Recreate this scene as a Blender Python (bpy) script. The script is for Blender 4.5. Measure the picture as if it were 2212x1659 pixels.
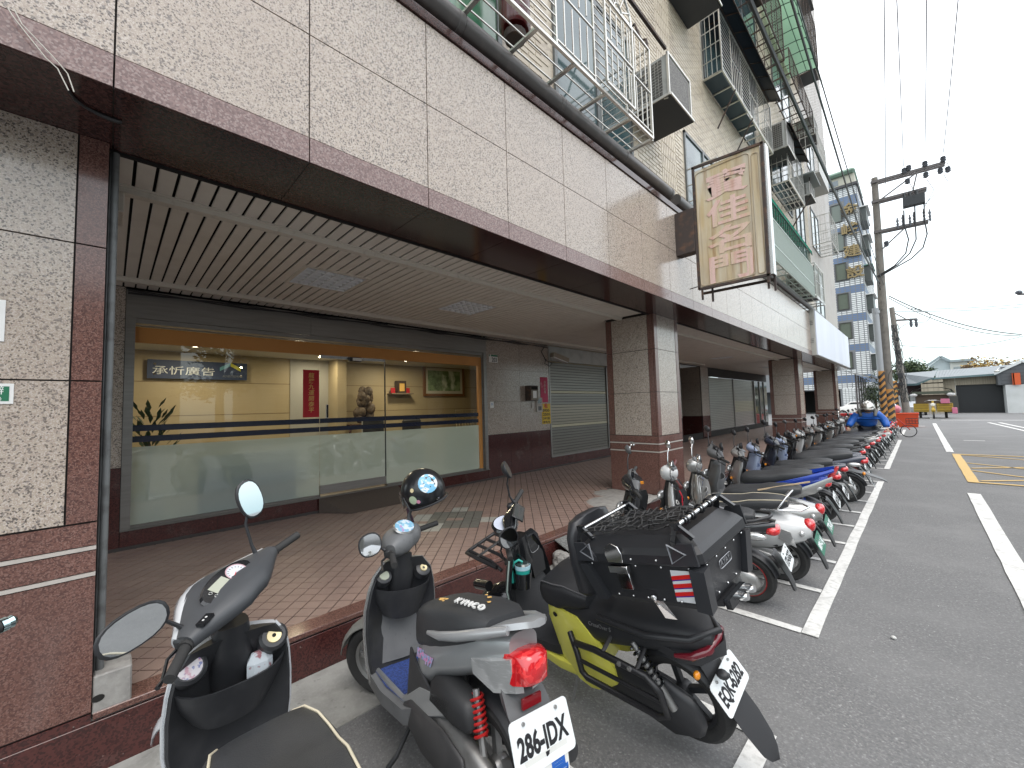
import bpy, bmesh, math, random
import numpy as np
from math import sin, cos, pi, radians, sqrt
from mathutils import Vector, Matrix, Euler
for _o in list(bpy.data.objects): bpy.data.objects.remove(_o)
SC = bpy.context.scene
COL = SC.collection
random.seed(7)
# ------------------------------------------------------------ camera
_f, _cx, _cy = 873.0, 1106.0, 829.5
_v1 = np.array([1987 - _cx, 857 - _cy, _f]); _v2 = np.array([237.6 - _cx, 905 - _cy, _f])
_Y = _v1 / np.linalg.norm(_v1); _X = -_v2; _X = _X - _Y * (_X @ _Y); _X /= np.linalg.norm(_X); _Z = np.cross(_X, _Y)
_R = np.stack([_X, _Y, _Z], 1); CAMZ = 1.6
cam = bpy.data.cameras.new('camera'); cam_o = bpy.data.objects.new('camera', cam); COL.objects.link(cam_o)
_m = Matrix.Identity(4)
for i in range(3):
    _m[i][0] = _R[0][i]; _m[i][1] = -_R[1][i]; _m[i][2] = -_R[2][i]
_m[2][3] = CAMZ
cam_o.matrix_world = _m
cam.sensor_width = 36; cam.lens = _f / 2212 * 36; cam.clip_start = 0.02; cam.clip_end = 2000
SC.camera = cam_o
SC.render.resolution_x = 1024; SC.render.resolution_y = 768
# ------------------------------------------------------------ sky and sun (overcast)
W = bpy.data.worlds.new("World"); SC.world = W; W.use_nodes = True
nt = W.node_tree; nt.nodes.clear()
SUN_EL, SUN_ROT = radians(64), radians(115)
sky = nt.nodes.new('ShaderNodeTexSky'); sky.sky_type = 'NISHITA'; sky.sun_disc = False
sky.sun_elevation = SUN_EL; sky.sun_rotation = SUN_ROT; sky.air_density = 1.5; sky.dust_density = 3.0
bg1 = nt.nodes.new('ShaderNodeBackground'); bg1.inputs[1].default_value = 0.05
nt.links.new(sky.outputs[0], bg1.inputs[0])
tc = nt.nodes.new('ShaderNodeTexCoord'); sep = nt.nodes.new('ShaderNodeSeparateXYZ'); nt.links.new(tc.outputs['Generated'], sep.inputs[0])
ramp = nt.nodes.new('ShaderNodeValToRGB'); nt.links.new(sep.outputs[2], ramp.inputs[0])
ramp.color_ramp.elements[0].position = 0.0; ramp.color_ramp.elements[0].color = (0.40, 0.53, 0.57, 1)
ramp.color_ramp.elements[1].position = 0.5; ramp.color_ramp.elements[1].color = (1.0, 1.0, 1.0, 1)
e = ramp.color_ramp.elements.new(0.14); e.color = (0.70, 0.78, 0.80, 1)
cl = nt.nodes.new('ShaderNodeTexNoise'); cl.inputs['Scale'].default_value = 1.6; cl.inputs['Detail'].default_value = 5
nt.links.new(tc.outputs['Generated'], cl.inputs[0])
clr = nt.nodes.new('ShaderNodeMapRange'); clr.inputs[1].default_value = .3; clr.inputs[2].default_value = .7; clr.inputs[3].default_value = 1.08; clr.inputs[4].default_value = 1.16
nt.links.new(cl.outputs[0], clr.inputs[0])
bg2 = nt.nodes.new('ShaderNodeBackground'); nt.links.new(ramp.outputs[0], bg2.inputs[0]); nt.links.new(clr.outputs[0], bg2.inputs[1])
add = nt.nodes.new('ShaderNodeAddShader'); nt.links.new(bg1.outputs[0], add.inputs[0]); nt.links.new(bg2.outputs[0], add.inputs[1])
wo = nt.nodes.new('ShaderNodeOutputWorld'); nt.links.new(add.outputs[0], wo.inputs[0])
sl = bpy.data.lights.new('sun', 'SUN'); sl.energy = 0.55; sl.angle = radians(35); sl.color = (1, .97, .93)
so = bpy.data.objects.new('sun', sl); COL.objects.link(so)
# direction to the sun: from the road side, high
_d = Vector((cos(SUN_EL) * sin(SUN_ROT), cos(SUN_EL) * cos(SUN_ROT), sin(SUN_EL)))
so.rotation_euler = _d.to_track_quat('Z', 'Y').to_euler(); so.location = (6, 4, 20)
SC.view_settings.view_transform = 'Standard'; SC.view_settings.look = 'None'; SC.view_settings.gamma = 1.0
SC.view_settings.exposure = 0.70; SC.view_settings.use_curve_mapping = False
SC.render.engine = 'CYCLES'
SC.cycles.max_bounces = 8; SC.cycles.transparent_max_bounces = 16; SC.cycles.diffuse_bounces = 4; SC.cycles.glossy_bounces = 4
SC.cycles.use_denoising = True; SC.cycles.caustics_reflective = False; SC.cycles.caustics_refractive = False

# ------------------------------------------------------------ measuring helper: a photo pixel (4032 wide) to a point on a plane
def ray(sx, sy):
    d = np.array([sx * .54861 - _cx, sy * .54861 - _cy, _f]); return _R.T @ d
def on(axis, val, sx, sy):
    d = ray(sx, sy); o = np.array([0, 0, CAMZ]); t = (val - o[axis]) / d[axis]; return Vector(o + d * t)

# ------------------------------------------------------------ materials
def srgb(r, g, b):
    f = lambda c: (c / 255 / 12.92) if c / 255 <= .04045 else ((c / 255 + .055) / 1.055) ** 2.4
    return (f(r), f(g), f(b))
_mats = {}
def mat(name, col, rough=.5, metal=0., var=None, bump=None, coat=0., coord='obj', spec=.5, emit=None, alpha=None, trans=0., sheen=0.):
    """var: list of (scale, (r,g,b), lo, hi, kind, amount); bump: (scale, strength, kind)"""
    if name in _mats: return _mats[name]
    m = bpy.data.materials.new(name); m.use_nodes = True; n = m.node_tree.nodes; L = m.node_tree.links
    b = n['Principled BSDF']; m.diffuse_color = (*col, 1)
    b.inputs['Base Color'].default_value = (*col, 1); b.inputs['Roughness'].default_value = rough; b.inputs['Metallic'].default_value = metal
    b.inputs['Specular IOR Level'].default_value = spec
    if coat: b.inputs['Coat Weight'].default_value = coat; b.inputs['Coat Roughness'].default_value = .05
    if trans: b.inputs['Transmission Weight'].default_value = trans
    if emit: b.inputs['Emission Color'].default_value = (*emit[0], 1); b.inputs['Emission Strength'].default_value = emit[1]
    if alpha is not None: b.inputs['Alpha'].default_value = alpha
    def vec():
        if coord == 'world':
            g = n.new('ShaderNodeNewGeometry'); return g.outputs['Position']
        g = n.new('ShaderNodeTexCoord'); return g.outputs['Object']
    v = vec() if (var or bump) else None
    def tex(kind, scale, detail=4.):
        sv = v
        if isinstance(scale, tuple):
            mp = n.new('ShaderNodeMapping'); L.new(v, mp.inputs[0]); mp.inputs['Scale'].default_value = scale; sv = mp.outputs[0]; sc_ = 1.
        else: sc_ = scale
        if kind == 'vor':
            t = n.new('ShaderNodeTexVoronoi'); t.inputs['Scale'].default_value = sc_; L.new(sv, t.inputs['Vector'])
            s = n.new('ShaderNodeSeparateColor'); L.new(t.outputs['Color'], s.inputs[0]); return s.outputs[0]
        if kind == 'vord':
            t = n.new('ShaderNodeTexVoronoi'); t.inputs['Scale'].default_value = sc_; L.new(sv, t.inputs['Vector']); return t.outputs['Distance']
        t = n.new('ShaderNodeTexNoise'); t.inputs['Scale'].default_value = sc_; t.inputs['Detail'].default_value = detail; L.new(sv, t.inputs['Vector']); return t.outputs[0]
    cur = None
    for it in (var or []):
        scale, c2, lo, hi, kind, amt = (list(it) + ['noise', 1.])[:6] if len(it) < 6 else it
        f = tex(kind, scale)
        mr = n.new('ShaderNodeMapRange'); mr.inputs[1].default_value = lo; mr.inputs[2].default_value = hi; mr.inputs[4].default_value = amt; L.new(f, mr.inputs[0])
        mx = n.new('ShaderNodeMix'); mx.data_type = 'RGBA'; L.new(mr.outputs[0], mx.inputs[0])
        if cur: L.new(cur, mx.inputs[6])
        else: mx.inputs[6].default_value = (*col, 1)
        mx.inputs[7].default_value = (*c2, 1); cur = mx.outputs[2]
    if cur: L.new(cur, b.inputs['Base Color'])
    if bump:
        f = tex(bump[2] if len(bump) > 2 else 'noise', bump[0]); bp = n.new('ShaderNodeBump'); bp.inputs['Strength'].default_value = bump[1]; bp.inputs['Distance'].default_value = .004
        L.new(f, bp.inputs['Height']); L.new(bp.outputs[0], b.inputs['Normal'])
    _mats[name] = m; return m
def emat(name, col, s):
    m = bpy.data.materials.new(name); m.use_nodes = True; n = m.node_tree.nodes; n.clear()
    e = n.new('ShaderNodeEmission'); e.inputs[0].default_value = (*col, 1); e.inputs[1].default_value = s
    o = n.new('ShaderNodeOutputMaterial'); m.node_tree.links.new(e.outputs[0], o.inputs[0]); return m
def glassmat(name, tint=(.93, .97, .95), refl=1., rough=.0, base=.0):
    m = bpy.data.materials.new(name); m.use_nodes = True; n = m.node_tree.nodes; L = m.node_tree.links; n.clear()
    t = n.new('ShaderNodeBsdfTransparent'); t.inputs[0].default_value = (*tint, 1)
    g = n.new('ShaderNodeBsdfGlossy'); g.inputs['Roughness'].default_value = rough
    fr = n.new('ShaderNodeFresnel'); fr.inputs[0].default_value = 1.5
    mr = n.new('ShaderNodeMath'); mr.operation = 'MULTIPLY_ADD'; mr.inputs[1].default_value = refl; mr.inputs[2].default_value = base; mr.use_clamp = True
    L.new(fr.outputs[0], mr.inputs[0])
    mx = n.new('ShaderNodeMixShader'); L.new(mr.outputs[0], mx.inputs[0]); L.new(t.outputs[0], mx.inputs[1]); L.new(g.outputs[0], mx.inputs[2])
    o = n.new('ShaderNodeOutputMaterial'); L.new(mx.outputs[0], o.inputs[0]); return m
def frostmat(name, col):
    m = bpy.data.materials.new(name); m.use_nodes = True; n = m.node_tree.nodes; L = m.node_tree.links; n.clear()
    d = n.new('ShaderNodeBsdfDiffuse'); d.inputs[0].default_value = (*col, 1)
    tl = n.new('ShaderNodeBsdfTranslucent'); tl.inputs[0].default_value = (*col, 1)
    tp = n.new('ShaderNodeBsdfTransparent'); tp.inputs[0].default_value = (.75, .85, .8, 1)
    g = n.new('ShaderNodeBsdfGlossy'); g.inputs['Roughness'].default_value = .02
    fr = n.new('ShaderNodeFresnel'); fr.inputs[0].default_value = 1.55
    a = n.new('ShaderNodeMixShader'); a.inputs[0].default_value = .4; L.new(d.outputs[0], a.inputs[1]); L.new(tl.outputs[0], a.inputs[2])
    b2 = n.new('ShaderNodeMixShader'); b2.inputs[0].default_value = .18; L.new(a.outputs[0], b2.inputs[1]); L.new(tp.outputs[0], b2.inputs[2])
    mm = n.new('ShaderNodeMath'); mm.operation = 'MULTIPLY'; mm.inputs[1].default_value = 2.4; mm.use_clamp = True; L.new(fr.outputs[0], mm.inputs[0])
    c = n.new('ShaderNodeMixShader'); L.new(mm.outputs[0], c.inputs[0]); L.new(b2.outputs[0], c.inputs[1]); L.new(g.outputs[0], c.inputs[2])
    o = n.new('ShaderNodeOutputMaterial'); L.new(c.outputs[0], o.inputs[0]); return m

# ------------------------------------------------------------ mesh builder
def frame(d):
    d = Vector(d).normalized(); a = Vector((0, 0, 1)) if abs(d.z) < .95 else Vector((1, 0, 0))
    u = a.cross(d).normalized(); return u, d.cross(u)
class MB:
    def __init__(s): s.v = []; s.f = []; s.mi = []; s.ms = []; s.cur = 0
    def use(s, m):
        if m not in s.ms: s.ms.append(m)
        s.cur = s.ms.index(m); return s
    def add(s, vs, fs):
        o = len(s.v); s.v += [tuple(x) for x in vs]; s.f += [tuple(i + o for i in f) for f in fs]; s.mi += [s.cur] * len(fs); return s
    def box(s, lo, hi, M=None):
        x0, y0, z0 = lo; x1, y1, z1 = hi
        v = [(x0, y0, z0), (x1, y0, z0), (x1, y1, z0), (x0, y1, z0), (x0, y0, z1), (x1, y0, z1), (x1, y1, z1), (x0, y1, z1)]
        if M is not None: v = [M @ Vector(p) for p in v]
        return s.add(v, [(3, 2, 1, 0), (4, 5, 6, 7), (0, 1, 5, 4), (1, 2, 6, 5), (2, 3, 7, 6), (3, 0, 4, 7)])
    def cbox(s, c, d, M=None):
        return s.box([c[i] - d[i] / 2 for i in range(3)], [c[i] + d[i] / 2 for i in range(3)], M)
    def bar(s, a, b, w, h=None, up=None):
        a = Vector(a); b = Vector(b); h = h or w; u, v = frame(b - a)
        if up is not None:
            v = (Vector(up) - (b - a).normalized() * Vector(up).dot((b - a).normalized())).normalized(); u = v.cross((b - a).normalized())
        vs = []
        for p in (a, b):
            for su, sv in ((-1, -1), (1, -1), (1, 1), (-1, 1)): vs.append(p + u * su * w / 2 + v * sv * h / 2)
        return s.add(vs, [(3, 2, 1, 0), (4, 5, 6, 7), (0, 1, 5, 4), (1, 2, 6, 5), (2, 3, 7, 6), (3, 0, 4, 7)])
    def tube(s, pts, r, n=8, closed=False, caps=True):
        pts = [Vector(p) for p in pts]; N = len(pts); rs = r if isinstance(r, (list, tuple)) else [r] * N
        vs = []; pu = None
        for i, p in enumerate(pts):
            if closed: d = pts[(i + 1) % N] - pts[i - 1]
            else: d = pts[min(i + 1, N - 1)] - pts[max(i - 1, 0)]
            d.normalize()
            if pu is None: u, v = frame(d)
            else:
                u = (pu - d * pu.dot(d)); u = u.normalized() if u.length > 1e-5 else frame(d)[0]; v = d.cross(u)
            pu = u
            for k in range(n):
                a = 2 * pi * k / n; vs.append(p + (u * cos(a) + v * sin(a)) * rs[i])
        fs = []
        for i in range(N if closed else N - 1):
            j = (i + 1) % N
            for k in range(n): fs.append((i * n + k, i * n + (k + 1) % n, j * n + (k + 1) % n, j * n + k))
        if caps and not closed: fs += [tuple(reversed(range(n))), tuple(range((N - 1) * n, N * n))]
        return s.add(vs, fs)
    def lathe(s, prof, o, ax, n=20, arc=None, caps=False):
        """prof: list of (radius, along); around axis ax through o"""
        o = Vector(o); ax = Vector(ax).normalized(); u, v = frame(ax); vs = []; closed = arc is None
        a0, a1 = arc or (0, 2 * pi); m = n if closed else n + 1
        for k in range(m):
            a = a0 + (a1 - a0) * k / n; d = u * cos(a) + v * sin(a)
            for r, t in prof: vs.append(o + d * r + ax * t)
        P = len(prof); fs = []
        for k in range(n):
            k2 = (k + 1) % m
            for i in range(P - 1): fs.append((k * P + i, k2 * P + i, k2 * P + i + 1, k * P + i + 1))
        return s.add(vs, fs)
    def disc(s, o, ax, r, n=20, ry=None, ang=0):
        o = Vector(o); u, v = frame(ax); ry = ry or r; vs = []
        for k in range(n):
            a = 2 * pi * k / n; x, y = r * cos(a), ry * sin(a); x, y = x * cos(ang) - y * sin(ang), x * sin(ang) + y * cos(ang); vs.append(o + u * x + v * y)
        return s.add(vs, [tuple(range(n))])
    def prism(s, poly, o, U, V, d):
        """polygon in plane U,V through o extruded along d (vector)"""
        o = Vector(o); U = Vector(U); V = Vector(V); d = Vector(d); n = len(poly)
        a = [o + U * p[0] + V * p[1] for p in poly]; vs = a + [p + d for p in a]
        fs = [tuple(reversed(range(n))), tuple(range(n, 2 * n))] + [(i, (i + 1) % n, n + (i + 1) % n, n + i) for i in range(n)]
        return s.add(vs, fs)
    def loft(s, rings, caps=True, closed=True):
        n = len(rings[0]); vs = [p for r in rings for p in r]; fs = []
        for i in range(len(rings) - 1):
            for k in range(n if closed else n - 1): fs.append((i * n + k, i * n + (k + 1) % n, (i + 1) * n + (k + 1) % n, (i + 1) * n + k))
        if caps and closed: fs += [tuple(reversed(range(n))), tuple(range((len(rings) - 1) * n, len(rings) * n))]
        return s.add(vs, fs)
    def ell(s, c, r, n=14, m=9, M=None, e=1.):
        vs = []; fs = []
        for i in range(m + 1):
            t = -pi / 2 + pi * i / m
            for k in range(n):
                a = 2 * pi * k / n; q = lambda x: math.copysign(abs(x) ** e, x)
                p = Vector((c[0] + r[0] * q(cos(t)) * q(cos(a)), c[1] + r[1] * q(cos(t)) * q(sin(a)), c[2] + r[2] * q(sin(t))))
                vs.append(M @ p if M is not None else p)
        for i in range(m):
            for k in range(n): fs.append((i * n + k, i * n + (k + 1) % n, (i + 1) * n + (k + 1) % n, (i + 1) * n + k))
        return s.add(vs, fs)
    def sheet(s, G):
        """grid of points rows x cols"""
        R = len(G); C = len(G[0]); vs = [p for r in G for p in r]
        return s.add(vs, [(i * C + j, i * C + j + 1, (i + 1) * C + j + 1, (i + 1) * C + j) for i in range(R - 1) for j in range(C - 1)])
    def mesh(s, name, off=(0, 0, 0), fix=True):
        me = bpy.data.meshes.new(name); me.from_pydata([(x - off[0], y - off[1], z - off[2]) for x, y, z in s.v], [], s.f)
        for m in s.ms: me.materials.append(m)
        if len(s.ms) > 1: me.polygons.foreach_set('material_index', s.mi)
        if fix:
            b = bmesh.new(); b.from_mesh(me); bmesh.ops.recalc_face_normals(b, faces=b.faces); b.to_mesh(me); b.free()
        return me
def smooth(me, ang=40):
    me.polygons.foreach_set('use_smooth', [True] * len(me.polygons))
    if ang < 180:
        try: me.set_sharp_from_angle(angle=radians(ang))
        except Exception: pass
def tag(o, label=None, cat=None, group=None, kind=None):
    if label: o['label'] = label
    if cat: o['category'] = cat
    if group: o['group'] = group
    if kind: o['kind'] = kind
    return o
def thing(name, label, cat, loc=(0, 0, 0), group=None, rot=None):
    o = bpy.data.objects.new(name, None); COL.objects.link(o); o.location = loc; o.empty_display_size = .2
    if rot: o.rotation_euler = rot
    return tag(o, label, cat, group)
def root_of(p):
    b = Vector((0, 0, 0))
    while p is not None: b += p.location; p = p.parent
    return b
def put(name, mb, m=None, parent=None, sm=None, local=False, kind=None, bevel=0, subsurf=0, label=None, sharp=None):
    """one mesh object; verts in world coordinates unless local; origin at its own centre"""
    if m is not None and not mb.ms: mb.ms = [m]; mb.mi = [0] * len(mb.f)
    if local: c = Vector((0, 0, 0))
    else:
        a = np.array(mb.v); c = Vector((a.min(0) + a.max(0)) / 2)
    me = mb.mesh(name, c)
    if bevel:
        b = bmesh.new(); b.from_mesh(me); bmesh.ops.bevel(b, geom=list(b.edges), offset=bevel, segments=1, affect='EDGES', clamp_overlap=True); b.to_mesh(me); b.free()
    if sm: smooth(me, sm if sm is not True else 40)
    o = bpy.data.objects.new(name, me); COL.objects.link(o)
    if parent is not None: o.parent = parent; o.location = c - root_of(parent) if not local else (0, 0, 0)
    else: o.location = c
    if kind: o['kind'] = kind
    if label: o['label'] = label
    if subsurf:
        md = o.modifiers.new('s', 'SUBSURF'); md.levels = subsurf; md.render_levels = subsurf
    return o
_pc = {}
def piece(name, size, c, m, parent, bev=0, rot=None):
    """alike block pieces share mesh data"""
    k = (name, tuple(round(x, 4) for x in size), m.name, bev)
    if k not in _pc:
        b = MB().cbox((0, 0, 0), size); b.ms = [m]; b.mi = [0] * 6; me = b.mesh(name)
        if bev:
            q = bmesh.new(); q.from_mesh(me); bmesh.ops.bevel(q, geom=list(q.edges), offset=bev, segments=1, affect='EDGES'); q.to_mesh(me); q.free()
        _pc[k] = me
    o = bpy.data.objects.new(name, _pc[k]); COL.objects.link(o); o.parent = parent
    o.location = Vector(c) - (root_of(parent) if parent else Vector())
    if rot: o.rotation_euler = rot
    return o
def link_copy(o, parent=None):
    c = o.copy(); COL.objects.link(c); c.parent = parent
    for ch in list(o.children): link_copy(ch, c)
    return c
_font = None
def text_mesh(s, size, width=None, depth=.001, spacing=1.0, bold=0., align='CENTER', shear=0):
    cu = bpy.data.curves.new('t', 'FONT'); cu.body = s; cu.size = size; cu.extrude = depth; cu.align_x = align; cu.align_y = 'CENTER'; cu.space_character = spacing; cu.offset = bold; cu.shear = shear
    cu.resolution_u = 3
    o = bpy.data.objects.new('t', cu); COL.objects.link(o)
    dg = bpy.context.evaluated_depsgraph_get(); dg.update()
    me = bpy.data.meshes.new_from_object(o.evaluated_get(dg))
    bpy.data.objects.remove(o); bpy.data.curves.remove(cu)
    if width and len(me.vertices):
        xs = [v.co.x for v in me.vertices]; k = width / max(1e-6, max(xs) - min(xs)); mid = (max(xs) + min(xs)) / 2
        for v in me.vertices: v.co.x = (v.co.x - mid) * k
    return me
def letters(name, s, size, M, m, parent, width=None, height=None, depth=.001, bold=0., spacing=1., shear=0):
    """text laid on the plane of matrix M (x right, y up, z out), M local to parent"""
    me = text_mesh(s, size, width, depth, spacing, bold, shear=shear)
    if height and len(me.vertices):
        ys = [v.co.y for v in me.vertices]; k = height / (max(ys) - min(ys)); mid = (max(ys) + min(ys)) / 2
        for v in me.vertices: v.co.y = (v.co.y - mid) * k
    me.name = name; me.materials.clear(); me.materials.append(m)
    o = bpy.data.objects.new(name, me); COL.objects.link(o); o.parent = parent; o.matrix_local = M
    return o
def basis(o, x, y):
    x = Vector(x).normalized(); y = Vector(y); y = (y - x * y.dot(x)).normalized(); z = x.cross(y); m = Matrix.Identity(4)
    for i in range(3): m[i][0] = x[i]; m[i][1] = y[i]; m[i][2] = z[i]; m[i][3] = o[i]
    return m
# ------------------------------------------------------------ shared materials
GRAN = mat('light_granite', (.455, .385, .315), .17, coord='world', spec=.6, var=[(130, (.36, .29, .245), .35, .75, 'vor', .8), (240, (.62, .56, .51), .62, .70, 'vor', .7), (175, (.07, .06, .055), .84, .88, 'vor', .85), (95, (.14, .125, .12), .90, .94, 'vor', .75), (1.3, (.40, .33, .28), .4, .75, 'noise', .4)])
RED = mat('red_granite', (.175, .085, .068), .14, coord='world', spec=.6, var=[(140, (.08, .04, .035), .3, .8, 'vor', .85), (220, (.29, .17, .14), .72, .78, 'vor', .6), (2.2, (.11, .06, .05), .4, .7, 'noise', .4)])
DRED = mat('dark_red_granite', (.085, .026, .023), .16, coord='world', spec=.6, var=[(5, (.16, .12, .105), .58, .78, 'noise', .6), (55, (.36, .31, .28), .70, .76, 'noise', .6), (120, (.03, .012, .012), .4, .8, 'vor', .8), (1.7, (.12, .05, .045), .55, .8, 'noise', .4)])
SOFF = mat('soffit_granite', (.075, .035, .032), .13, coord='world', spec=.55, var=[(110, (.02, .01, .01), .3, .8, 'vor', .8)])
JOINT = mat('joint_dark', (.02, .017, .015), .8)
DUSTY = mat('band_granite', (.235, .15, .135), .18, coord='world', spec=.6, var=[(120, (.12, .07, .065), .3, .8, 'vor', .8), (140, (.34, .26, .24), .75, .85, 'vor', .7)])
ASPH = mat('asphalt', (.205, .208, .21), .88, coord='world', var=[(85, (.30, .30, .295), .70, .80, 'vor', .5), (150, (.42, .42, .41), .88, .92, 'vor', .6), (110, (.09, .09, .092), .78, .88, 'vor', .5), (60, (.12, .12, .122), .35, .5, 'noise', .6), (1.1, (.225, .226, .225), .45, .7, 'noise', .6), (.4, (.14, .142, .143), .5, .75, 'noise', .5), (9, (.15, .152, .155), .5, .7, 'noise', .4)], bump=(110, 1.0, 'noise'))
CONC = mat('gutter_concrete', (.34, .34, .32), .85, coord='world', var=[(7, (.22, .22, .205), .4, .65, 'noise', .7), (60, (.42, .42, .40), .5, .8, 'noise', .4), (24, (.12, .12, .115), .62, .72, 'noise', .5)], bump=(60, .5))
PAINT = mat('road_paint', (.70, .70, .68), .7, coord='world', var=[(26, (.42, .42, .40), .50, .70, 'noise', .7), (7, (.40, .40, .385), .56, .66, 'noise', .6), (150, (.25, .25, .25), .70, .78, 'noise', .8), (2.5, (.55, .55, .53), .45, .7, 'noise', .4)], bump=(120, .5))
YPAINT = mat('yellow_road_paint', (.60, .41, .15), .7, coord='world', var=[(20, (.42, .30, .13), .55, .72, 'noise', .5), (150, (.25, .22, .18), .72, .8, 'noise', .7)])
TILE = mat('terracotta_tile', (.31, .215, .18), .45, coord='world', var=[(3.3, (.22, .155, .135), .42, .68, 'noise', .6), (90, (.38, .28, .24), .6, .8, 'noise', .5), (.8, (.38, .27, .225), .5, .8, 'noise', .4)], bump=(140, .4))
TILEG = mat('light_grey_tile', (.43, .42, .38), .45, coord='world', var=[(60, (.36, .35, .32), .5, .7, 'noise', .5)])
TILED = mat('dark_grey_tile', (.15, .145, .13), .45, coord='world', var=[(60, (.19, .18, .16), .5, .7, 'noise', .5)])
GROUT = mat('grout', (.04, .03, .027), .9, coord='world', var=[(6, (.13, .10, .09), .45, .65, 'noise', .7)])
CEMENT = mat('stained_cement', (.34, .33, .31), .85, coord='world', var=[(14, (.22, .21, .2), .4, .65, 'noise', .7), (50, (.4, .39, .37), .55, .75, 'noise', .5)], bump=(50, .5))
SLAT = mat('ceiling_slat_paint', (.76, .72, .65), .4, coord='world', var=[(5, (.56, .51, .45), .45, .75, 'noise', .4)])
TRIM = mat('beige_trim', (.66, .62, .55), .45, coord='world', var=[(25, (.28, .24, .19), .6, .8, 'noise', .5)])
DARK = mat('dark_void', (.012, .011, .01), .9)
STEEL = mat('brushed_steel', (.30, .29, .275), .38, .75, coord='world', var=[((3, 3, 40), (.22, .21, .2), .4, .7, 'noise', .5), (1.2, (.40, .39, .37), .5, .8, 'noise', .3)])
CHROME = mat('chrome', (.82, .83, .84), .10, 1.)
STAIN = mat('stainless_bar', (.62, .61, .57), .3, .85, coord='world', var=[(18, (.30, .24, .18), .55, .8, 'noise', .45)])
RUSTY = mat('rusty_frame', (.06, .045, .04), .75, coord='world', var=[(12, (.16, .085, .05), .5, .72, 'noise', .7)])
PIPE = mat('dark_pipe', (.085, .078, .075), .36, coord='world', var=[(9, (.15, .13, .12), .5, .75, 'noise', .5)])
BLK = mat('black_plastic', (.026, .027, .03), .40, var=[(9, (.06, .061, .064), .5, .78, 'noise', .5)], bump=(350, .12))
BLKG = mat('gloss_black', (.012, .013, .015), .16, coat=.5)
RUB = mat('tyre_rubber', (.028, .028, .028), .75, var=[(12, (.07, .068, .064), .55, .8, 'noise', .5)], bump=(90, .4))
SEATM = mat('seat_vinyl', (.034, .036, .039), .45, var=[(4, (.065, .067, .072), .45, .75, 'noise', .4)], bump=(260, .35))
GRPL = mat('grey_plastic', (.10, .104, .108), .45, var=[(7, (.14, .14, .14), .5, .78, 'noise', .5)])
ALU = mat('cast_aluminium', (.36, .36, .355), .4, .7, var=[(12, (.16, .155, .15), .5, .75, 'noise', .5)])
MIR = mat('mirror_glass', (.78, .82, .84), .03, 1.)
REDL = mat('red_lens', (.55, .012, .018), .12, spec=.7, coat=.8, var=[(60, (.9, .06, .06), .6, .75, 'vor', .7)])
CLRL = mat('clear_lens', (.60, .61, .61), .08, .55, coat=1., var=[((30, 30, 160), (.85, .86, .86), .55, .7, 'noise', .6)])
ORL = mat('amber_lens', (.85, .30, .02), .2, coat=.5)
WPL = mat('white_plate', (.74, .78, .79), .35, var=[(30, (.6, .63, .64), .6, .8, 'noise', .4)])
GPL = mat('green_plate', (.02, .16, .10), .4)
PLK = mat('plate_ink_black', (.012, .012, .015), .5)
WHITE = mat('white_enamel', (.78, .78, .76), .35, var=[(9, (.65, .64, .61), .55, .8, 'noise', .4)])
WALLW = mat('cream_brick_tile', (.60, .53, .42), .42, coord='world', var=[((1, 4.6, 15.4), (.36, .30, .235), .55, .95, 'vor', .8), (3.1, (.45, .375, .28), .4, .7, 'noise', .6), (38, (.62, .55, .44), .5, .8, 'vor', .5), (.5, (.48, .42, .35), .45, .7, 'noise', .4)])
BJOINT = mat('wall_joint', (.045, .035, .03), .9)
def cloth(name, c, tl=.6):
    m = bpy.data.materials.new(name); m.use_nodes = True; n = m.node_tree.nodes; L = m.node_tree.links; n.clear()
    d = n.new('ShaderNodeBsdfDiffuse'); d.inputs[0].default_value = (*c, 1); t = n.new('ShaderNodeBsdfTranslucent'); t.inputs[0].default_value = (*c, 1)
    x = n.new('ShaderNodeMixShader'); x.inputs[0].default_value = tl; L.new(d.outputs[0], x.inputs[1]); L.new(t.outputs[0], x.inputs[2]); o = n.new('ShaderNodeOutputMaterial'); L.new(x.outputs[0], o.inputs[0]); return m
def paint(name, c, rough=.22, metal=.0, coat=.8): return mat(name, c, rough, metal, var=[(6, tuple(x * .78 for x in c), .5, .8, 'noise', .35)], coat=coat)

# ------------------------------------------------------------ ground
g = MB().use(ASPH); g.sheet([[(x, y, 0) for y in (-60, -2, 8, 60, 260)] for x in (-200, -2.6, 12, 200)])
tag(put('asphalt_road', g), kind='structure')
g = MB().use(CONC); g.box((-2.72, -4, .0), (-2.18, 5.66, .006)); tag(put('concrete_gutter', g), kind='structure')
def mark(name, pts, m=PAINT, z=.010):
    b = MB().use(m); n = len(pts); vs = []
    b.prism([(p[0], p[1]) for p in pts], (0, 0, z - .003), (1, 0, 0), (0, 1, 0), (0, 0, .003)); return tag(put(name, b), kind='structure')
def line(name, a, b_, w, m=PAINT, z=.010):
    a = Vector(a); b_ = Vector(b_); d = (b_ - a).normalized(); nrm = Vector((-d.y, d.x)) * w / 2; N = max(2, int((b_ - a).length / .35)); pts = []
    rr = random.Random(len(name) * 7 + int(a.y * 10) + 500); j = lambda: nrm.normalized() * rr.uniform(-.004, .004)
    for i in range(N + 1): pts.append(a + d * (b_ - a).length * i / N + nrm + j())
    for i in range(N, -1, -1): pts.append(a + d * (b_ - a).length * i / N - nrm + j())
    return mark(name, pts, m, z)
line('parking_line', (-.625, 3.40), (-.622, 10.47), .092)
line('parking_line', (-.625, -3.0), (-.625, 2.28), .092)
line('parking_line', (-.62, 12.35), (-.62, 21.0), .095)
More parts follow.
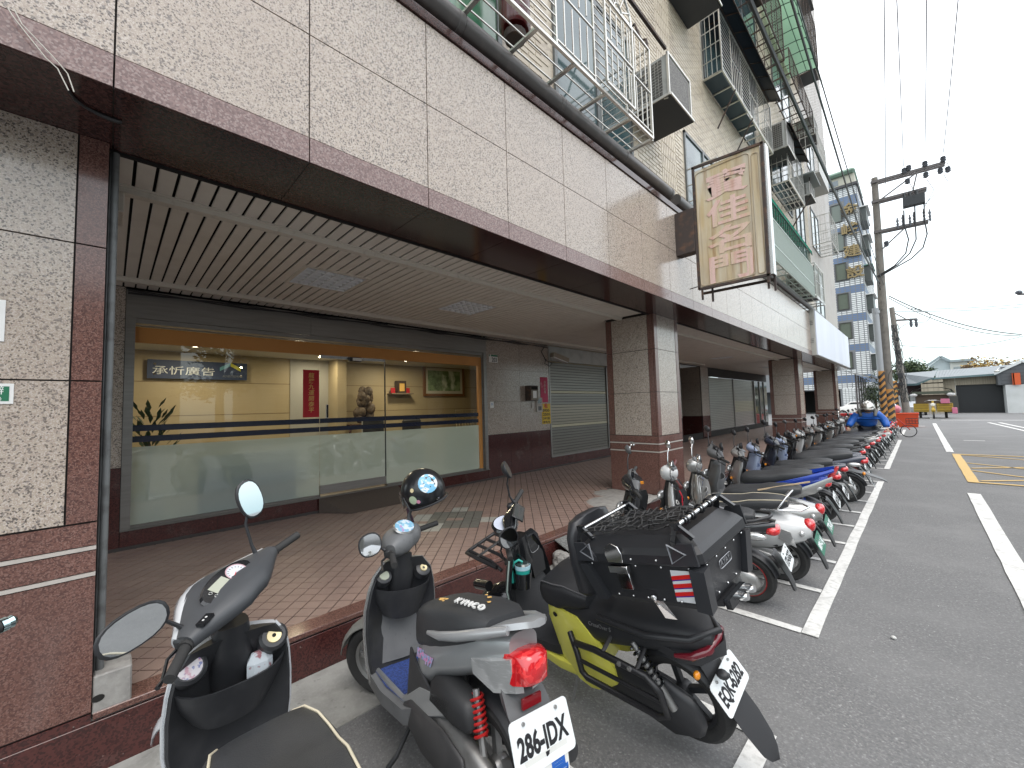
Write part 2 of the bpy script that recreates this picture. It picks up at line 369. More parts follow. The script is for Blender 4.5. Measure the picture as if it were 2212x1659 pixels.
line('parking_line', (-.62, 23.8), (-.62, 27.6), .095)
for y in (3.43, 4.235, 5.06, 5.79, 6.63, 7.47, 8.33, 9.15, 9.85, 10.43, 12.4, 13.2, 14.0, 14.8, 15.6, 16.4, 17.2, 18, 18.8, 19.6, 20.4, 20.95, 23.85, 24.7, 25.5): line('slot_line', (-2.15, y), (-.675, y), .07, z=.0095)
for y in (2.245, 1.45, .6, -.25): line('slot_line', (-2.15, y), (-.675, y), .07, z=.0095)
line('lane_line', (.52, 2.2), (.52, 9.98), .145)
line('lane_line', (.51, 17.0), (.50, 34.4), .15)
line('lane_line', (.5, 41.5), (.5, 44), .15)
line('yellow_line', (.60, 11.3), (.60, 16.4), .15, YPAINT)
line('yellow_line', (.53, 16.42), (5.6, 16.6), .10, YPAINT, .0135); line('yellow_line', (.53, 11.28), (5.6, 11.2), .10, YPAINT, .0135)
line('yellow_line', (5.55, 11.2), (5.55, 16.6), .12, YPAINT)
for a, b_ in (((.68, 16.3), (4.2, 14.2)), ((.68, 14.4), (4.6, 11.5)), ((.68, 13.0), (2.6, 11.3)), ((.7, 11.5), (5.5, 15.6)), ((.7, 13.4), (4.3, 16.5)), ((3.2, 11.3), (5.5, 13.2))): line('yellow_line', a, b_, .07, YPAINT, .0115)
line('lane_line', (3.2, 26.0), (2.7, 36.0), .12); line('lane_line', (3.6, 26.0), (3.1, 36.0), .12); line('stop_line', (.9, 39.2), (5.5, 39.4), .3)
line('stop_line', (-.4, 31.2), (.1, 31.2), .25); line('worn_mark', (1.0, 21.6), (1.5, 21.6), .12)
# drain seam and a few pale pebbles on the road
b = MB().use(mat('pebble', (.6, .6, .58), .7))
for i in range(70):
    x = random.uniform(-.4, 3); y = random.uniform(1.3, 9); r = random.uniform(.002, .004); b.ell((x, y, r * .6), (r, r * .8, r * .7), 6, 4)
b.ell((-.22, 3.72, .012), (.016, .013, .011), 8, 5)
tag(put('road_grit', b, kind='stuff'), 'pale grit scattered over the grey asphalt of the open lane')

# ------------------------------------------------------------ arcade floor: diagonal tiles on a raised slab
FZ = .27; KX = -2.72; WX = -5.76
slab = MB().use(GROUT); slab.box((-9.5, -4, 0.02), (KX - .13, 26, FZ - .006)); slab = tag(put('arcade_floor', slab), kind='structure')
T = .1052; tiles = []
for i in range(-60, 260):
    for j in range(0, 260):
        a = -3.9 + (i + .5) * T - .01; bb = 2.0 + (j + .5) * T - 0.0
        x = (a - bb) / sqrt(2); y = (a + bb) / sqrt(2)
        if x > KX - .15 + T * .6 or x < WX - .05 or y < -.2 or y > 26: continue
        if y > 5.66 - .09 and y < 6.6 and x > -3.62: continue
        tiles.append((x, y))
tiles.sort(key=lambda p: (p[0]) ** 2 + (p[1]) ** 2)
def tile_mat(x, y):
    u, v = x + 4.05, y - 2.98; a = (u + v) / sqrt(2); b_ = (v - u) / sqrt(2)
    if max(abs(u), abs(v)) > .62: return TILE
    r = abs(u) + abs(v)
    for cx_, cy_ in ((.34, .30), (-.34, .36), (.02, -.40), (-.40, -.22)):
        if abs(u - cx_) + abs(v - cy_) < .19: return TILEG
    if .10 < r < .50: return TILED
    return TILE
def quad_tile(b, x, y, z=FZ):
    h = (T - .0085) / sqrt(2); dz = random.uniform(-.0008, .0008)
    b.add([(x + h, y, z + dz), (x, y + h, z + dz), (x - h, y, z + dz), (x, y - h, z + dz), (x + h, y, z - .006), (x, y + h, z - .006), (x - h, y, z - .006), (x, y - h, z - .006)], [(0, 1, 2, 3), (0, 4, 5, 1), (1, 5, 6, 2), (2, 6, 7, 3), (3, 7, 4, 0)])
_tm = {}
def clip_tile(b, x, y, z):
    h = (T - .0085) / sqrt(2); P = [(x + h, y), (x, y + h), (x - h, y), (x, y - h)]
    for lim, sg in ((KX - .150, 1), (WX + .014, -1)):
        Q = []
        for i in range(len(P)):
            p, q = P[i], P[(i + 1) % len(P)]; ip, iq = (lim - p[0]) * sg >= 0, (lim - q[0]) * sg >= 0
            if ip: Q.append(p)
            if ip != iq: f = (lim - p[0]) / (q[0] - p[0]); Q.append((lim, p[1] + (q[1] - p[1]) * f))
        P = Q
        if len(P) < 3: return
    n = len(P); b.add([(a, c, z) for a, c in P] + [(a, c, z - .006) for a, c in P], [tuple(range(n))] + [(i, i + n, (i + 1) % n + n, (i + 1) % n) for i in range(n)])
edge = [t for t in tiles if t[0] > KX - .15 - T * .71 or t[0] < WX + .014 + T * .71]; eset = set(edge); tiles = [t for t in tiles if t not in eset]
b = MB().use(TILE)
for (x, y) in edge: clip_tile(b, x, y, FZ)
put('cut_edge_tiles', b, parent=slab, kind='stuff')
for (x, y) in tiles[:300]:
    m = tile_mat(x, y)
    if m not in _tm:
        b = MB().use(m); quad_tile(b, 0, 0, 0.0); _tm[m] = b.mesh('floor_tile')
    o = bpy.data.objects.new('floor_tile', _tm[m]); COL.objects.link(o); o.parent = slab; o.location = Vector((x, y, FZ)) - root_of(slab)
b = MB()
for (x, y) in tiles[300:]: b.use(tile_mat(x, y)); quad_tile(b, x, y)
put('floor_tiles', b, parent=slab, kind='stuff')
# kerb of red granite: facing slabs and coping slabs
kerb = MB().use(CEMENT); kerb.box((KX - .13, -4, 0), (KX - .02, 26, FZ - .03)); kerb = tag(put('granite_kerb', kerb), kind='structure')
ys = [-3.2, -2.3, -1.4, -.86, -.03, .42, 1.32, 2.22, 3.12, 3.75]
for a, b_ in zip(ys, ys[1:]):
    if b_ > 0: piece('coping_slab', (.15, b_ - a - .006, .03), (KX - .072, (a + b_) / 2, FZ - .013), RED if random.random() < .5 else DRED, kerb, .003)
for a, b_ in zip([-3.2, -2.0, -.86, .42, 1.8, 2.95, 4.1], [-2.0, -.86, .42, 1.8, 2.95, 4.1, 5.66]): piece('facing_slab', (.02, b_ - a - .006, FZ - .04), (KX - .010, (a + b_) / 2, (FZ - .04) / 2), DRED, kerb, .002)
for a, b_ in zip([6.6 + 1.3 * k for k in range(7)], [7.9 + 1.3 * k for k in range(7)]): piece('facing_slab', (.02, b_ - a - .006, FZ - .04), (KX - .010, (a + b_) / 2, (FZ - .04) / 2), DRED, kerb, .002); piece('coping_slab', (.15, b_ - a - .006, .03), (KX - .072, (a + b_) / 2, FZ - .013), RED, kerb, .003)
# broken cement patches on the kerb, and the cement skirt round the second pillar
b = MB().use(CEMENT); rr = random.Random(3)
def patch(b, cx_, cy_, rx, ry, z, h=.012, n=22):
    top = []; 
    for k in range(n):
        a = 2 * pi * k / n; q = rr.uniform(.82, 1.15); top.append((cx_ + rx * q * cos(a), cy_ + ry * q * sin(a)))
    b.add([(x, y, z) for x, y in top] + [(cx_ + (x - cx_) * .8, cy_ + (y - cy_) * .8, z + h) for x, y in top] + [(cx_, cy_, z + h)], [(k, (k + 1) % n, n + (k + 1) % n, n + k) for k in range(n)] + [(n + k, n + (k + 1) % n, 2 * n) for k in range(n)])
patch(b, KX - .12, 4.2, .16, .50, FZ - .004, .014); patch(b, KX - .05, 4.9, .12, .8, FZ - .004, .012); patch(b, -3.05, 5.15, .38, .62, FZ - .003, .007); patch(b, -3.3, 5.45, .4, .3, FZ - .003, .008)
put('cement_patch', b, parent=kerb, sm=True)
b = MB().use(CEMENT); b.box((KX - .16, 3.75, FZ - .045), (KX - .004, 5.68, FZ + .001)); put('worn_coping', b, parent=kerb, bevel=.008)
# chequer steel ramp in the gutter
rp = thing('steel_ramp', 'grey chequer plate ramp lying against the kerb behind the yellow scooter', 'ramp', (-2.4, 4.3, 0))
CHK = mat('chequer_plate', (.33, .34, .33), .45, .5, coord='world', var=[((70, 70, 70), (.17, .17, .17), .45, .55, 'vor', .7)], bump=(90, .8, 'vor'))
b = MB().use(CHK); b.prism([(0, .0), (0, .012), (.55, -.225 + .012), (.55, -.225)], (KX + .01, 3.25, .235), (1, 0, 0), (0, 0, 1), (0, 1.75, 0)); put('chequer_plate', b, parent=rp)
b = MB().use(CEMENT)
for k in range(14): b.ell((KX + .08 + .15 * random.random(), 3.16 + .06 * random.random(), .03 + .10 * random.random()), (.06, .05, .05), 7, 5, e=.8)
put('rubble', b, parent=rp, sm=30)
# ------------------------------------------------------------ the apartment building
FX = -2.24; PXF = -2.72; SZ = 2.95; CZ = 2.97; UX = -2.6
B = thing('apartment_building', 'tall apartment building with pink granite arcade and cream tiled upper floors', 'building', (-4, 12, 0))
# core volumes
b = MB().use(WALLW); b.box((-12, -4, 4.28), (UX, 25.0, 24.0)); b.box((-12, -4, 3.1), (FX - .45, 25.0, 4.28)); put('upper_wall', b, parent=B)
# pillars
def pillar(y0, y1, full=True):
    p = MB().use(JOINT); p.box((PXF - .81, y0 + .01, 0.0), (PXF - .012, y1 - .01, SZ + .05)); p = put('pillar', p, parent=B)
    def face(kind):
        # kind: 'f' front (x const) or 's' side facing the camera (y const)
        L = y1 - y0 if kind == 'f' else .82; e = .105
        def pc(n, a0, a1, z0, z1, m, proud=0.):
            g_ = .0035
            if kind == 'f': piece(n, (.024 + proud, a1 - a0 - g_ * 2, z1 - z0 - g_ * 2), (PXF - .012 + proud / 2, y0 + (a0 + a1) / 2, (z0 + z1) / 2), m, p)
            else: piece(n, (a1 - a0 - g_ * 2, .024 + proud, z1 - z0 - g_ * 2), (PXF - (a0 + a1) / 2, y0 + .012 - proud / 2, (z0 + z1) / 2), m, p)
        a0_, a1_ = (0.0, L) if kind == 'f' else (.0245, L)
        zb = .278 if kind == 'f' else FZ
        if kind == 'f': pc('base_slab', a0_, a1_, 0.0, .275, DRED, -.004)
        pc('base_slab', a0_, a1_, zb, .885, RED); pc('base_slab', a0_, a1_, .902, 1.003, RED); pc('base_slab', a0_, a1_, 1.02, 1.128, RED)
        pc('steel_strip', a0_, a1_, .882, .905, TRIMW, .004); pc('steel_strip', a0_, a1_, 1.0, 1.023, TRIMW, .004)
        for z0, z1 in ((1.13, 1.779), (1.779, 2.421), (2.421, SZ)):
            pc('edge_slab', a0_, e, z0, z1, RED if kind == 'f' else RED, .003); pc('granite_panel', e, L - e, z0, z1, GRAN); pc('edge_slab', L - e, L, z0, z1, RED, .003)
    face('f'); face('s')
    return p
TRIMW = mat('pale_strip', (.50, .46, .42), .45, coord='world', var=[(20, (.36, .32, .29), .5, .8, 'noise', .5)])
p1 = pillar(-.86, -.03); p2 = pillar(5.70, 6.53); pillar(15.75, 16.55); pillar(23.9, 24.75)
# fascia
fa = MB().use(JOINT); fa.box((FX - .5, -4, SZ + .002), (FX - .014, 15.2, 4.34)); fa = put('fascia', fa, parent=B)
yk = [-.021 + .752 * k for k in range(-5, 22)]
for a, c in zip(yk, yk[1:]):
    c = min(c, 15.2)
    if c - a < .1: continue
    for z0, z1, m in ((3.09, 3.68, GRAN), (3.68, 4.268, GRAN)): piece('granite_panel', (.02, c - a - .007, z1 - z0 - .007), (FX - .01, (a + c) / 2, (z0 + z1) / 2), m, fa)
    piece('band_slab', (.026, c - a - .006, .14 - .005), (FX - .009, (a + c) / 2, SZ + .07), DUSTY, fa)
b = MB().use(SOFF); b.box((FX - .30, -4, 4.273), (FX + .015, 15.2, 4.345)); put('coping', b, parent=fa)
so_ = MB().use(JOINT); so_.box((-2.80, -4, SZ + .01), (FX - .014, 25, SZ + .12)); so_ = put('soffit', so_, parent=B)
for a, c in zip(yk, yk[1:]):
    piece('soffit_slab', (.535, c - a - .005, .02), (-2.515 + .005, (a + c) / 2, SZ + .009), SOFF, so_)
for k in range(12):
    a = yk[-1] + k * .752
    if a < 24.5: piece('soffit_slab', (.535, .747, .02), (-2.51, a + .376, SZ + .009), SOFF, so_)
# ceiling of slats
ce = MB().use(DARK); ce.box((WX - .3, -.03, CZ + .045), (-2.79, 25, CZ + .12)); ce.box((-2.805, -.03, SZ - .012), (-2.785, 25, CZ + .05)); ce = put('arcade_ceiling', ce, parent=B)
lights = [(-4.24, 1.565), (-4.24, 3.40), (-4.24, 9.2), (-4.24, 13.4), (-4.24, 19)]
ns = 0; far = MB().use(SLAT); y = -.02
while y < 24.9:
    segs = [(-2.80, WX + .02)]
    for lx, ly in lights:
        if abs(y + .039 - ly) < .315: segs = [(-2.80, lx + .31), (lx - .31, WX + .02)]
    if 5.62 < y < 6.55: segs = [(-3.56, WX + .02)]
    for x0, x1 in segs:
        if y < 16: piece('ceiling_slat', (x0 - x1, .077, .014), ((x0 + x1) / 2, y + .039, CZ + .007), SLAT, ce, .003)
        else: far.box((x1, y, CZ), (x0, y + .077, CZ + .014))
    y += .0917
put('far_ceiling_slats', far, parent=ce, kind='stuff')
b = MB().use(TRIM)
for x in (-3.24, -5.36): b.box((x - .03, -.03, CZ - .045), (x + .03, 5.66 if x > -4 else 15, CZ - .002)); b.box((x - .045, -.03, CZ - .012), (x + .045, 5.66 if x > -4 else 15, CZ - .001))
b.box((-3.27, 6.6, CZ - .045), (-3.21, 24, CZ - .002)); put('ceiling_rail', b, parent=ce)
b = MB().use(TRIM); b.box((-3.46, -.028, 2.80), (-3.20, .03, CZ - .05)); put('rail_bracket', b, parent=ce, bevel=.006)
LOUV = mat('louvre_aluminium', (.94, .95, .96), .25, .0)
for i, (lx, ly) in enumerate(lights):
    t = thing('ceiling_light', ['square louvred ceiling light nearest the left pillar, unlit', 'square louvred ceiling light, second from the left pillar', 'unlit louvred ceiling light just beyond the brown granite middle pillar', 'unlit louvred ceiling light deep in the arcade past the middle pillar', 'farthest unlit louvred light in the arcade ceiling'][i], 'ceiling light', (lx, ly, CZ), 'louvred lights in the arcade ceiling')
    b = MB().use(TRIM)
    for (x0, y0, x1, y1) in ((-.32, -.32, .32, -.285), (-.32, .285, .32, .32), (-.32, -.285, -.285, .285), (.285, -.285, .32, .285)): b.box((lx + x0, ly + y0, CZ - .006), (lx + x1, ly + y1, CZ + .03))
    put('light_frame', b, parent=t)
    b = MB().use(LOUV); b.box((lx - .285, ly - .285, CZ + .075), (lx + .285, ly + .285, CZ + .08)); put('reflector', b, parent=t)
    b = MB().use(LOUV)
    for k in range(7):
        q = -.285 + .095 * k
        if 0 < k < 6 or True:
            b.box((lx + q - .003, ly - .285, CZ - .004), (lx + q + .003, ly + .285, CZ + .045)); b.box((lx - .285, ly + q - .003, CZ - .004), (lx + .285, ly + q + .003, CZ + .045))
    put('louvre_grid', b, parent=t)
# drain pipe by the first pillar and its cement block
t = thing('drain_pipe', 'thin grey drain pipe running down beside the leftmost granite pillar', 'pipe', (-2.79, .005, FZ))
b = MB().use(mat('pipe_grey', (.17, .18, .18), .5, coord='world', var=[(16, (.08, .08, .08), .5, .7, 'noise', .7)])); b.tube([(-2.79, -.010, .30), (-2.79, -.010, 2.94)], .015, 10); b.tube([(-2.80, -.024, .30), (-2.80, -.024, 2.94)], .010, 6); put('pipe', b, parent=t, sm=True)
b = MB().use(CEMENT); b.box((-2.86, -.03, FZ - .01), (-2.722, .10, FZ + .16)); put('cement_foot', b, parent=t, bevel=.006)
b = MB().use(DARK); b.disc((-2.7205, -.012, FZ + .06), (1, 0, 0), .022, 14, .016); put('weep_hole', b, parent=t)

# ---------------- shop wall plane x = WX
def wbox(b, y0, y1, z0, z1, t=.05, proud=0.): return b.box((WX - t, y0, z0), (WX + proud, y1, z1))
wall = MB().use(JOINT); wall.box((WX - .06, -.86, FZ - .1), (WX - .022, .09, CZ + .1)); wall.box((WX - .06, 5.04, FZ - .1), (WX - .022, 6.88, CZ + .1)); wall.box((WX - .06, -.86, FZ - .1), (WX - .022, 5.04, .46)); wall.box((WX - .06, 6.88, FZ - .1), (WX - .022, 9.3, .49)); wall = put('shop_wall', wall, parent=B)
def wp(n, y0, y1, z0, z1, m, pr=0.): piece(n, (.022 + pr, y1 - y0 - .004, z1 - z0 - .004), (WX - .011 + pr / 2, (y0 + y1) / 2, (z0 + z1) / 2), m, wall)
for z0, z1 in ((1.10, 1.73), (1.73, 2.36), (2.36, CZ)):
    wp('granite_panel', -.5, .088, z0, z1, GRAN)
    for y0, y1 in ((5.042, 5.95), (5.95, 6.88)): wp('granite_panel', y0, y1, z0, z1, GRAN)
wp('base_slab', -.5, .088, FZ, 1.10, DRED)
for y0, y1 in ((5.042, 5.65), (5.65, 6.25), (6.25, 6.88)): wp('base_slab', y0, y1, .30, 1.10, DRED)
for y0, y1 in ((.09, .9), (.9, 1.8), (1.8, 2.7), (2.7, 3.6), (3.6, 4.4), (4.4, 5.04)): wp('plinth_slab', y0, y1, .30, .458, DRED)
for y0, y1 in ((6.88, 7.7), (7.7, 8.5), (8.5, 9.3)): wp('plinth_slab', y0, y1, .30, .488, DRED)
SKIRT = mat('dark_skirting', (.05, .042, .04), .5, coord='world')
b = MB().use(SKIRT); b.box((WX, -.5, FZ - .004), (WX + .012, 9.3, FZ + .032)); put('skirting', b, parent=wall)
# shopfront
S = thing('shopfront', 'glazed advertising shop front with frosted lower half and two navy stripes under an orange band', 'shop front', (WX, 2.5, .46))
b = MB().use(STEEL); b.box((WX - .04, .09, 2.655), (WX + .012, 1.9, 2.95)); put('header_panel', b, parent=S)
b = MB().use(STEEL); b.box((WX - .04, 1.903, 2.655), (WX + .012, 5.04, 2.95)); put('header_panel', b, parent=S)
b = MB().use(STEEL); b.box((WX - .05, .09, .475), (WX + .02, .165, 2.652)); put('jamb', b, parent=S)
b = MB().use(STEEL); b.box((WX - .05, 4.965, .475), (WX + .02, 5.04, 2.652)); b.box((WX - .05, 4.94, .475), (WX - .02, 4.963, 2.60)); put('jamb', b, parent=S)
b = MB().use(STEEL); b.box((WX - .09, .166, 2.60), (WX + .0, 4.964, 2.652)); b.box((WX - .02, .166, 2.572), (WX + .015, 4.964, 2.583)); put('shutter_guide', b, parent=S)
b = MB().use(mat('sill_steel', (.20, .19, .175), .45, .6, coord='world')); b.box((WX - .1, .09, .46), (WX + .03, 5.06, .474)); b.box((WX - .08, .166, .4745), (WX - .0, 2.03, .503)); b.box((WX - .08, 3.0, .4745), (WX - .0, 4.94, .503)); put('sill', b, parent=S)
ORG = mat('orange_band', (.60, .27, .07), .45, coord='world', var=[(1.2, (.46, .20, .045), .4, .7, 'noise', .5)], emit=None)
b = MB().use(ORG); b.box((WX - .075, .166, 2.402), (WX - .025, 4.94, 2.565)); put('orange_band', b, parent=S)
b = MB().use(ORG); b.box((WX - .075, 4.86, .503), (WX - .025, 4.939, 2.40)); put('orange_post', b, parent=S)
GL = glassmat('shop_glass', (.90, .93, .88), 1.3, 0., .02)
for nm, y0, y1, z0, z1 in (('glass_pane', .166, 2.03, .503, 2.402), ('sliding_door_glass', 2.035, 2.995, .62, 2.36), ('glass_pane', 3.0, 4.859, .503, 2.402)):
    b = MB().use(GL); b.add([(WX - .04, y0, z0), (WX - .04, y1, z0), (WX - .04, y1, z1), (WX - .04, y0, z1)], [(0, 1, 2, 3)]); put(nm, b, parent=S)
FR = frostmat('frost_film', (.58, .69, .65))
NAVY = mat('navy_film', (.006, .012, .035), .25, spec=.6)
for nm, y0, y1 in (('frosted_film', .166, 2.03), ('frosted_film', 2.035, 2.995), ('frosted_film', 3.0, 4.859)):
    b = MB().use(FR); z0 = .62 if y0 == 2.035 else .503; b.add([(WX - .037, y0, z0), (WX - .037, y1, z0), (WX - .037, y1, 1.30), (WX - .037, y0, 1.30)], [(0, 1, 2, 3)]); put(nm, b, parent=S)
    for z0, z1 in ((1.348, 1.412), (1.462, 1.527)):
        b = MB().use(NAVY); b.add([(WX - .0365, y0, z0), (WX - .0365, y1, z0), (WX - .0365, y1, z1), (WX - .0365, y0, z1)], [(0, 1, 2, 3)]); put('navy_stripe', b, parent=S)
b = MB().use(STEEL); b.box((WX - .055, 2.035, .505), (WX - .02, 2.995, .62)); put('door_kick_plate', b, parent=S)
b = MB().use(mat('door_track', (.55, .56, .56), .2, .8)); b.box((WX - .055, 2.035, 2.36), (WX - .02, 2.995, 2.402)); put('door_track', b, parent=S)
b = MB().use(BLK); b.box((WX - .05, 2.99, .503), (WX - .03, 3.004, 2.40)); put('door_edge', b, parent=S)
b = MB().use(BLK); b.box((WX - .019, 2.42, 2.335), (WX + .03, 2.60, 2.395)); b.use(WHITE); b.box((WX - .015, 2.46, 2.34), (WX + .04, 2.60, 2.39)); put('door_sensor', b, parent=S, bevel=.004)
b = MB().use(WHITE); b.box((WX - .036, 2.115, 1.53), (WX - .02, 2.145, 1.72)); b.use(BLKG); b.box((WX - .02, 2.118, 1.535), (WX - .015, 2.142, 1.715)); put('door_push_pad', b, parent=S)
# red couplet banner on the glass
t = thing('couplet_banner', 'red paper banner with seven gold brush characters stuck on the shop glass', 'banner', (WX - .03, 1.92, 1.55))
REDP = mat('red_paper', (.50, .012, .022), .6); GOLD = mat('gold_ink', (.72, .44, .12), .45)
b = MB().use(REDP); b.box((WX - .0355, 1.818, 1.548), (WX - .033, 2.026, 2.19)); put('paper', b, parent=t)
for k, ch in enumerate('龍騰九運開泰平'):
    letters('character', ch, .075, basis(Vector((WX - .0325, 1.922, 2.11 - k * .078)) - t.location, (0, 1, 0), (0, 0, 1)), GOLD, t, depth=.0002, bold=.001, shear=.1)
# entrance ramp
t = thing('door_ramp', 'dark brown wedge ramp in front of the sliding shop door', 'ramp', (WX + .15, 2.6, FZ))
RAMPM = mat('brown_ramp', (.075, .055, .045), .7, coord='world', var=[(30, (.10, .08, .065), .5, .8, 'noise', .5)])
b = MB().use(RAMPM); b.add([(WX + .035, 2.0, FZ + .19), (WX + .035, 3.15, FZ + .19), (WX + .42, 3.25, FZ + .004), (WX + .42, 2.28, FZ + .004), (WX + .035, 2.0, FZ), (WX + .035, 3.15, FZ)], [(0, 1, 2, 3), (0, 3, 4), (1, 5, 2), (0, 4, 5, 1), (4, 3, 2, 5)]); put('ramp_wedge', b, parent=t)
# roller shutter in a bay
def shutter(nm, label, y0, y1, z0, z1, rows, mats, seen=True):
    t = thing(nm, label, 'roller shutter', (WX, (y0 + y1) / 2, z0), 'grey roller shutters of the arcade shops')
    h = (z1 - z0) / rows
    for k in range(rows):
        piece('shutter_slat', (.012, y1 - y0, h - .008), (WX - .03, (y0 + y1) / 2, z0 + (k + .5) * h), mats(k), t, .003)
    b = MB().use(DARK); b.box((WX - .05, y0, z0), (WX - .04, y1, z1)); put('shutter_back', b, parent=t)
    for ya, yb in ((y0 - .04, y0 - .002), (y1 + .002, y1 + .04)): b = MB().use(STEEL); b.box((WX - .05, ya, z0), (WX + .004, yb, z1)); put('guide_rail', b, parent=t)
    b = MB().use(STEEL); b.box((WX - .036, y0, z0 - .012), (WX - .012, y1, z0 + .02)); put('bottom_rail', b, parent=t)
    return t
SHG = mat('shutter_grey', (.20, .195, .175), .35, .45, coord='world', var=[((.6, .6, 4), (.27, .26, .235), .4, .7, 'noise', .6)]); SHC = mat('shutter_cream', (.50, .46, .33), .4, .2, coord='world'); SHT = mat('shutter_tan', (.30, .275, .22), .35, .4, coord='world')
shutter('roller_shutter', 'grey roller shutter with cream bands behind the yellow rental notice', 6.93, 9.22, .50, 2.60, 33, lambda k: SHC if k in (10, 22) else (SHT if 11 <= k <= 17 else SHG))
b = MB().use(mat('battered_panel', (.50, .52, .50), .5, coord='world', var=[(4, (.33, .35, .34), .5, .7, 'noise', .6), (30, (.16, .13, .11), .68, .74, 'noise', .7)])); b.box((WX - .05, 6.89, 2.63), (WX + .012, 9.3, 2.955)); put('battered_panel', b, parent=wall)
# arcade beyond the middle pillar
w2 = MB().use(JOINT); w2.box((WX - .06, 9.3, FZ - .1), (WX - .022, 13.9, CZ + .1)); w2.box((WX - .06, 15.75, FZ - .1), (WX - .022, 16.5, CZ + .1)); w2.box((WX - .06, 9.3, FZ - .1), (WX - .022, 25, .49)); w2.box((WX - .06, 16.5, 2.62), (WX - .0, 25, CZ + .1)); w2.box((WX - 2.5, 13.9, FZ - .1), (WX - 2.4, 15.75, CZ + .1)); w2.box((WX - 2.4, 13.85, FZ - .1), (WX - .06, 13.9, CZ)); w2.box((WX - 2.4, 15.75, FZ - .1), (WX - .06, 15.80, CZ)); w2 = put('far_shop_wall', w2, parent=B)
for x0, x1 in ((-6.9, -5.8), (-8.1, -6.9)):
    piece('base_slab', (x1 - x0 - .004, .02, .80), ((x0 + x1) / 2, 15.74, .70), DRED, w2)
    for z0, z1 in ((1.10, 1.73), (1.73, 2.36), (2.36, 2.96)): piece('granite_panel', (x1 - x0 - .004, .02, z1 - z0 - .004), ((x0 + x1) / 2, 15.74, (z0 + z1) / 2), GRAN, w2)
def wp2(n, y0, y1, z0, z1, m): piece(n, (.022, y1 - y0 - .004, z1 - z0 - .004), (WX - .011, (y0 + y1) / 2, (z0 + z1) / 2), m, w2)
for y0, y1 in ((9.3, 11.6), (11.6, 13.9), (15.76, 16.5)):
    wp2('base_slab', y0, y1, .3, 1.10, DRED)
    for z0, z1 in ((1.10, 1.73), (1.73, 2.36), (2.36, CZ)): wp2('granite_panel', y0, y1, z0, z1, GRAN)
SHP = mat('shutter_pale', (.36, .37, .34), .35, .4, coord='world', var=[((.6, .6, 4), (.28, .29, .27), .4, .7, 'noise', .6)]); SHY = mat('shutter_yellowed', (.42, .42, .31), .35, .4, coord='world')
shutter('roller_shutter', 'pale roller shutter deep in the arcade, left one of the pair', 16.56, 19.45, .52, 2.60, 30, lambda k: SHP)
shutter('roller_shutter', 'yellowish roller shutter deep in the arcade, right one of the pair', 19.55, 22.5, .52, 2.60, 30, lambda k: SHY if 8 < k < 16 else SHP)
b = MB().use(mat('far_glass', (.16, .19, .18), .06, .3, spec=.8)); b.box((WX - .03, 22.6, .5), (WX - .01, 25, 2.6)); put('glass_door', b, parent=w2)
b = MB().use(STEEL); [b.box((WX - .03, y_, .5), (WX + .03, y_ + .07, 2.6)) for y_ in (22.55, 23.5, 24.3)]; put('door_frame', b, parent=w2)
# ---------------- the room behind the glass
RWALL = mat('warm_stone_wall', (.46, .385, .25), .5, coord='world', var=[(2.0, (.44, .35, .20), .4, .7, 'noise', .5), ((2, 2, 30), (.55, .45, .28), .5, .8, 'noise', .3)])
room = MB().use(RWALL); RX = -9.6
room.box((RX - .1, -.9, FZ), (RX, 9.5, 3.2)); room.box((RX, -1.0, FZ), (WX - .12, -.9, 3.2)); room.box((RX, 9.4, FZ), (WX - .12, 9.5, 3.2)); room.box((WX - .12, -1.0, FZ - .1), (WX - .065, .088, 3.1)); room.box((WX - .12, 5.05, FZ - .1), (WX - .065, 9.5, 3.1)); room = put('room_walls', room, parent=B)
for z in (1.0, 1.62, 2.24): b = MB().use(mat('wall_seam', (.20, .14, .07), .8)); b.box((RX, -.9, z), (RX + .004, 9.4, z + .010)); b.box((RX, 9.396, z), (WX - .12, 9.4, z + .010)); put('wall_seam', b, parent=room)
b = MB().use(mat('room_floor', (.20, .18, .15), .25)); b.box((RX, -.9, FZ + .02), (WX - .12, 9.4, FZ + .03)); put('room_floor', b, parent=B)
b = MB().use(mat('room_ceiling', (.62, .60, .55), .7)); b.box((RX, -.9, 2.80), (WX - .07, 9.4, 2.84)); put('room_ceiling', b, parent=B)
b = MB().use(mat('pale_partition', (.42, .42, .40), .6)); b.box((RX, 2.75, FZ + .03), (RX + .02, 3.55, 2.8)); b.use(RWALL); b.box((RX, 3.55, FZ + .03), (RX + .55, 3.75, 2.8)); put('partition', b, parent=B)
LAMP = emat('downlight_glow', (1.0, .86, .62), 14.)
for k, (x, y_) in enumerate(((-8.9, 3.15), (-8.6, 5.0), (-8.6, 1.0), (-7.2, 2.2), (-7.2, 4.4))):
    t = thing('downlight', ['glowing round downlight over the pale passage wall', 'glowing downlight above the scholar rock', 'glowing downlight above the navy company sign', 'glowing downlight near the sliding door', 'glowing downlight near the tea counter'][k], 'downlight', (x, y_, 2.79), 'round downlights in the shop')
    b = MB().use(LAMP); b.disc((x, y_, 2.786), (0, 0, -1), .05, 14); put('bulb', b, parent=t)
    b = MB().use(WHITE); b.lathe([(.05, 0), (.07, 0), (.07, .012)], (x, y_, 2.787), (0, 0, 1), 14); put('ring', b, parent=t)
    l = bpy.data.lights.new('shop_lamp', 'AREA'); l.shape = 'DISK'; l.size = .3; l.energy = 13 if k != 0 else 8; l.color = (1, .84, .60)
    lo = bpy.data.objects.new('shop_lamp', l); COL.objects.link(lo); lo.location = (x, y_, 2.76)
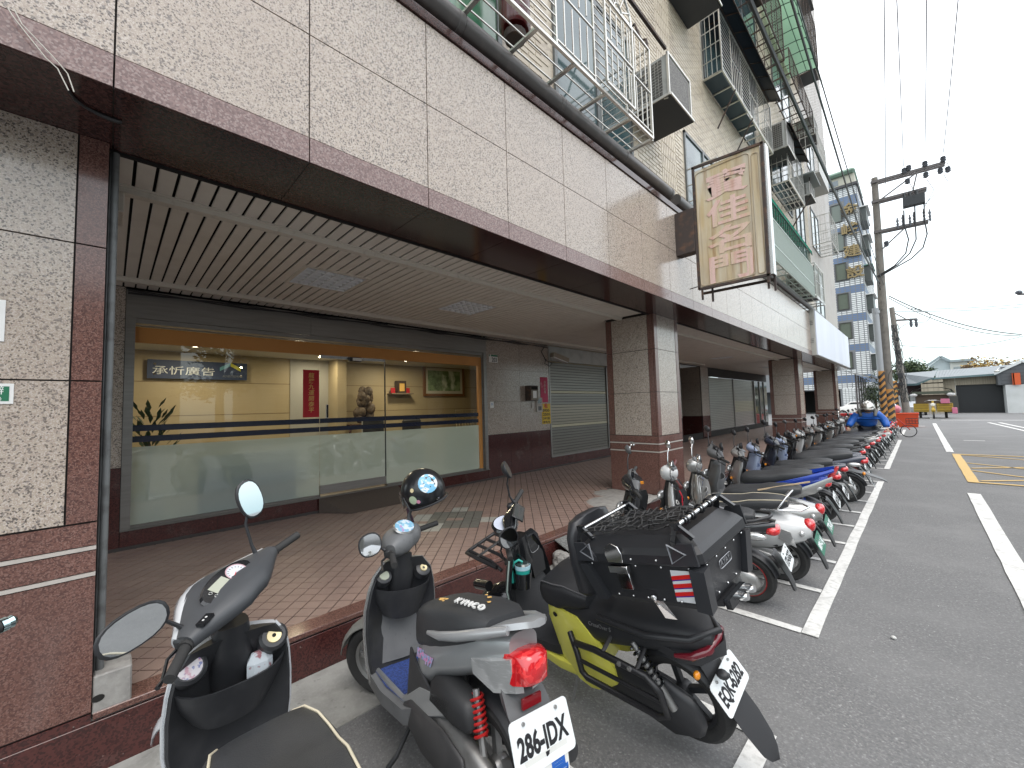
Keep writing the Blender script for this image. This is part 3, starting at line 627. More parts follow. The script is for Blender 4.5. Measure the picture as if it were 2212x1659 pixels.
# company sign on the back wall
def spot(axis, val, sx, sy): return on(axis, val, sx, sy)
sx_ = RX + .09
a = spot(0, sx_, 580, 1413); c = spot(0, sx_, 972, 1500)
t = thing('company_sign', 'navy company sign board with white characters and a small roof emblem on the shop wall', 'sign', (sx_, (a.y + c.y) / 2, (a.z + c.z) / 2))
y0, y1, z1, z0 = a.y, c.y, a.z, a.z - (c.y - a.y) * .225
b = MB().use(mat('navy_board', (.03, .05, .12), .6)); b.box((sx_ - .02, y0, z0), (sx_, y1, z1)); put('board', b, parent=t)
Lw = y1 - y0; SW = mat('sign_silver', (.70, .74, .78), .5)
letters('company_name', '承忻廣告', .3, basis(Vector((sx_ + .004, y0 + Lw * .345, (z0 + z1) / 2 - .02)) - t.location, (0, 1, 0), (0, 0, 1)), SW, t, width=Lw * .60, height=(z1 - z0) * .46, depth=.003)
b = MB().use(mat('emblem_teal', (.12, .33, .42), .4)); q = y0 + Lw * .70; zz = (z0 + z1) / 2
b.prism([(0, 0), (.17, .10), (.17, .17), (0, .07)], (sx_ + .002, q, zz + .0), (0, 1, 0), (0, 0, 1), (.004, 0, 0)); b.use(mat('emblem_lime', (.62, .62, .06), .4)); b.prism([(.172, .10), (.34, 0), (.34, .07), (.172, .17)], (sx_ + .002, q, zz), (0, 1, 0), (0, 0, 1), (.004, 0, 0)); put('emblem', b, parent=t)
letters('company_small_print', 'ADVERTISEMENT', .06, basis(Vector((sx_ + .003, y0 + Lw * .84, zz - .10)) - t.location, (0, 1, 0), (0, 0, 1)), mat('sign_grey', (.2, .23, .28), .4), t, width=Lw * .22, depth=.001)
b = MB().use(CHROME)
for yy in (y0 + .1, y1 - .1):
    for z in (z0 + .08, z1 - .08): b.disc((sx_ + .004, yy, z), (1, 0, 0), .02, 10)
put('sign_bolt', b, parent=t)
# landscape painting on the right wall, seen through the right pane
py_ = 6.38
a = spot(1, py_, 1668, 1440); 
t = thing('framed_painting', 'framed green landscape painting with a pale river on the warm stone wall', 'painting', (-8.0, py_, 1.9))
A = spot(0, RX + .06, 1667, 1435); C = spot(0, RX + .06, 1830, 1560); x_ = RX + .06
py0, py1, pz1, pz0 = A.y, C.y, A.z, C.z
b = MB().use(mat('oak_frame', (.22, .10, .035), .35))
for lo, hi in (((x_ - .04, py0, pz0), (x_, py1, pz0 + .07)), ((x_ - .04, py0, pz1 - .07), (x_, py1, pz1)), ((x_ - .04, py0, pz0 + .07), (x_, py0 + .07, pz1 - .07)), ((x_ - .04, py1 - .07, pz0 + .07), (x_, py1, pz1 - .07))): b.box(lo, hi)
put('picture_frame', b, parent=t)
b = MB().use(mat('mat_board', (.66, .66, .58), .7)); b.box((x_ - .03, py0 + .07, pz0 + .07), (x_ - .022, py1 - .07, pz1 - .07)); put('mount', b, parent=t)
b = MB().use(mat('painted_landscape', (.16, .26, .12), .6, coord='world', var=[((1, 2.5, 5), (.34, .48, .28), .4, .6, 'noise', .9), ((1, 9, 9), (.07, .12, .06), .5, .7, 'noise', .8), ((1, 3, 1.6), (.75, .85, .75), .58, .66, 'noise', .9)])); b.box((x_ - .024, py0 + .15, pz0 + .15), (x_ - .018, py1 - .15, pz1 - .15)); put('canvas', b, parent=t)
# scholar rock on a carved stand, desks, shelf, plant, counter
rkp = spot(0, -9.0, 1435, 1590)
t = thing('scholar_rock', 'brown scholar rock standing on a carved wooden stand behind the shop door', 'rock', (-9.0, rkp.y, 1.2))
b = MB().use(mat('rock_brown', (.085, .06, .04), .6, var=[(14, (.25, .20, .15), .5, .75, 'noise', .8)], bump=(30, .9)))
rr = random.Random(5)
for k in range(26): b.ell((-9.0 + rr.uniform(-.07, .07), rkp.y + rr.uniform(-.15, .15), rkp.z - .33 + .66 * rr.random()), (.09, .10, .12), 9, 6)
put('rock', b, parent=t, sm=True)
b = MB().use(mat('carved_wood', (.07, .025, .012), .4)); b.box((-9.2, rkp.y - .35, rkp.z - .52), (-8.8, rkp.y + .35, rkp.z - .46))
for s1 in (-.33, .33): b.tube([(-8.95, rkp.y + s1, rkp.z - .46), (-8.9, rkp.y + s1 * 1.15, rkp.z - .62), (-8.95, rkp.y + s1, rkp.z - .78)], .03, 6)
put('carved_stand', b, parent=t, sm=True)
def desk(label, x0, x1, y0, y1, h):
    t = thing('desk', label, 'desk', ((x0 + x1) / 2, (y0 + y1) / 2, FZ + .03))
    b = MB().use(mat('desk_dark', (.03, .028, .03), .4)); b.box((x0, y0, h - .04), (x1, y1, h)); put('desk_top', b, parent=t)
    b = MB().use(mat('desk_dark', (.03, .028, .03), .4)); b.box((x0 + .03, y0 + .03, FZ + .03), (x1 - .03, y1 - .03, h - .04)); put('desk_body', b, parent=t)
desk('long dark desk covered in papers behind the right glass pane', -8.5, -7.8, 3.3, 5.0, 1.02)
desk('dark sideboard carrying the scholar rock', -9.4, -8.7, rkp.y - .8, rkp.y + .9, rkp.z - .78)
t = thing('monitor', 'black computer monitor on the desk behind the right pane', 'monitor', (-8.1, 3.85, 1.02))
b = MB().use(BLK); b.box((-8.12, 3.7, 1.10), (-8.09, 4.15, 1.42)); b.use(WHITE); b.box((-8.13, 3.68, 1.08), (-8.122, 4.17, 1.44)); put('screen', b, parent=t); b = MB().use(BLK); b.cbox((-8.1, 3.92, 1.06), (.1, .12, .08)); put('stand', b, parent=t)
t = thing('office_chair', 'dark office chair back behind the right pane', 'chair', (-7.6, 4.55, .3))
b = MB().use(BLK); b.box((-7.62, 4.3, 1.0), (-7.56, 4.75, 1.42)); put('backrest', b, parent=t, bevel=.03); b = MB().use(BLK); b.box((-7.9, 4.3, .72), (-7.5, 4.75, .8)); put('seat', b, parent=t, bevel=.03); b = MB().use(BLK); b.tube([(-7.7, 4.52, .3), (-7.7, 4.52, .72)], .03, 6); put('post', b, parent=t)
t = thing('wall_shelf', 'small wall shelf with a house shrine between red cards', 'shelf', (-9.5, 4.9, 1.9))
A = spot(0, RX + .2, 1540, 1548); C = spot(0, RX + .2, 1625, 1548); z = (A.z + C.z) / 2
b = MB().use(mat('shelf_wood', (.20, .16, .11), .5)); b.box((RX, A.y, z - .03), (RX + .25, C.y, z)); put('shelf_board', b, parent=t)
b = MB().use(mat('shrine', (.06, .04, .03), .3)); m_ = (A.y + C.y) / 2; b.box((RX + .04, m_ - .12, z), (RX + .2, m_ + .12, z + .32)); b.use(GOLD); b.box((RX + .2, m_ - .07, z + .05), (RX + .205, m_ + .07, z + .25)); put('shrine', b, parent=t)
b = MB().use(REDP); b.box((RX + .1, A.y + .04, z), (RX + .12, A.y + .16, z + .14)); b.box((RX + .1, C.y - .14, z), (RX + .12, C.y - .04, z + .14)); put('red_card', b, parent=t)
t = thing('tea_cabinet', 'glass tea set cabinet with chrome edges at the right end of the shop', 'cabinet', (-7.0, 5.2, 1.0))
A = spot(0, -7.2, 1792, 1615); C = spot(0, -7.2, 1885, 1675)
b = MB().use(CHROME)
for z in (C.z - .02, (A.z + C.z) / 2 + .06, A.z): b.bar((-7.2, A.y, z), (-7.2, A.y + .75, z), .02)
for yy in (A.y, A.y + .25, A.y + .5, A.y + .75): b.bar((-7.2, yy, C.z - .02), (-7.2, yy, A.z), .012)
for k in range(9): b.lathe([(.0, 0), (.025, 0), (.03, .09), (.0, .09)], (-7.25, A.y + .06 + k * .08, C.z), (0, 0, 1), 8)
put('rack_and_cups', b, parent=t, sm=True)
b = MB().use(mat('cabinet_dark', (.03, .04, .04), .2)); b.box((-7.5, A.y - .05, FZ + .03), (-7.15, A.y + .8, C.z - .03)); put('cabinet_body', b, parent=t)
t = thing('house_plant', 'leafy green house plant behind the left end of the glass', 'plant', (-6.4, .35, FZ + .03))
b = MB().use(mat('leaf_green', (.045, .10, .025), .5)); rr = random.Random(8); 
for k in range(60):
    a_ = rr.uniform(0, 2 * pi); r_ = rr.uniform(.05, .26); z = rr.uniform(1.2, 1.72); x_, yy = -6.4 + r_ * cos(a_), .33 + r_ * sin(a_); tip = Vector((x_ + .1 * cos(a_), yy + .1 * sin(a_), z + .12)); m0 = Vector((x_, yy, z)); n_ = Vector((-sin(a_), cos(a_), 0)) * .022
    b.add([m0, m0.lerp(tip, .5) + n_, tip, m0.lerp(tip, .5) - n_], [(0, 1, 2, 3)])
put('leaves', b, parent=t); b = MB().use(mat('stem_brown', (.08, .06, .03), .8)); b.tube([(-6.4, .33, .7), (-6.4, .33, 1.3)], .015, 6); put('stem', b, parent=t)
b = MB().use(mat('glazed_pot', (.10, .08, .06), .3)); b.lathe([(.0, 0), (.12, 0), (.16, .4), (.13, .4)], (-6.4, .33, FZ + .03), (0, 0, 1), 14); put('pot', b, parent=t, sm=True)
# dark low sofa seen through the frosting
t = thing('sofa', 'dark teal sofa standing behind the frosted glass', 'sofa', (-6.6, 1.5, FZ + .03))
TEAL = mat('teal_upholstery', (.02, .035, .04), .7)
b = MB().use(TEAL); b.box((-6.35, .9, .62), (-6.0, 1.95, .86)); put('sofa_seat', b, parent=t, bevel=.04); b = MB().use(TEAL); b.box((-6.12, .75, .30), (-5.95, 1.8, 1.12)); put('sofa_back', b, parent=t, bevel=.04)
# ------------------------------------------------------------ upper facade
Z9 = lambda x, y: (2500 + x / 2.37, y / 2.37)
Z3 = lambda x, y: (2600 + x / 2.074, 500 + y / 2.074)
Z1 = lambda x, y: (1600 + x / 1.7015, y / 1.7015)
Z5 = lambda x, y: (3100 + x / 2.074, 1100 + y / 2.074)
ZB = lambda x, y: (3100 + x / 1.8433, 400 + y / 1.8433)
ZW = lambda x, y: (3300 + x / 3.022, 1350 + y / 3.022)
windows = []   # (y0,y1,z0,z1)
def gutter():
    t = thing('drain_gutter_pipe', 'thick dark horizontal pipe running along the top of the granite fascia', 'pipe', (-2.27, 6, 4.48))
    y = -3.0; k = 0
    while y < 5.40:
        y1 = min(y + 1.2, 5.45); b = MB().use(PIPE); b.tube([(-2.27, y, 4.483), (-2.27, y1, 4.48)], .082, 18); b.lathe([(.083, 0), (.088, .004), (.088, .05), (.083, .055)], (-2.27, y1 - .06, 4.48), (0, 1, 0), 18); put('pipe_section', b, parent=t, sm=True); y = y1 + .003
    y = 5.62
    while y < 17.5:
        b = MB().use(PIPE); b.tube([(-2.27, y, 4.48), (-2.27, y + 2.0, 4.48)], .082, 14); put('pipe_section', b, parent=t, sm=True); y += 2.003
gutter()
def bars(b, a, d, U, nU, V, nV, r=.006):
    """grid of bars on a rectangle: corner a, spans U and V"""
    a = Vector(a); U = Vector(U); V = Vector(V)
    for i in range(nU + 1): p = a + U * (i / max(1, nU)); b.bar(p, p + V, r * 2)
    for i in range(nV + 1): p = a + V * (i / max(1, nV)); b.bar(p, p + U, r * 2)
def cage(label, y0, y1, z0, z1, xo=-1.97, style='plain', m=None, floor='bars', arch=False, nv=None, sheet_side=True):
    m = m or STAIN; xi = UX + .01
    t = thing('window_cage', label, 'window cage', (xi, (y0 + y1) / 2, z0), 'barred window cages on the upper floors')
    b = MB().use(m)
    for y in (y0, y1):
        b.bar((xi, y, z0), (xo, y, z0), .024); b.bar((xi, y, z1), (xo, y, z1), .02); b.bar((xo, y, z0), (xo, y, z1), .024)
        b.bar((xi, y, z0), (xi, y, z1), .018)
    for z in (z0, z1): b.bar((xo, y0, z), (xo, y1, z), .026 if z == z0 else .02)
    put('cage_frame', b, parent=t)
    # front: alternating fields of upright bars and level bars
    b = MB().use(m); L = y1 - y0; n = max(2, round(L / .62)); 
    for k in range(n):
        ya = y0 + L * k / n; yb = y0 + L * (k + 1) / n; b.bar((xo, ya, z0), (xo, ya, z1), .016)
        if (k % 2 == 1 if style == 'alt' else style == 'upright'):
            zm = (z0 + z1) / 2; b.bar((xo + .002, ya, zm), (xo + .002, yb, zm), .014)
            for j in range(1, 5):
                y = ya + (yb - ya) * j / 5; b.bar((xo + .004, y, z0 + .06), (xo + .004, y, zm - .05), .011); b.bar((xo + .004, y, zm + .05), (xo + .004, y, z1 - .06), .011)
            b.bar((xo + .002, ya, z0 + .06), (xo + .002, yb, z0 + .06), .012)
        else:
            nn = int((z1 - z0) / .085)
            for j in range(1, nn): z = z0 + (z1 - z0) * j / nn; b.bar((xo - .002, ya, z), (xo - .002, yb, z), .009)
    put('front_bars', b, parent=t, kind='stuff')
    b = MB().use(m)
    for y in (y0, y1):
        nn = max(3, int((z1 - z0) / .28))
        if sheet_side:
            for j in range(1, nn): z = z0 + (z1 - z0) * j / nn; b.bar((xi, y, z), (xo, y, z), .014)
            for j in range(1, 4): x = xi + (xo - xi) * j / 4; b.bar((x, y, z0), (x, y, z1), .010)
        else:
            nn = int((z1 - z0) / .085)
            for j in range(1, nn): z = z0 + (z1 - z0) * j / nn; b.bar((xi, y, z), (xo, y, z), .010)
    put('side_bars', b, parent=t, kind='stuff')
    b = MB().use(m)
    n = max(2, round(L / .52))
    for k in range(n + 1): y = y0 + L * k / n; b.bar((xi, y, z0 - .012), (xo, y, z0 - .012), .034, .02)
    if floor == 'bars':
        for j in range(1, 5): x = xi + (xo - xi) * j / 5; b.bar((x, y0, z0), (x, y1, z0), .010)
    put('floor_bars', b, parent=t, kind='stuff')
    if floor == 'sheet':
        b = MB().use(mat('blue_floor_sheet', (.05, .075, .10), .45, .3, coord='world')); b.box((xi, y0 + .02, z0 + .0), (xo - .03, y1 - L * .35, z0 + .008)); put('floor_sheet', b, parent=t)
        b = MB().use(RUSTY)
        for k in (.18, .5): b.bar((xo + .03, y0 + L * k, z0 - .03), (xi + .0, y0 + L * k + .05, z0 - .62), .022)
        put('brace', b, parent=t)
    if arch:
        # sunburst arch panel standing proud of the front
        ya, yb = arch; zm = z0 + .06; b = MB().use(m); xx = xo + .05; ym = (ya + yb) / 2; r = (yb - ya) / 2; zt = z1 - .12
        b.bar((xx, ya, zm), (xx, ya, zt), .02); b.bar((xx, yb, zm), (xx, yb, zt), .02); b.bar((xx, ya, zm), (xx, yb, zm), .02); b.bar((xx, ya, zt), (xx, yb, zt), .016); b.bar((xx, ya, (zm + zt) / 2), (xx, yb, (zm + zt) / 2), .016)
        b.tube([(xx, ym + r * cos(a), zt + r * 1.1 * sin(a)) for a in [pi * k / 14 for k in range(15)]], .011, 6)
        b.tube([(xx, ym + r * .3 * cos(a), zt + r * .33 * sin(a)) for a in [pi * k / 8 for k in range(9)]], .008, 5)
        for k in range(1, 6): a = pi * k / 6; b.bar((xx, ym + r * .3 * cos(a), zt + r * .33 * sin(a)), (xx, ym + r * cos(a), zt + r * 1.1 * sin(a)), .010)
        for j in range(1, 5):
            y = ya + (yb - ya) * j / 5
            for zz0, zz1 in ((zm, (zm + zt) / 2), ((zm + zt) / 2, zt)): b.bar((xx, y, zz0 + .05), (xx, y, zz1 - .05), .012)
        put('arch_panel', b, parent=t)
    return t
def window(y0, y1, z0, z1, m=None, curtain=None):
    windows.append((y0, y1, z0, z1))
    f = MB().use(mat('window_frame_grey', (.14, .15, .15), .4, .4, coord='world'))
    for lo, hi in (((UX, y0, z0), (UX + .03, y1, z0 + .05)), ((UX, y0, z1 - .05), (UX + .03, y1, z1)), ((UX, y0, z0), (UX + .03, y0 + .05, z1)), ((UX, y1 - .05, z0), (UX + .03, y1, z1)), ((UX + .001, (y0 + y1) / 2 - .03, z0), (UX + .034, (y0 + y1) / 2 + .03, z1))): f.box(lo, hi)
    f = put('window', f, parent=B)
    b = MB().use(m or mat('window_pane', (.05, .09, .10), .06, .0, coord='world', spec=.9, var=[(1.5, (.12, .17, .17), .45, .6, 'noise', .8)])); b.box((UX - .0, y0 + .05, z0 + .05), (UX + .012, y1 - .05, z1 - .05)); put('pane', b, parent=f)
GRPANE = mat('green_pane', (.05, .17, .10), .08, spec=.9, coord='world', var=[(2, (.20, .32, .22), .45, .6, 'noise', .8)])
def awning(label, y0, y1, z, xo, m, rib, drop=.30, name='awning'):
    t = thing(name, label, 'awning', (UX, (y0 + y1) / 2, z), 'curved awnings over the windows'); xi = UX + .01; D = xo - xi
    prof = [(xi, z), (xi + D * .55, z - .03), (xi + D * .85, z - .10), (xo, z - drop * .7), (xo + .01, z - drop)]
    n = max(2, round((y1 - y0) / .55))
    for k in range(n):
        ya = y0 + (y1 - y0) * k / n + .004; yb = y0 + (y1 - y0) * (k + 1) / n - .004; b = MB().use(m); b.sheet([[(p[0], ya, p[1]), (p[0], yb, p[1])] for p in prof] ); b.sheet([[(p[0], ya, p[1] + .004), (p[0], yb, p[1] + .004)] for p in prof]); put('awning_sheet', b, parent=t, sm=60)
    b = MB().use(rib)
    for k in range(n + 1): y = y0 + (y1 - y0) * k / n; b.tube([(p[0], y, p[1] - .012) for p in prof], .012, 5)
    b.tube([(prof[-1][0], y0, prof[-1][1]), (prof[-1][0], y1, prof[-1][1])], .012, 5); b.tube([(prof[1][0], y0, prof[1][1] - .02), (prof[1][0], y1, prof[1][1] - .02)], .010, 5); put('awning_ribs', b, parent=t)
    return t
ACW = mat('ac_white', (.42, .42, .40), .45, coord='world', var=[(8, (.28, .26, .23), .5, .75, 'noise', .6)]); ACG = mat('ac_grille', (.09, .085, .08), .6, .3, coord='world', var=[((90, 90, 90), (.22, .21, .19), .5, .55, 'vor', .6)]); ACD = mat('shelf_dark', (.035, .038, .042), .6)
def ac(label, y0, y1, z0, z1, xo=-2.03, xi=None):
    xi = xi or UX + .01; t = thing('air_conditioner', label, 'air conditioner', (xi, (y0 + y1) / 2, z0), 'boxed air conditioners on the facade')
    b = MB().use(ACW); b.box((xi, y0 + .012, z0 + .03), (xo - .012, y1 - .012, z1 - .012)); put('casing', b, parent=t)
    b = MB().use(ACG); b.box((xi + .06, y0 + .004, z0 + .07), (xo - .09, y0 + .010, z1 - .05)); b.box((xo - .010, y0 + .05, z0 + .07), (xo - .004, y1 - .05, z1 - .05)); put('grille', b, parent=t)
    b = MB().use(STAIN)
    for k in range(1, 12): z = z0 + .07 + (z1 - z0 - .12) * k / 12; b.bar((xi + .06, y0 + .002, z), (xo - .09, y0 + .002, z), .004)
    for k in range(1, 9): x = xi + .06 + (xo - xi - .15) * k / 9; b.bar((x, y0 + .002, z0 + .07), (x, y0 + .002, z1 - .05), .004)
    put('grille_wires', b, parent=t)
    b = MB().use(ACD); b.box((xi, y0 - .02, z0 - .005), (xo + .02, y1 + .02, z0 + .012)); b.use(STAIN); b.bar((xi, y0 - .02, z0 + .01), (xo + .02, y0 - .02, z0 + .01), .03); b.bar((xo + .02, y0 - .02, z0 + .01), (xo + .02, y1 + .02, z0 + .01), .03); b.bar((xo - .02, y0 + .0, z0 - .01), (xi, y0 + .02, z0 + .14), .02)
    for q in ((xo - .005, y0 + .005), (xo - .005, y1 - .005)): b.bar((q[0], q[1], z0), (q[0], q[1], z1), .026)
    b.bar((xo - .005, y0 + .005, z1), (xo - .005, y1 - .005, z1), .02); put('shelf', b, parent=t); return t
X = 0
# second floor, nearest the camera
cage('long silver window cage with a sunburst arch panel above the dark pipe, nearest the camera', .85, 4.29, 4.60, 5.66, -1.95, 'alt', arch=(3.27, 3.80), sheet_side=False)
window(1.2, 2.55, 4.75, 6.6, GRPANE); window(3.35, 5.05, 4.75, 6.7)
t = thing('water_boiler', 'tall dark red water tank hanging inside the nearest window cage', 'water heater', (-2.3, 2.5, 4.85))
b = MB().use(mat('oxblood_enamel', (.10, .012, .014), .15, coat=.6)); b.lathe([(0, 0), (.12, 0), (.14, .03), (.14, .85), (.1, .9), (0, .9)], (-2.28, 2.42, 4.86), (0, 0, 1), 18); put('tank', b, parent=t, sm=True)
b = MB().use(RUSTY); b.lathe([(0, 0), (.09, 0), (.10, .05)], (-2.28, 2.42, 4.78), (0, 0, 1), 14); put('tank_foot', b, parent=t)
t = thing('bare_awning', 'bare dark awning rail on two curved arms over the nearest cage', 'awning', (UX, 3.5, 5.9))
a_ = on(0, -2.05, *Z1(1500, 0)); c_ = on(0, -2.05, *Z1(1735, 325))
b = MB().use(RUSTY); b.bar((-2.05, a_.y - 2.2, c_.z + .02), (-2.05, c_.y, c_.z), .035); put('rail', b, parent=t)
for y in (3.55, 4.29): b = MB().use(RUSTY); b.tube([(-1.95, y, 5.66), (-1.97, y, 5.80), (-2.05, y + .05, 5.88), (-2.15, y + .1, c_.z - .02), (-2.3, y + .15, c_.z + .0)], .014, 6); put('curved_arm', b, parent=t)
ac('boxed air conditioner with wire grille beside the nearest window cage', 5.02, 5.74, 5.56, 6.16)
ac('air conditioner box cut off by the top of the view, only its grey underside showing', 6.55, 7.36, 8.46, 9.1)
window(8.1, 11.6, 7.9, 9.5)
cage('grey cage with blue floor sheet and long dark awning on the third floor', 8.03, 11.75, 7.84, 9.05, -2.24, 'alt', floor='sheet')
awning('long dark navy awning over the third floor cage', 8.0, 11.9, 9.35, -2.02, mat('navy_sheet', (.018, .026, .04), .45, coord='world'), RUSTY, .22)
# small cage behind the rusty sign
p = on(0, -2.2, *Z9(430, 1455)); 
cage('bare low cage with one air conditioner just behind the top of the rusted sign', 6.95, 8.3, 4.75, 5.60, -2.1, 'upright')
window(6.9, 8.6, 4.7, 6.3)
# third floor farther on
ac('air conditioner box with pale casing above the second barred cage', 12.35, 13.2, 8.2, 8.95)
q0 = on(0, -2.1, *Z3(1050, 430)); q1 = on(0, -2.1, *Z3(1178, 632)); 
window(q0.y + .5, q1.y + 1, q0.z + .1, q0.z + 1.9)
cage('narrow cage of pale bars with a blue sheet side beyond the rusted sign', q0.y, q1.y, q0.z, q0.z + 1.15, -2.1, 'upright')
awning('short black awning over the narrow pale cage', q0.y - .15, q1.y + .3, q0.z + 1.6, -1.95, mat('black_sheet', (.015, .016, .018), .5), RUSTY, .25)
# green awning, second floor, beyond the sign
g0 = on(0, -1.95, *Z3(915, 1065)); g1 = on(0, -1.95, *Z3(1255, 1372)); gt = on(0, -1.95, *Z3(905, 740))
GRP = cloth('green_awning', (.03, .36, .24)); GRR = mat('green_rib', (.015, .07, .05), .5)
cage('long cage of close upright pale bars under the green awning', g0.y, g1.y, g0.z, gt.z, -1.95, 'upright', mat('pale_green_bar', (.45, .52, .48), .4, .3))
b = MB().use(mat('pale_green_bar', (.45, .52, .48), .4)); n = int((g1.y - g0.y) / .075)
t = thing('pale_railing', 'dense pale green railing lining the long cage under the green awning', 'railing', (-1.93, (g0.y + g1.y) / 2, g0.z))
for k in range(n + 1): y = g0.y + (g1.y - g0.y) * k / n; b.bar((-1.93, y, g0.z), (-1.93, y, gt.z - .02), .016)
put('uprights', b, parent=t, kind='stuff'); b = MB().use(mat('pale_green_bar', (.45, .52, .48), .4)); b.bar((-1.93, g0.y, g0.z + .3), (-1.93, g1.y, g0.z + .3), .02); b.bar((-1.93, g0.y, gt.z - .02), (-1.93, g1.y, gt.z - .02), .02); put('rails', b, parent=t)
awning('long bright green ribbed awning over the close barred cage', g0.y - .4, g1.y + .1, gt.z + .75, -1.95, GRP, GRR, .38)
b = MB().use(GRR); t = thing('scroll_brackets', 'row of dark green looped brackets below the bright green awning', 'bracket', (-1.96, (g0.y + g1.y) / 2, gt.z + .2), None)
n = int((g1.y - g0.y) / .45)
for k in range(n):
    y = g0.y + .45 * k + .1
    for s_ in (0, .2): b = MB().use(GRR); b.tube([(-1.95, y + s_ + .09 * sin(a), gt.z + .19 + .19 * cos(a)) for a in [2 * pi * j / 12 for j in range(12)]], .009, 5, closed=True); put('loop', b, parent=t)
ac('air conditioner in an open cage at the far end of the green awning', g1.y + .15, g1.y + 1.1, g0.z + .1, g0.z + .85, -1.98)
cage('open grid cage round the air conditioner beyond the green awning', g1.y + .08, g1.y + 1.5, g0.z, g0.z + 1.0, -1.9, 'upright')
ra = on(0, -2.0, *Z3(1300, 690)); 
ac('cream air conditioner under a little grey tin roof on a bracket', 15.2, 16.0, ra.z, ra.z + .42, -2.0); b = MB().use(mat('tin_roof', (.25, .28, .27), .5, .4)); t = thing('tin_roof', 'little grey tin roof over the cream air conditioner', 'roof', (-2.1, 15.6, ra.z + .6)); b.box((UX, 15.0, ra.z + .58), (-1.85, 16.2, ra.z + .62)); put('sheet', b, parent=t); b = MB().use(RUSTY); b.bar((-2.0, 15.3, ra.z - .02), (UX, 15.4, ra.z - .9), .03); b.bar((-2.0, 15.3, ra.z), (-2.0, 15.3, ra.z + .58), .02); put('strut', b, parent=t)
window(16.4, 17.9, 6.4, 9.2)
ba = on(0, -1.9, *Z9(1570, 1640)); 
t = thing('balcony_box', 'white projecting balcony with grey soffit and barred window high above the green awning', 'balcony', (-2.2, 14.5, 8.0))
zb = 9.0; b = MB().use(mat('balcony_white', (.50, .50, .48), .5, coord='world', var=[(5, (.36, .36, .34), .5, .75, 'noise', .5)])); b.box((UX, 16.2, zb), (-1.85, 18.2, zb + .06)); b.box((-1.88, 16.2, zb + .06), (-1.85, 18.2, zb + .75)); put('balcony_slab', b, parent=t); b = MB().use(STAIN); bars(b, (-1.87, 16.2, zb + .75), 0, (0, 2, 0), 14, (0, 0, .8), 2); bars(b, (UX, 16.2, zb + .0), 0, (.73, 0, 0), 5, (0, 0, 1.5), 3); put('balcony_rail', b, parent=t)
window(16.3, 18.1, zb + .2, zb + 1.6)
# fourth floor and up: light green awning, cages, boxes
l0 = on(0, -1.9, *Z9(1500, 880)); l1 = on(0, -1.9, *Z9(1620, 915)); l2 = on(0, -1.9, *Z9(1370, 290))
LG = cloth('mint_awning', (.58, .74, .63))
window(14.2, 16.6, 10.9, 12.4)
awning('large mint green awning on a dark green frame high on the facade', 13.2, 17.2, 13.25, -1.72, LG, GRR, .9)
cage('rusty flower cage under the mint awning', 13.3, 16.9, 10.75, 11.5, -2.0, 'plain', RUSTY)
cage('dark cage high on the facade left of the mint awning', 9.6, 12.6, 10.7, 12.2, -2.0, 'plain', RUSTY); window(9.8, 12.4, 10.8, 12.4)
awning('dark awning left of the mint green one', 9.4, 12.7, 12.7, -1.95, mat('black_sheet', (.015, .016, .018), .5), RUSTY, .2)
ac('air conditioner in a grid cage under the mint awning, right end', 17.3, 18.1, 10.9, 11.6)
ac('air conditioner box high by the pale end wall', 18.6, 19.4, 14.1, 14.8)
ac('topmost air conditioner box near the sky', 18.6, 19.4, 17.0, 17.7)
cage('high tangled cage below the topmost air conditioner', 14.6, 18.3, 13.9, 15.4, -1.9, 'plain', RUSTY); window(14.8, 18, 14, 15.6)
cage('highest cage at the top edge of the view', 12.0, 15.5, 16.8, 18.2, -1.9, 'plain', RUSTY); window(12.2, 15.3, 16.9, 18.5)
cage('high rusty cage over the long navy awning', 8.4, 11.6, 13.8, 15.2, -1.95, 'plain', RUSTY); window(8.6, 11.4, 13.9, 15.5)
cage('small cage low by the far corner of the facade', 19.3, 21.2, 7.6, 8.7, -2.0, 'plain'); window(19.4, 21.1, 7.6, 9.2); window(19.2, 21.2, 4.9, 6.8); window(19.4, 21.2, 10.9, 12.3)
# wall tiles: cream bricks, with upright soldier strips; white-grey tile towards the far end
def wall_tiles():
    BW, BH, J = .218, .0648, .019; near = []; groups = {0: [], 1: []}
    def hole(y0, y1, z0, z1):
        for w in windows:
            if y1 > w[0] and y0 < w[1] and z1 > w[2] and z0 < w[3]: return True
        return False
    r = 0; z = 4.40
    while z < 22.5:
        y = 1.2 - (BW / 2 if r % 2 else 0)
        while y < 25:
            mi = 0 if y < 18.7 else 1
            ya, yb = y, y + BW
            for s0 in (6.0, 12.3):
                if ya < s0 < yb: yb = s0
                elif ya < s0 + .518 < yb: ya = s0 + .518
                elif s0 <= ya and yb <= s0 + .518: yb = ya
            if yb - ya > .03 and not hole(ya, yb, z, z + BH): groups[mi].append((ya + J / 2, yb - J / 2, z + J / 2, z + BH - J / 2))
            y += BW
        r += 1; z += BH
    for ya in (6.0, 12.3):
        for k in range(8):
            z = 4.4
            while z < 22.5:
                y = ya + .0648 * k
                if not hole(y, y + .06, z, z + .2): groups[0].append((y + J / 2, y + .0648 - J / 2, z + J / 2, z + BW - J / 2))
                z += BW
    return groups
G_ = wall_tiles(); wt = MB().use(BJOINT); wt.box((UX - .05, 1.0, 4.35), (UX - .002, 25.02, 23)); wtile = put('tiled_wall', wt, parent=B)
PALE = mat('pale_wall_tile', (.50, .47, .44), .45, coord='world', var=[(2.2, (.40, .36, .33), .4, .7, 'noise', .6), ((1, 1, .3), (.56, .55, .54), .45, .7, 'noise', .7)])
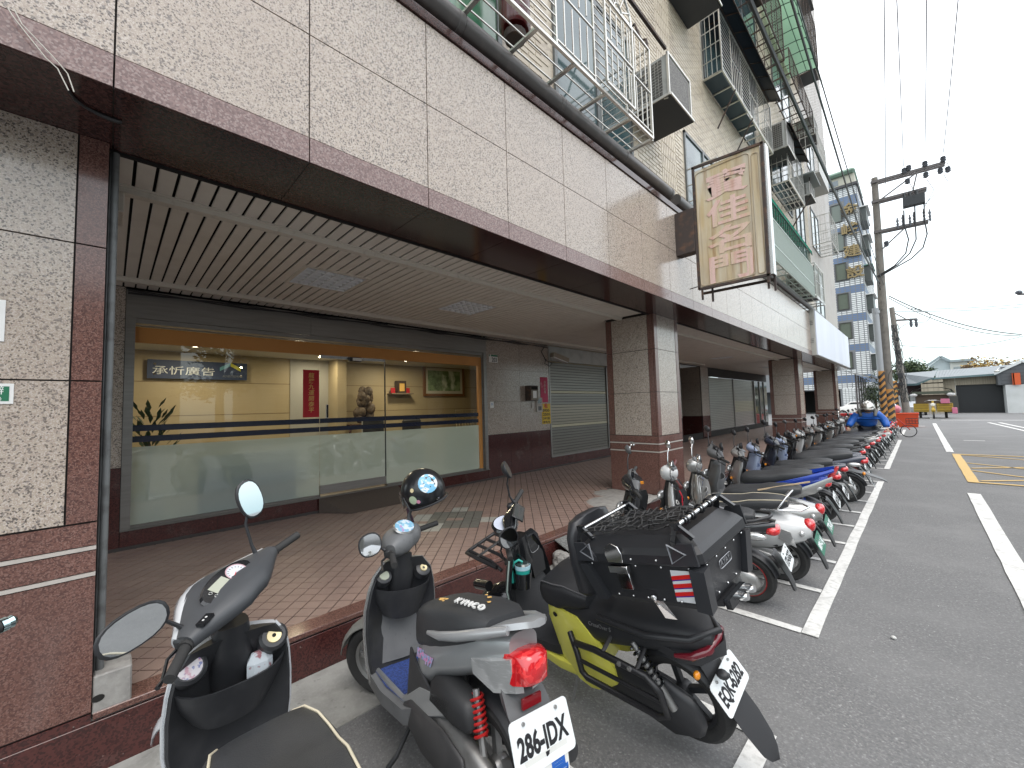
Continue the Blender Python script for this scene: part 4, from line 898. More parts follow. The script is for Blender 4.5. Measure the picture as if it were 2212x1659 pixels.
g0_ = sorted(G_[0], key=lambda q: (q[0] - 0) ** 2 + (q[2] - 1.6) ** 2); n300 = g0_[:300]
for q in n300: piece('wall_brick', (.008, q[1] - q[0], q[3] - q[2]), (UX + .002, (q[0] + q[1]) / 2, (q[2] + q[3]) / 2), WALLW, wtile)
def bulk(name, L, m):
    a = np.array(L); n = len(a); x1 = UX + .006; x0 = UX - .002
    V = np.zeros((n, 8, 3)); 
    for i, (yy, zz, xx) in enumerate(((0, 2, x1), (1, 2, x1), (1, 3, x1), (0, 3, x1), (0, 2, x0), (1, 2, x0), (1, 3, x0), (0, 3, x0))): V[:, i, 0] = xx; V[:, i, 1] = a[:, yy]; V[:, i, 2] = a[:, zz]
    F = np.array([(0, 1, 2, 3), (0, 4, 5, 1), (1, 5, 6, 2), (2, 6, 7, 3), (3, 7, 4, 0)]); F = (F[None] + np.arange(n)[:, None, None] * 8).reshape(-1, 4)
    me = bpy.data.meshes.new(name); c = V.reshape(-1, 3).mean(0); me.from_pydata((V.reshape(-1, 3) - c).tolist(), [], F.tolist()); me.materials.append(m)
    o = bpy.data.objects.new(name, me); COL.objects.link(o); o.parent = wtile; o.location = Vector(c) - root_of(wtile); o['kind'] = 'stuff'
bulk('wall_bricks', g0_[300:], WALLW); bulk('pale_wall_bricks', G_[1], PALE)
# ------------------------------------------------------------ rusted projecting sign
SY = 5.50
sgn = thing('projecting_sign', 'rusted hanging sign with four faded pink characters on stained tan panel', 'sign', (-1.53, SY, 3.09))
TAN = mat('stained_sign_panel', (.62, .50, .30), .5, coord='world', var=[((9, 9, .9), (.72, .67, .56), .42, .62, 'noise', .9), ((14, 14, .8), (.30, .15, .05), .52, .70, 'noise', .85), ((3, 3, 1.1), (.46, .30, .12), .50, .70, 'noise', .6), (1.8, (.46, .40, .30), .45, .65, 'noise', .6), (60, (.5, .46, .38), .7, .8, 'noise', .5)])
b = MB().use(TAN); b.box((-1.95, SY + .004, 3.11), (-1.185, SY + .14, 4.70)); put('panel', b, parent=sgn)
b = MB().use(RUSTY)
for (p0_, p1_) in (((-1.965, 3.095), (-1.965, 4.76)), ((-1.175, 3.0), (-1.155, 4.72)), ((-1.98, 4.755), (-1.14, 4.70)), ((-1.97, 3.10), (-1.15, 3.09))): b.bar((p0_[0], SY, p0_[1]), (p1_[0], SY, p1_[1]), .03, .03)
put('rust_frame', b, parent=sgn)
b = MB().use(RUSTY); b.bar((-1.97, SY + .15, 3.07), (-1.15, SY + .15, 3.06), .03); b.bar((-1.93, SY + .0, 2.95), (-1.93, SY + .0, 3.1), .022); b.bar((-1.83, SY + .08, 2.92), (-1.83, SY + .08, 3.1), .022); b.bar((-1.19, SY + .06, 2.94), (-1.19, SY + .06, 3.1), .022); b.bar((-1.14, SY + .14, 2.92), (-1.14, SY + .14, 3.1), .022); b.bar((-2.09, SY - .0, 3.13), (-1.97, SY + 0, 3.14), .01); put('lower_bracket', b, parent=sgn)
b = MB().use(mat('sign_edge_steel', (.60, .61, .61), .25, .8, coord='world', var=[((20, 20, 1.5), (.3, .29, .28), .5, .7, 'noise', .6)])); b.box((-1.16, SY + .02, 3.10), (-1.12, SY + .14, 4.70)); put('steel_edge', b, parent=sgn)
b = MB().use(mat('weathered_groove', (.42, .31, .18), .5, coord='world', var=[((20, 20, 1), (.50, .45, .36), .4, .6, 'noise', .8)]))
def rr_path(x0, x1, z0, z1, r, n=5):
    P = []
    for cx_, cz_, a0 in ((x1 - r, z1 - r, 0), (x0 + r, z1 - r, pi / 2), (x0 + r, z0 + r, pi), (x1 - r, z0 + r, 3 * pi / 2)):
        for k in range(n + 1): a = a0 + pi / 2 * k / n; P.append((cx_ + r * cos(a), SY, cz_ + r * sin(a)))
    return P
b.tube(rr_path(-1.94, -1.30, 3.13, 4.66, .05), .006, 6, closed=True); b.tube(rr_path(-1.275, -1.20, 3.13, 4.62, .03), .006, 6, closed=True); put('raised_border', b, parent=sgn, sm=True)
PINK = mat('faded_pink', (.78, .55, .50), .6, coord='world', var=[((10, 10, 1.2), (.58, .30, .20), .50, .68, 'noise', .8), ((16, 16, 1.), (.66, .54, .36), .5, .62, 'noise', .7), (130, (.45, .36, .24), .56, .66, 'noise', .5)])
for k, ch in enumerate('寶佳名門'):
    letters('sign_character', ch, .36, basis(Vector((-1.575, SY + .001, 4.40 - k * .365)) - sgn.location, (1, 0, 0), (0, 0, 1)), PINK, sgn, width=.50, height=.345, depth=.004, bold=.007)
b = MB().use(RUSTY); b.box((FX + .002, SY - .02, 3.62), (-1.985, SY + .13, 4.215)); put('mounting_box', b, parent=sgn, bevel=.004)
# blank white light box at the far end of the fascia
t = thing('blank_light_box', 'blank white light box sign filling the far end of the fascia', 'sign', (-2.1, 19, 2.95))
b = MB().use(mat('light_box_white', (.72, .75, .84), .3, coord='world', var=[((1, .9, .4), (.64, .67, .80), .42, .6, 'noise', .8)])); b.box((-2.13, 15.28, 2.97), (-2.105, 23.4, 4.34)); put('face_sheet', b, parent=t)
b = MB().use(mat('box_side', (.50, .50, .46), .5, coord='world', var=[(6, (.38, .37, .34), .5, .7, 'noise', .5)])); b.box((-2.5, 15.22, 2.955), (-2.132, 23.42, 4.36)); put('box_side', b, parent=t)
b = MB().use(BLK)
for z in (3.35, 3.4, 3.45, 3.9, 3.95, 4.0): b.box((-2.24, 15.21, z), (-2.17, 15.219, z + .012))
put('vents', b, parent=t)
# loose wires under the fascia at upper left
t = thing('loose_wires', 'pale loose wires dangling from the fascia at the upper left', 'wire', (-2.3, -.3, 3.0))
WIREP = mat('pale_wire', (.55, .52, .46), .6)
def px3(pts, ax, v): return [on(ax, v, *p) for p in pts]
Z7 = lambda x, y: (x / 1.276, y / 1.276)
for P in ([(40, 40), (60, 75), (150, 190), (230, 290), (290, 345), (345, 455)], [(70, 45), (110, 120), (200, 215), (290, 310), (340, 370), (372, 462)]):
    b = MB().use(WIREP); pts = px3([Z7(*p) for p in P], 0, FX + .03); b.tube(pts, .0022, 5); put('wire', b, parent=t)
b = MB().use(BLK); pts = px3([Z7(*p) for p in [(345, 455), (375, 500), (430, 540), (500, 575), (560, 600), (612, 615)]], 2, SZ - .01); b.tube(pts, [.006, .007, .006, .009, .011, .008], 6); put('taped_bundle', b, parent=t)
# cables along the shop header and lamp by the shutter
t = thing('header_cables', 'sagging black cables clipped along the steel header under the ceiling', 'cable', (WX + .04, 3, 2.95))
b = MB().use(BLK); rr = random.Random(2)
for k in range(4):
    pts = [(WX + .03 + .012 * k, .1 + 6.7 * i / 26, 2.945 - .01 * k - (.012 * (1 - cos(i * 1.7 + k)))) for i in range(27)]; b.tube(pts, .006, 5)
put('cable_run', b, parent=t, kind='stuff'); b = MB().use(WIREP); b.tube([(WX + .06, 3.0 + i * .2, 2.93 - .05 * sin(pi * i / 19)) for i in range(20)], .003, 4); put('pale_cable', b, parent=t)
b = MB().use(BLK); b.tube([(WX + .03, 6.75, 2.95), (WX + .03, 6.62, 2.80), (WX + .04, 6.75, 2.62), (WX + .05, 6.95, 2.57), (WX + .04, 6.88, 2.50), (WX + .03, 6.72, 2.55), (WX + .03, 6.78, 2.66)], .009, 6); put('hanging_loop', b, parent=t, sm=True)
t = thing('lamp_fixture', 'old cream box lamp hanging crooked above the shutter', 'lamp', (WX + .1, 7.1, 2.66))
b = MB().use(mat('old_cream', (.36, .31, .24), .5)); M = Matrix.Translation((WX + .12, 7.14, 2.70)) @ Euler((radians(-14), 0, radians(-8))).to_matrix().to_4x4(); b.cbox((0, 0, 0), (.14, .48, .10), M); put('lamp_box', b, parent=t, bevel=.01); b = MB().use(WHITE); b.cbox((0, 0, -.06), (.12, .44, .02), M); put('diffuser', b, parent=t)
# small things on the wall
def plaque(nm, label, cat, y0, y1, z0, z1, m, dep=.006, extra=None):
    t = thing(nm, label, cat, (WX, (y0 + y1) / 2, z0)); b = MB().use(m); b.box((WX + .003, y0, z0), (WX + .003 + dep, y1, z1)); put('plate', b, parent=t); return t
def on_wall(t, s, y, z, size, m, x=WX + .0105, **k): letters('lettering', s, size, basis(Vector((x, y, z)) - t.location, (0, 1, 0), (0, 0, 1)), m, t, depth=.0004, **k)
INK = PLK
t = plaque('house_number', 'white and green house number plate reading 203 beside the shop front', 'sign', 5.115, 5.34, 2.485, 2.635, WHITE)
b = MB().use(mat('plate_green', (.02, .16, .08), .4)); b.box((WX + .0095, 5.165, 2.60), (WX + .0102, 5.338, 2.633)); b.box((WX + .0095, 5.117, 2.60), (WX + .0102, 5.14, 2.633)); put('green_stripe', b, parent=t)
on_wall(t, '203', 5.25, 2.54, .1, INK, width=.13, height=.085, bold=.002)
t = plaque('paper_notice', 'small white notice stuck low on the granite beside the shop front', 'notice', 5.12, 5.21, 1.61, 1.73, WHITE); on_wall(t, '內有\n監視', 5.165, 1.68, .025, mat('notice_blue', (.1, .2, .45), .5))
t = plaque('red_banner', 'pink red spring couplet banner above the yellow rental notice', 'banner', 6.58, 6.82, 1.70, 2.25, mat('magenta_paper', (.56, .02, .10), .5, coord='world', var=[((6, 6, 6), (.70, .25, .32), .62, .72, 'noise', .7)]))
on_wall(t, '迎\n春\n納\n福', 6.72, 2.03, .07, mat('banner_pale', (.75, .62, .6), .5))
t = plaque('rental_notice', 'yellow handwritten rental notice with phone number', 'notice', 6.61, 6.89, 1.235, 1.675, mat('yellow_paper', (.72, .47, .02), .5))
on_wall(t, '租', 6.74, 1.62, .11, mat('notice_red', (.55, .05, .02), .5), width=.11, bold=.003)
for k, s in enumerate(('0930-', '2501', '39洽', '邱先生')): on_wall(t, s, 6.75, 1.525 - k * .085, .08, INK, width=.24, height=.06, bold=.002)
t = thing('mailbox', 'rusty box mailbox with a white paper slip on the granite wall', 'mailbox', (WX, 6.23, 1.75))
b = MB().use(RUSTY); b.box((WX + .002, 6.10, 1.74), (WX + .15, 6.34, 2.05)); put('box', b, parent=t, bevel=.004)
b = MB().use(mat('mailbox_front', (.17, .14, .11), .45, .4)); b.box((WX + .152, 6.12, 1.75), (WX + .158, 6.33, 1.96)); put('front_door', b, parent=t); b = MB().use(WHITE); b.box((WX + .159, 6.17, 1.79), (WX + .161, 6.28, 1.94)); put('paper_slip', b, parent=t); b = MB().use(DARK); b.box((WX + .156, 6.13, 1.975), (WX + .160, 6.32, 2.02)); put('letter_slot', b, parent=t)
t = thing('intercom', 'beige intercom panel with dark screen beside the rental notice', 'intercom', (WX, 6.5, 1.5))
b = MB().use(TRIMW); b.box((WX + .002, 6.42, 1.66), (WX + .03, 6.60, 1.80)); put('camera_unit', b, parent=t); b = MB().use(BLKG); b.box((WX + .031, 6.45, 1.68), (WX + .034, 6.57, 1.78)); put('screen', b, parent=t); b = MB().use(TRIMW); b.box((WX + .002, 6.42, 1.50), (WX + .035, 6.60, 1.65)); put('call_unit', b, parent=t); b = MB().use(GRPL); b.box((WX + .036, 6.46, 1.53), (WX + .038, 6.56, 1.62)); put('keypad', b, parent=t)
t = plaque('door_bell', 'small cream bell push below the mailbox', 'door bell', 6.27, 6.34, 1.58, 1.70, TRIMW, .015)
t = thing('tap', 'chrome water tap on the brown base of the middle pillar', 'tap', (-3.1, 5.69, .98))
b = MB().use(CHROME); b.tube([(-3.13, 5.70, .985), (-3.13, 5.62, .985), (-3.13, 5.59, .965), (-3.13, 5.585, .93)], .012, 8); b.tube([(-3.13, 5.64, .985), (-3.13, 5.64, 1.03)], .008, 6); b.bar((-3.16, 5.64, 1.033), (-3.10, 5.64, 1.033), .01); b.lathe([(0, 0), (.025, 0), (.022, .01), (0, .01)], (-3.13, 5.698, .985), (0, -1, 0), 12); put('tap_body', b, parent=t, sm=True)
# signs on the left pillar edge
t = thing('green_plate', 'green enamel plate with white characters cut off by the left edge of the view', 'sign', (PXF, -.37, 1.7)); a_ = on(0, PXF + .003, 0, 1510); c_ = on(0, PXF + .003, 52, 1590)
b = MB().use(WHITE); b.box((PXF + .001, a_.y - .2, c_.z), (PXF + .004, c_.y, a_.z)); b.use(mat('plate_green', (.02, .16, .08), .4)); b.box((PXF + .004, a_.y - .2, c_.z + .012), (PXF + .0055, c_.y - .012, a_.z - .012)); put('plate', b, parent=t)
letters('lettering', '辦', .04, basis(Vector((PXF + .006, c_.y - .045, (a_.z + c_.z) / 2 + .012)) - t.location, (0, 1, 0), (0, 0, 1)), WHITE, t, depth=.0003); letters('lettering', '公設', .02, basis(Vector((PXF + .006, c_.y - .05, (a_.z + c_.z) / 2 - .025)) - t.location, (0, 1, 0), (0, 0, 1)), WHITE, t, depth=.0003)
t = thing('white_plate', 'blank white enamel plate cut off by the left edge of the view', 'sign', (PXF, -.4, 2.0)); a_ = on(0, PXF + .003, 0, 1180); c_ = on(0, PXF + .003, 16, 1345); b = MB().use(WHITE); b.box((PXF + .001, a_.y - .2, c_.z), (PXF + .005, c_.y, a_.z)); put('plate', b, parent=t)
# ------------------------------------------------------------ background
Y2 = 55.0
def at(px, Y=Y2): return on(1, Y, *px)
WT = mat('white_mosaic', (.72, .74, .74), .4, coord='world', var=[(.7, (.44, .45, .44), .45, .7, 'noise', .5)])
WTG = mat('mosaic_joint', (.20, .21, .22), .8)
BT = mat('blue_mosaic', (.12, .19, .33), .4, coord='world', var=[(1.2, (.16, .23, .36), .45, .7, 'noise', .6)])
c_ = at(ZB(530, 1000)); XR = -3.35; ZT = at(ZB(500, 600)).z
B2 = thing('tiled_building', 'white mosaic tiled apartment block with blue bands and gold characters behind the poles', 'building', (-9, Y2 + 6, 0))
b = MB().use(WTG); b.box((-18, Y2, 2.6), (XR, Y2 + 16, ZT)); b.box((-5.9, Y2, 0), (XR - .6, Y2 + 16, 2.6)); b.box((-18, Y2 + 6, 0), (-5.9, Y2 + 16, 2.6)); put('tower', b, parent=B2)
bands = [at(ZB(430, y)).z for y in (722, 932, 1152, 1365, 1580)]; step = (bands[0] - bands[4]) / 4; bands += [bands[4] - step, bands[4] - 2 * step]
wins = [(at(ZB(x0, y0)), at(ZB(x1, y1))) for x0, y0, x1, y1 in ((318, 768, 392, 868), (335, 972, 415, 1078), (352, 1188, 428, 1288), (368, 1405, 446, 1502), (383, 1615, 468, 1715))]
W2_ = [(a.x, c.x, c.z, a.z) for a, c in wins]; w_ = W2_[-1]; W2_.append((w_[0] - .1, w_[1] - .1, w_[2] - step, w_[3] - step))
def mosaic():
    tw, th = .42, .20; G = {0: [], 1: []}; z = 2.65; r = 0
    while z < ZT - .1:
        band = any(abs(z + th / 2 - q) < .42 for q in bands); x = -9.5
        while x < XR - .05:
            x1 = min(x + tw, XR)
            if not any(x1 > w[0] - .1 and x < w[1] + .1 and z + th > w[2] - .1 and z < w[3] + .1 for w in W2_): G[1 if band else 0].append((x, x1, z, z + th, 0))
            x += tw
        y = Y2 + .02
        while y < Y2 + 15: G[1 if band else 0].append((y, y + tw, z, z + th, 1)); y += tw
        z += th; r += 1
    return G
GM = mosaic()
for k, m, nm in ((0, WT, 'white_tiles'), (1, BT, 'blue_tiles')):
    b = MB().use(m); g_ = .035
    for (a, c, z0, z1, s) in GM[k]:
        if s == 0: b.add([(a + g_, Y2 - .02, z0 + g_), (c - g_, Y2 - .02, z0 + g_), (c - g_, Y2 - .02, z1 - g_), (a + g_, Y2 - .02, z1 - g_)], [(0, 1, 2, 3)])
        else: b.add([(XR + .02, a + g_, z0 + g_), (XR + .02, c - g_, z0 + g_), (XR + .02, c - g_, z1 - g_), (XR + .02, a + g_, z1 - g_)], [(0, 1, 2, 3)])
    put(nm, b, parent=B2, kind='stuff')
b = MB().use(WT); z = 0.0; x = XR - 2.2
while z < 2.55:
    x = XR - 2.4
    while x < XR - .65: b.add([(x + .03, Y2 - .02, z + .02), (x + .25, Y2 - .02, z + .02), (x + .25, Y2 - .02, z + .16), (x + .03, Y2 - .02, z + .16)], [(0, 1, 2, 3)]); x += .26
    z += .18
put('ground_floor_tiles', b, parent=B2, kind='stuff')
for w in W2_:
    f = MB().use(mat('dark_window_frame', (.05, .05, .045), .5)); f.box((w[0] - .08, Y2 - .12, w[2] - .08), (w[1] + .08, Y2 - .005, w[2])); f.box((w[0] - .08, Y2 - .12, w[3]), (w[1] + .08, Y2 - .005, w[3] + .08)); f.box((w[0] - .08, Y2 - .12, w[2]), (w[0], Y2 - .005, w[3])); f.box((w[1], Y2 - .12, w[2]), (w[1] + .08, Y2 - .005, w[3])); f = put('window', f, parent=B2)
    p = MB().use(mat('olive_glass', (.10, .125, .10), .1, spec=.8)); p.box((w[0], Y2 - .05, w[2]), (w[1], Y2 - .04, w[3])); put('pane', p, parent=f)
b = MB().use(mat('rooftop_cream', (.46, .44, .36), .6)); r0 = at(ZB(430, 530)); r1 = at(ZB(528, 600)); top = at(ZB(500, 500)).z; b.box((-9, Y2 + .3, ZT + .25), (XR - .1, Y2 + 8, top)); put('rooftop_room', b, parent=B2)
b = MB().use(mat('roof_green', (.18, .27, .21), .6)); b.box((-9.5, Y2 - .2, top), (XR, Y2 + 9, top + .5)); put('roof_cap', b, parent=B2, bevel=.2)
b = MB().use(mat('dark_cornice', (.05, .05, .055), .6)); b.box((-9.5, Y2 - .3, ZT), (XR + .15, Y2 + 15, ZT + .25)); put('cornice', b, parent=B2)
for k in range(2): b = MB().use(mat('roof_window', (.17, .2, .22), .1, spec=.8)); xx = -6.9 + k * 1.2; b.box((xx, Y2 + .27, ZT + .6), (xx + .9, Y2 + .31, top - .3)); put('window', b, parent=B2)
GCH = mat('gold_character', (.24, .18, .085), .45, .3)
for ch, px in zip('金峻建設', ((450, 782), (458, 925), (472, 1085), (495, 1235))):
    p = at(ZB(*px)); letters('gold_character', ch, 1.9, basis(Vector((p.x, Y2 - .2, p.z)) - B2.location, (1, 0, 0), (0, 0, 1)), GCH, B2, width=1.45, height=1.3, depth=.08, bold=.03)
for k, q in enumerate(bands[:6]):
    b = MB().use(mat('bay_grille', (.06, .07, .065), .5)); yy = Y2 + 1.2; b.box((XR + .02, yy, q - 2.2), (XR + .55, yy + 3.2, q - .7)); put('barred_bay', b, parent=B2)
    b = MB().use(mat('bay_roof', (.12, .25, .2), .5) if k == 2 else WHITE); b.box((XR + .02, yy - .2, q - .68), (XR + .75, yy + 3.5, q - .6)); put('bay_roof', b, parent=B2)
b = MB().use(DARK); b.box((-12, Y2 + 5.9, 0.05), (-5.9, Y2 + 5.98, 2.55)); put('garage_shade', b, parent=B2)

# warehouse at the end of the street
WH = thing('warehouse', 'long grey roofed warehouse with tan metal walls and a dark roller door', 'warehouse', (4, 58, 0)); YW = 56.0
TANW = mat('tan_corrugated', (.33, .29, .22), .6, coord='world', var=[((14, 14, .3), (.22, .19, .145), .45, .6, 'noise', .7)]); RFG = mat('grey_metal_roof', (.20, .225, .24), .5, coord='world', var=[((3.5, 3.5, 3.5), (.14, .16, .17), .45, .6, 'noise', .5)]); WHT = mat('grimy_white_wall', (.55, .57, .57), .7, coord='world', var=[(.8, (.42, .44, .43), .45, .7, 'noise', .7)])
def w_(x, y, Y=YW): return on(1, Y, *ZW(x, y))
dl = w_(1395, 505); dr = w_(1985, 482); wl = w_(1240, 435); ev = w_(1850, 368)
b = MB().use(TANW); b.box((wl.x, YW, 0), (dl.x - .02, YW + .3, ev.z - .15)); b.box((dl.x, YW, dl.z), (dr.x + .1, YW + .3, ev.z - .1)); put('front_wall', b, parent=WH)
b = MB().use(TANW); q = w_(985, 490, 55.0); b.box((q.x, YW - .9, 0), (wl.x, YW + .3, q.z + .1)); b.prism([(q.x, q.z), (wl.x, q.z), (wl.x, w_(1135, 425, 55.1).z), ((q.x + wl.x) / 2 + .1, w_(1135, 425, 55.1).z)], (0, YW - .9, 0), (1, 0, 0), (0, 0, 1), (0, .9, 0)); put('porch_wall', b, parent=WH)
b = MB().use(mat('black_roller_door', (.028, .03, .033), .45, .2, coord='world')); b.box((dl.x + .02, YW + .25, 0), (dr.x, YW + .4, dl.z)); dd = put('roller_door', b, parent=WH)
for k in range(18): piece('door_slat', (dr.x - dl.x - .05, .05, dl.z / 18 - .04), ((dl.x + dr.x) / 2, YW + .22, dl.z / 18 * (k + .5)), _mats['black_roller_door'], dd)
b = MB().use(mat('dark_side_door', (.06, .06, .055), .5)); sd = w_(1290, 635); b.box((sd.x, YW - .06, 0), (sd.x + .72, YW - .005, sd.z)); put('side_door', b, parent=WH)
# white lower wall and dark sided gable on the right
YG = 54.6; g0 = w_(1990, 500, YG); g1 = w_(1850, 370, YG); pk = w_(2180, 232, YG); 
b = MB().use(WHT); b.box((g0.x, YG, 0), (12, YG + 6, g0.z)); put('white_wall', b, parent=WH)
SID = mat('dark_siding', (.085, .092, .10), .55, coord='world'); xl = w_(1900, 430, YG).x
b = MB().use(SID); b.prism([(xl, g0.z + .01), (12, g0.z + .01), (12, pk.z - .3), (pk.x, pk.z), (xl, w_(1900, 365, YG).z - .05)], (0, YG, 0), (1, 0, 0), (0, 0, 1), (0, 6, 0)); put('gable', b, parent=WH)
for k in range(12):
    z = g0.z + .1 + k * .3
    if z < pk.z - .3: piece('siding_board', (4.2 if z < g0.z + 1.8 else 2.4, .03, .26), (xl + 2.3 + (0 if z < g0.z + 1.8 else 1.9), YG - .016, z + .13), SID, WH)
b = MB().use(mat('white_fascia', (.6, .63, .63), .5)); b.bar((g1.x, YG - .1, g1.z), (pk.x, YG - .1, pk.z + .08), .14, .2); b.bar((pk.x, YG - .1, pk.z + .08), (12, YG - .1, pk.z - .9), .14, .2); put('gable_trim', b, parent=WH)
so0 = w_(2062, 362, YG); so1 = w_(2172, 498, YG); b = MB().use(mat('orange_shutter', (.55, .09, .02), .5)); b.box((so1.x - .4, YG - .3, so1.z), (so1.x, YG - .24, so0.z)); b.box((so0.x, YG - .3, so1.z), (so0.x + .1, YG - .05, so0.z)); put('orange_shutter', b, parent=WH)
b = MB().use(WHT); b.box((so0.x + .12, YG - .1, so1.z + .05), (so1.x - .42, YG - .04, so0.z)); put('window', b, parent=WH)
b = MB().use(STAIN); b.tube([(dr.x - .35, YG, 3.9), (dr.x - .5, YG - .5, 3.75), (dr.x - .55, YG - .7, 3.65)], .04, 6); b.ell((dr.x - .58, YG - .75, 3.6), (.18, .12, .08), 8, 5); put('wall_lamp', b, parent=WH)
# roof sheets, ridge behind
e0 = w_(1160, 415, YW - .6); e1 = w_(1900, 362, YW - .6); YR = 63.0; r0 = w_(730, 366, YR); r1 = w_(2110, 256, YR)
n = 22
for k in range(n):
    f0, f1 = k / n, (k + 1) / n - .003; a = e0.lerp(e1, f0); c = e0.lerp(e1, f1); rs = w_(1180, 330, YR); d_ = rs.lerp(r1, f1); e_ = rs.lerp(r1, f0)
    b = MB().use(RFG); b.add([a, c, d_, e_] + [p - Vector((0, 0, .06)) for p in (a, c, d_, e_)], [(0, 1, 2, 3), (7, 6, 5, 4), (0, 4, 5, 1), (1, 5, 6, 2), (2, 6, 7, 3), (3, 7, 4, 0)]); put('roof_sheet', b, parent=WH)
YL = 59.0; l0 = w_(700, 492, YL); l1 = w_(945, 482, YL - 2.5); l2 = w_(1135, 413, YW - .9)
b = MB().use(RFG); b.add([l0, l1, l2, w_(1180, 330, YR), r0], [(0, 1, 2, 3, 4)]); put('left_roof', b, parent=WH)
b = MB().use(mat('roof_edge', (.10, .16, .17), .5)); b.bar(l0 - Vector((0, 0, .1)), l1 - Vector((0, 0, .1)), .2); b.bar(l1 - Vector((0, 0, .1)), l2 - Vector((0, 0, .1)), .2); b.bar(l2 - Vector((0, 0, .1)), e1 - Vector((0, 0, .1)), .16); put('roof_edge', b, parent=WH)
b = MB().use(mat('maroon_wall', (.05, .028, .03), .7)); a = w_(735, 500, 58.5); c = w_(990, 620, 58.5); b.box((a.x - 1, 58.5, c.z), (c.x + .3, 58.8, a.z + .2)); put('maroon_wall', b, parent=WH)
b = MB().use(WHT); b.box((a.x - 1, 58.4, 0), (c.x + .3, 58.8, c.z)); put('low_white_wall', b, parent=WH)
a = w_(770, 640, 58.4); c = w_(858, 722, 58.4); b = MB().use(mat('olive_glass', (.10, .125, .10), .1)); b.box((a.x, 58.33, c.z), (c.x, 58.39, a.z)); put('window', b, parent=WH)
# pale gabled house far behind
YH = 90.0; H = thing('gabled_house', 'pale blue gabled house rising behind the warehouse roof', 'house', (8, YH, 0)); hh = lambda x, y: on(1, YH, *ZW(x, y))
b = MB().use(mat('pale_blue_wall', (.50, .58, .60), .7)); a, pk2, c, d_ = hh(1085, 275), hh(1220, 180), hh(1325, 215), hh(1600, 215)
b.prism([(a.x, 0), (c.x, 0), (c.x, c.z), (pk2.x, pk2.z), (a.x, a.z)], (0, YH, 0), (1, 0, 0), (0, 0, 1), (0, 8, 0)); put('gable_wall', b, parent=H)
b = MB().use(mat('pale_cream_wall', (.60, .62, .58), .7)); b.box((c.x + .01, YH - .5, 0), (d_.x, YH + 8, d_.z)); put('side_wing', b, parent=H)
b = MB().use(mat('house_roof', (.30, .36, .38), .6)); b.bar((a.x - .3, YH - .3, a.z), (pk2.x, YH - .3, pk2.z + .2), .3); b.bar((pk2.x, YH - .3, pk2.z + .2), (c.x, YH - .3, c.z), .3); b.box((c.x, YH - .9, d_.z), (d_.x + .3, YH + 8, d_.z + .3)); put('roof', b, parent=H)
b = MB().use(mat('house_window', (.3, .35, .36), .2)); q0, q1 = hh(1370, 290), hh(1500, 300); b.box((q0.x, YH - .56, q1.z - .6), (q1.x, YH - .51, q0.z)); put('window', b, parent=H)
# trees
def tree(label, x, Y, zc, rx, rz, cols, n, trunk=.25, seed=1, leaf=.5, kind='tree', gap=0.):
    t = thing('tree', label, 'tree', (x, Y, 0)); rr = random.Random(seed)
    b = MB().use(mat('bark', (.12, .09, .07), .9)); b.tube([(x, Y, 0), (x + .2, Y, zc * .5), (x, Y, zc)], [trunk, trunk * .8, trunk * .4], 7)
    for k in range(9): a = rr.uniform(0, 2 * pi); b.tube([(x, Y, zc * .75), (x + rx * .5 * cos(a), Y + rx * .4 * sin(a), zc + rz * .2), (x + rx * .95 * cos(a), Y + rx * .7 * sin(a), zc + rz * rr.uniform(.0, .8))], [trunk * .4, trunk * .25, .04], 5)
    put('trunk', b, parent=t, sm=True)
    cl = [(x + rx * rr.uniform(-1, 1) * .8, Y + rx * rr.uniform(-.7, .7), zc + rz * rr.uniform(-.8, .8), rr.uniform(.25, .5) * rx * .6) for _ in range(16)]
    b = MB()
    for k in range(n):
        c = rr.choice(cl); b.use(rr.choice(cols)); p = Vector((c[0] + rr.gauss(0, c[3] * .6), c[1] + rr.gauss(0, c[3] * .6), c[2] + rr.gauss(0, c[3] * .45))); u = Vector((rr.gauss(0, 1), rr.gauss(0, 1), rr.gauss(0, .6))).normalized() * leaf * rr.uniform(.5, 1); v = u.cross(Vector((rr.gauss(0, 1), rr.gauss(0, 1), rr.gauss(0, 1)))).normalized() * leaf * .35
        b.add([p - u * .5, p + v * .5, p + u * .5, p - v * .5], [(0, 1, 2, 3)])
    put('crown', b, parent=t)
GA = [mat('leaf_dark', (.025, .05, .022), .6), mat('leaf_mid', (.05, .085, .03), .6), mat('leaf_light', (.09, .13, .05), .6)]; YA = [mat('leaf_gold', (.40, .25, .05), .6), mat('leaf_yellow', (.45, .32, .10), .6), mat('leaf_brown', (.16, .11, .08), .6)]
p = on(1, 78, *ZW(760, 310)); tree('dark green bushy tree behind the left end of the warehouse', p.x, 78, p.z - .6, 2.8, 1.7, GA, 2300, seed=3)
p = on(1, 80, *ZW(980, 320)); tree('dark green tree beside the pale gabled house', p.x - .6, 80, p.z - .6, 1.9, 1.2, GA, 1500, seed=5)
p = on(1, 84, *ZW(1760, 235)); tree('golden yellow tree rising over the warehouse roof', p.x + .6, 84, p.z - .7, 3.0, 1.3, YA, 520, seed=8, leaf=.6)
p = on(1, 86, *ZW(2040, 225)); tree('thin brownish tree above the dark gable', p.x, 86, p.z - .5, 3.2, 1.2, YA[1:], 230, seed=9, leaf=.5)
p = on(1, 84, *ZW(1610, 265)); tree('small golden tree between the pale house and the taller yellow tree', p.x, 84, p.z - .5, 1.2, .6, YA, 150, seed=11, leaf=.5)
p = on(1, 27, *ZW(440, 680)); t = thing('shrub', 'spiky green shrub growing behind the striped pole', 'shrub', (p.x, 27.5, 0)); rr = random.Random(4); b = MB()
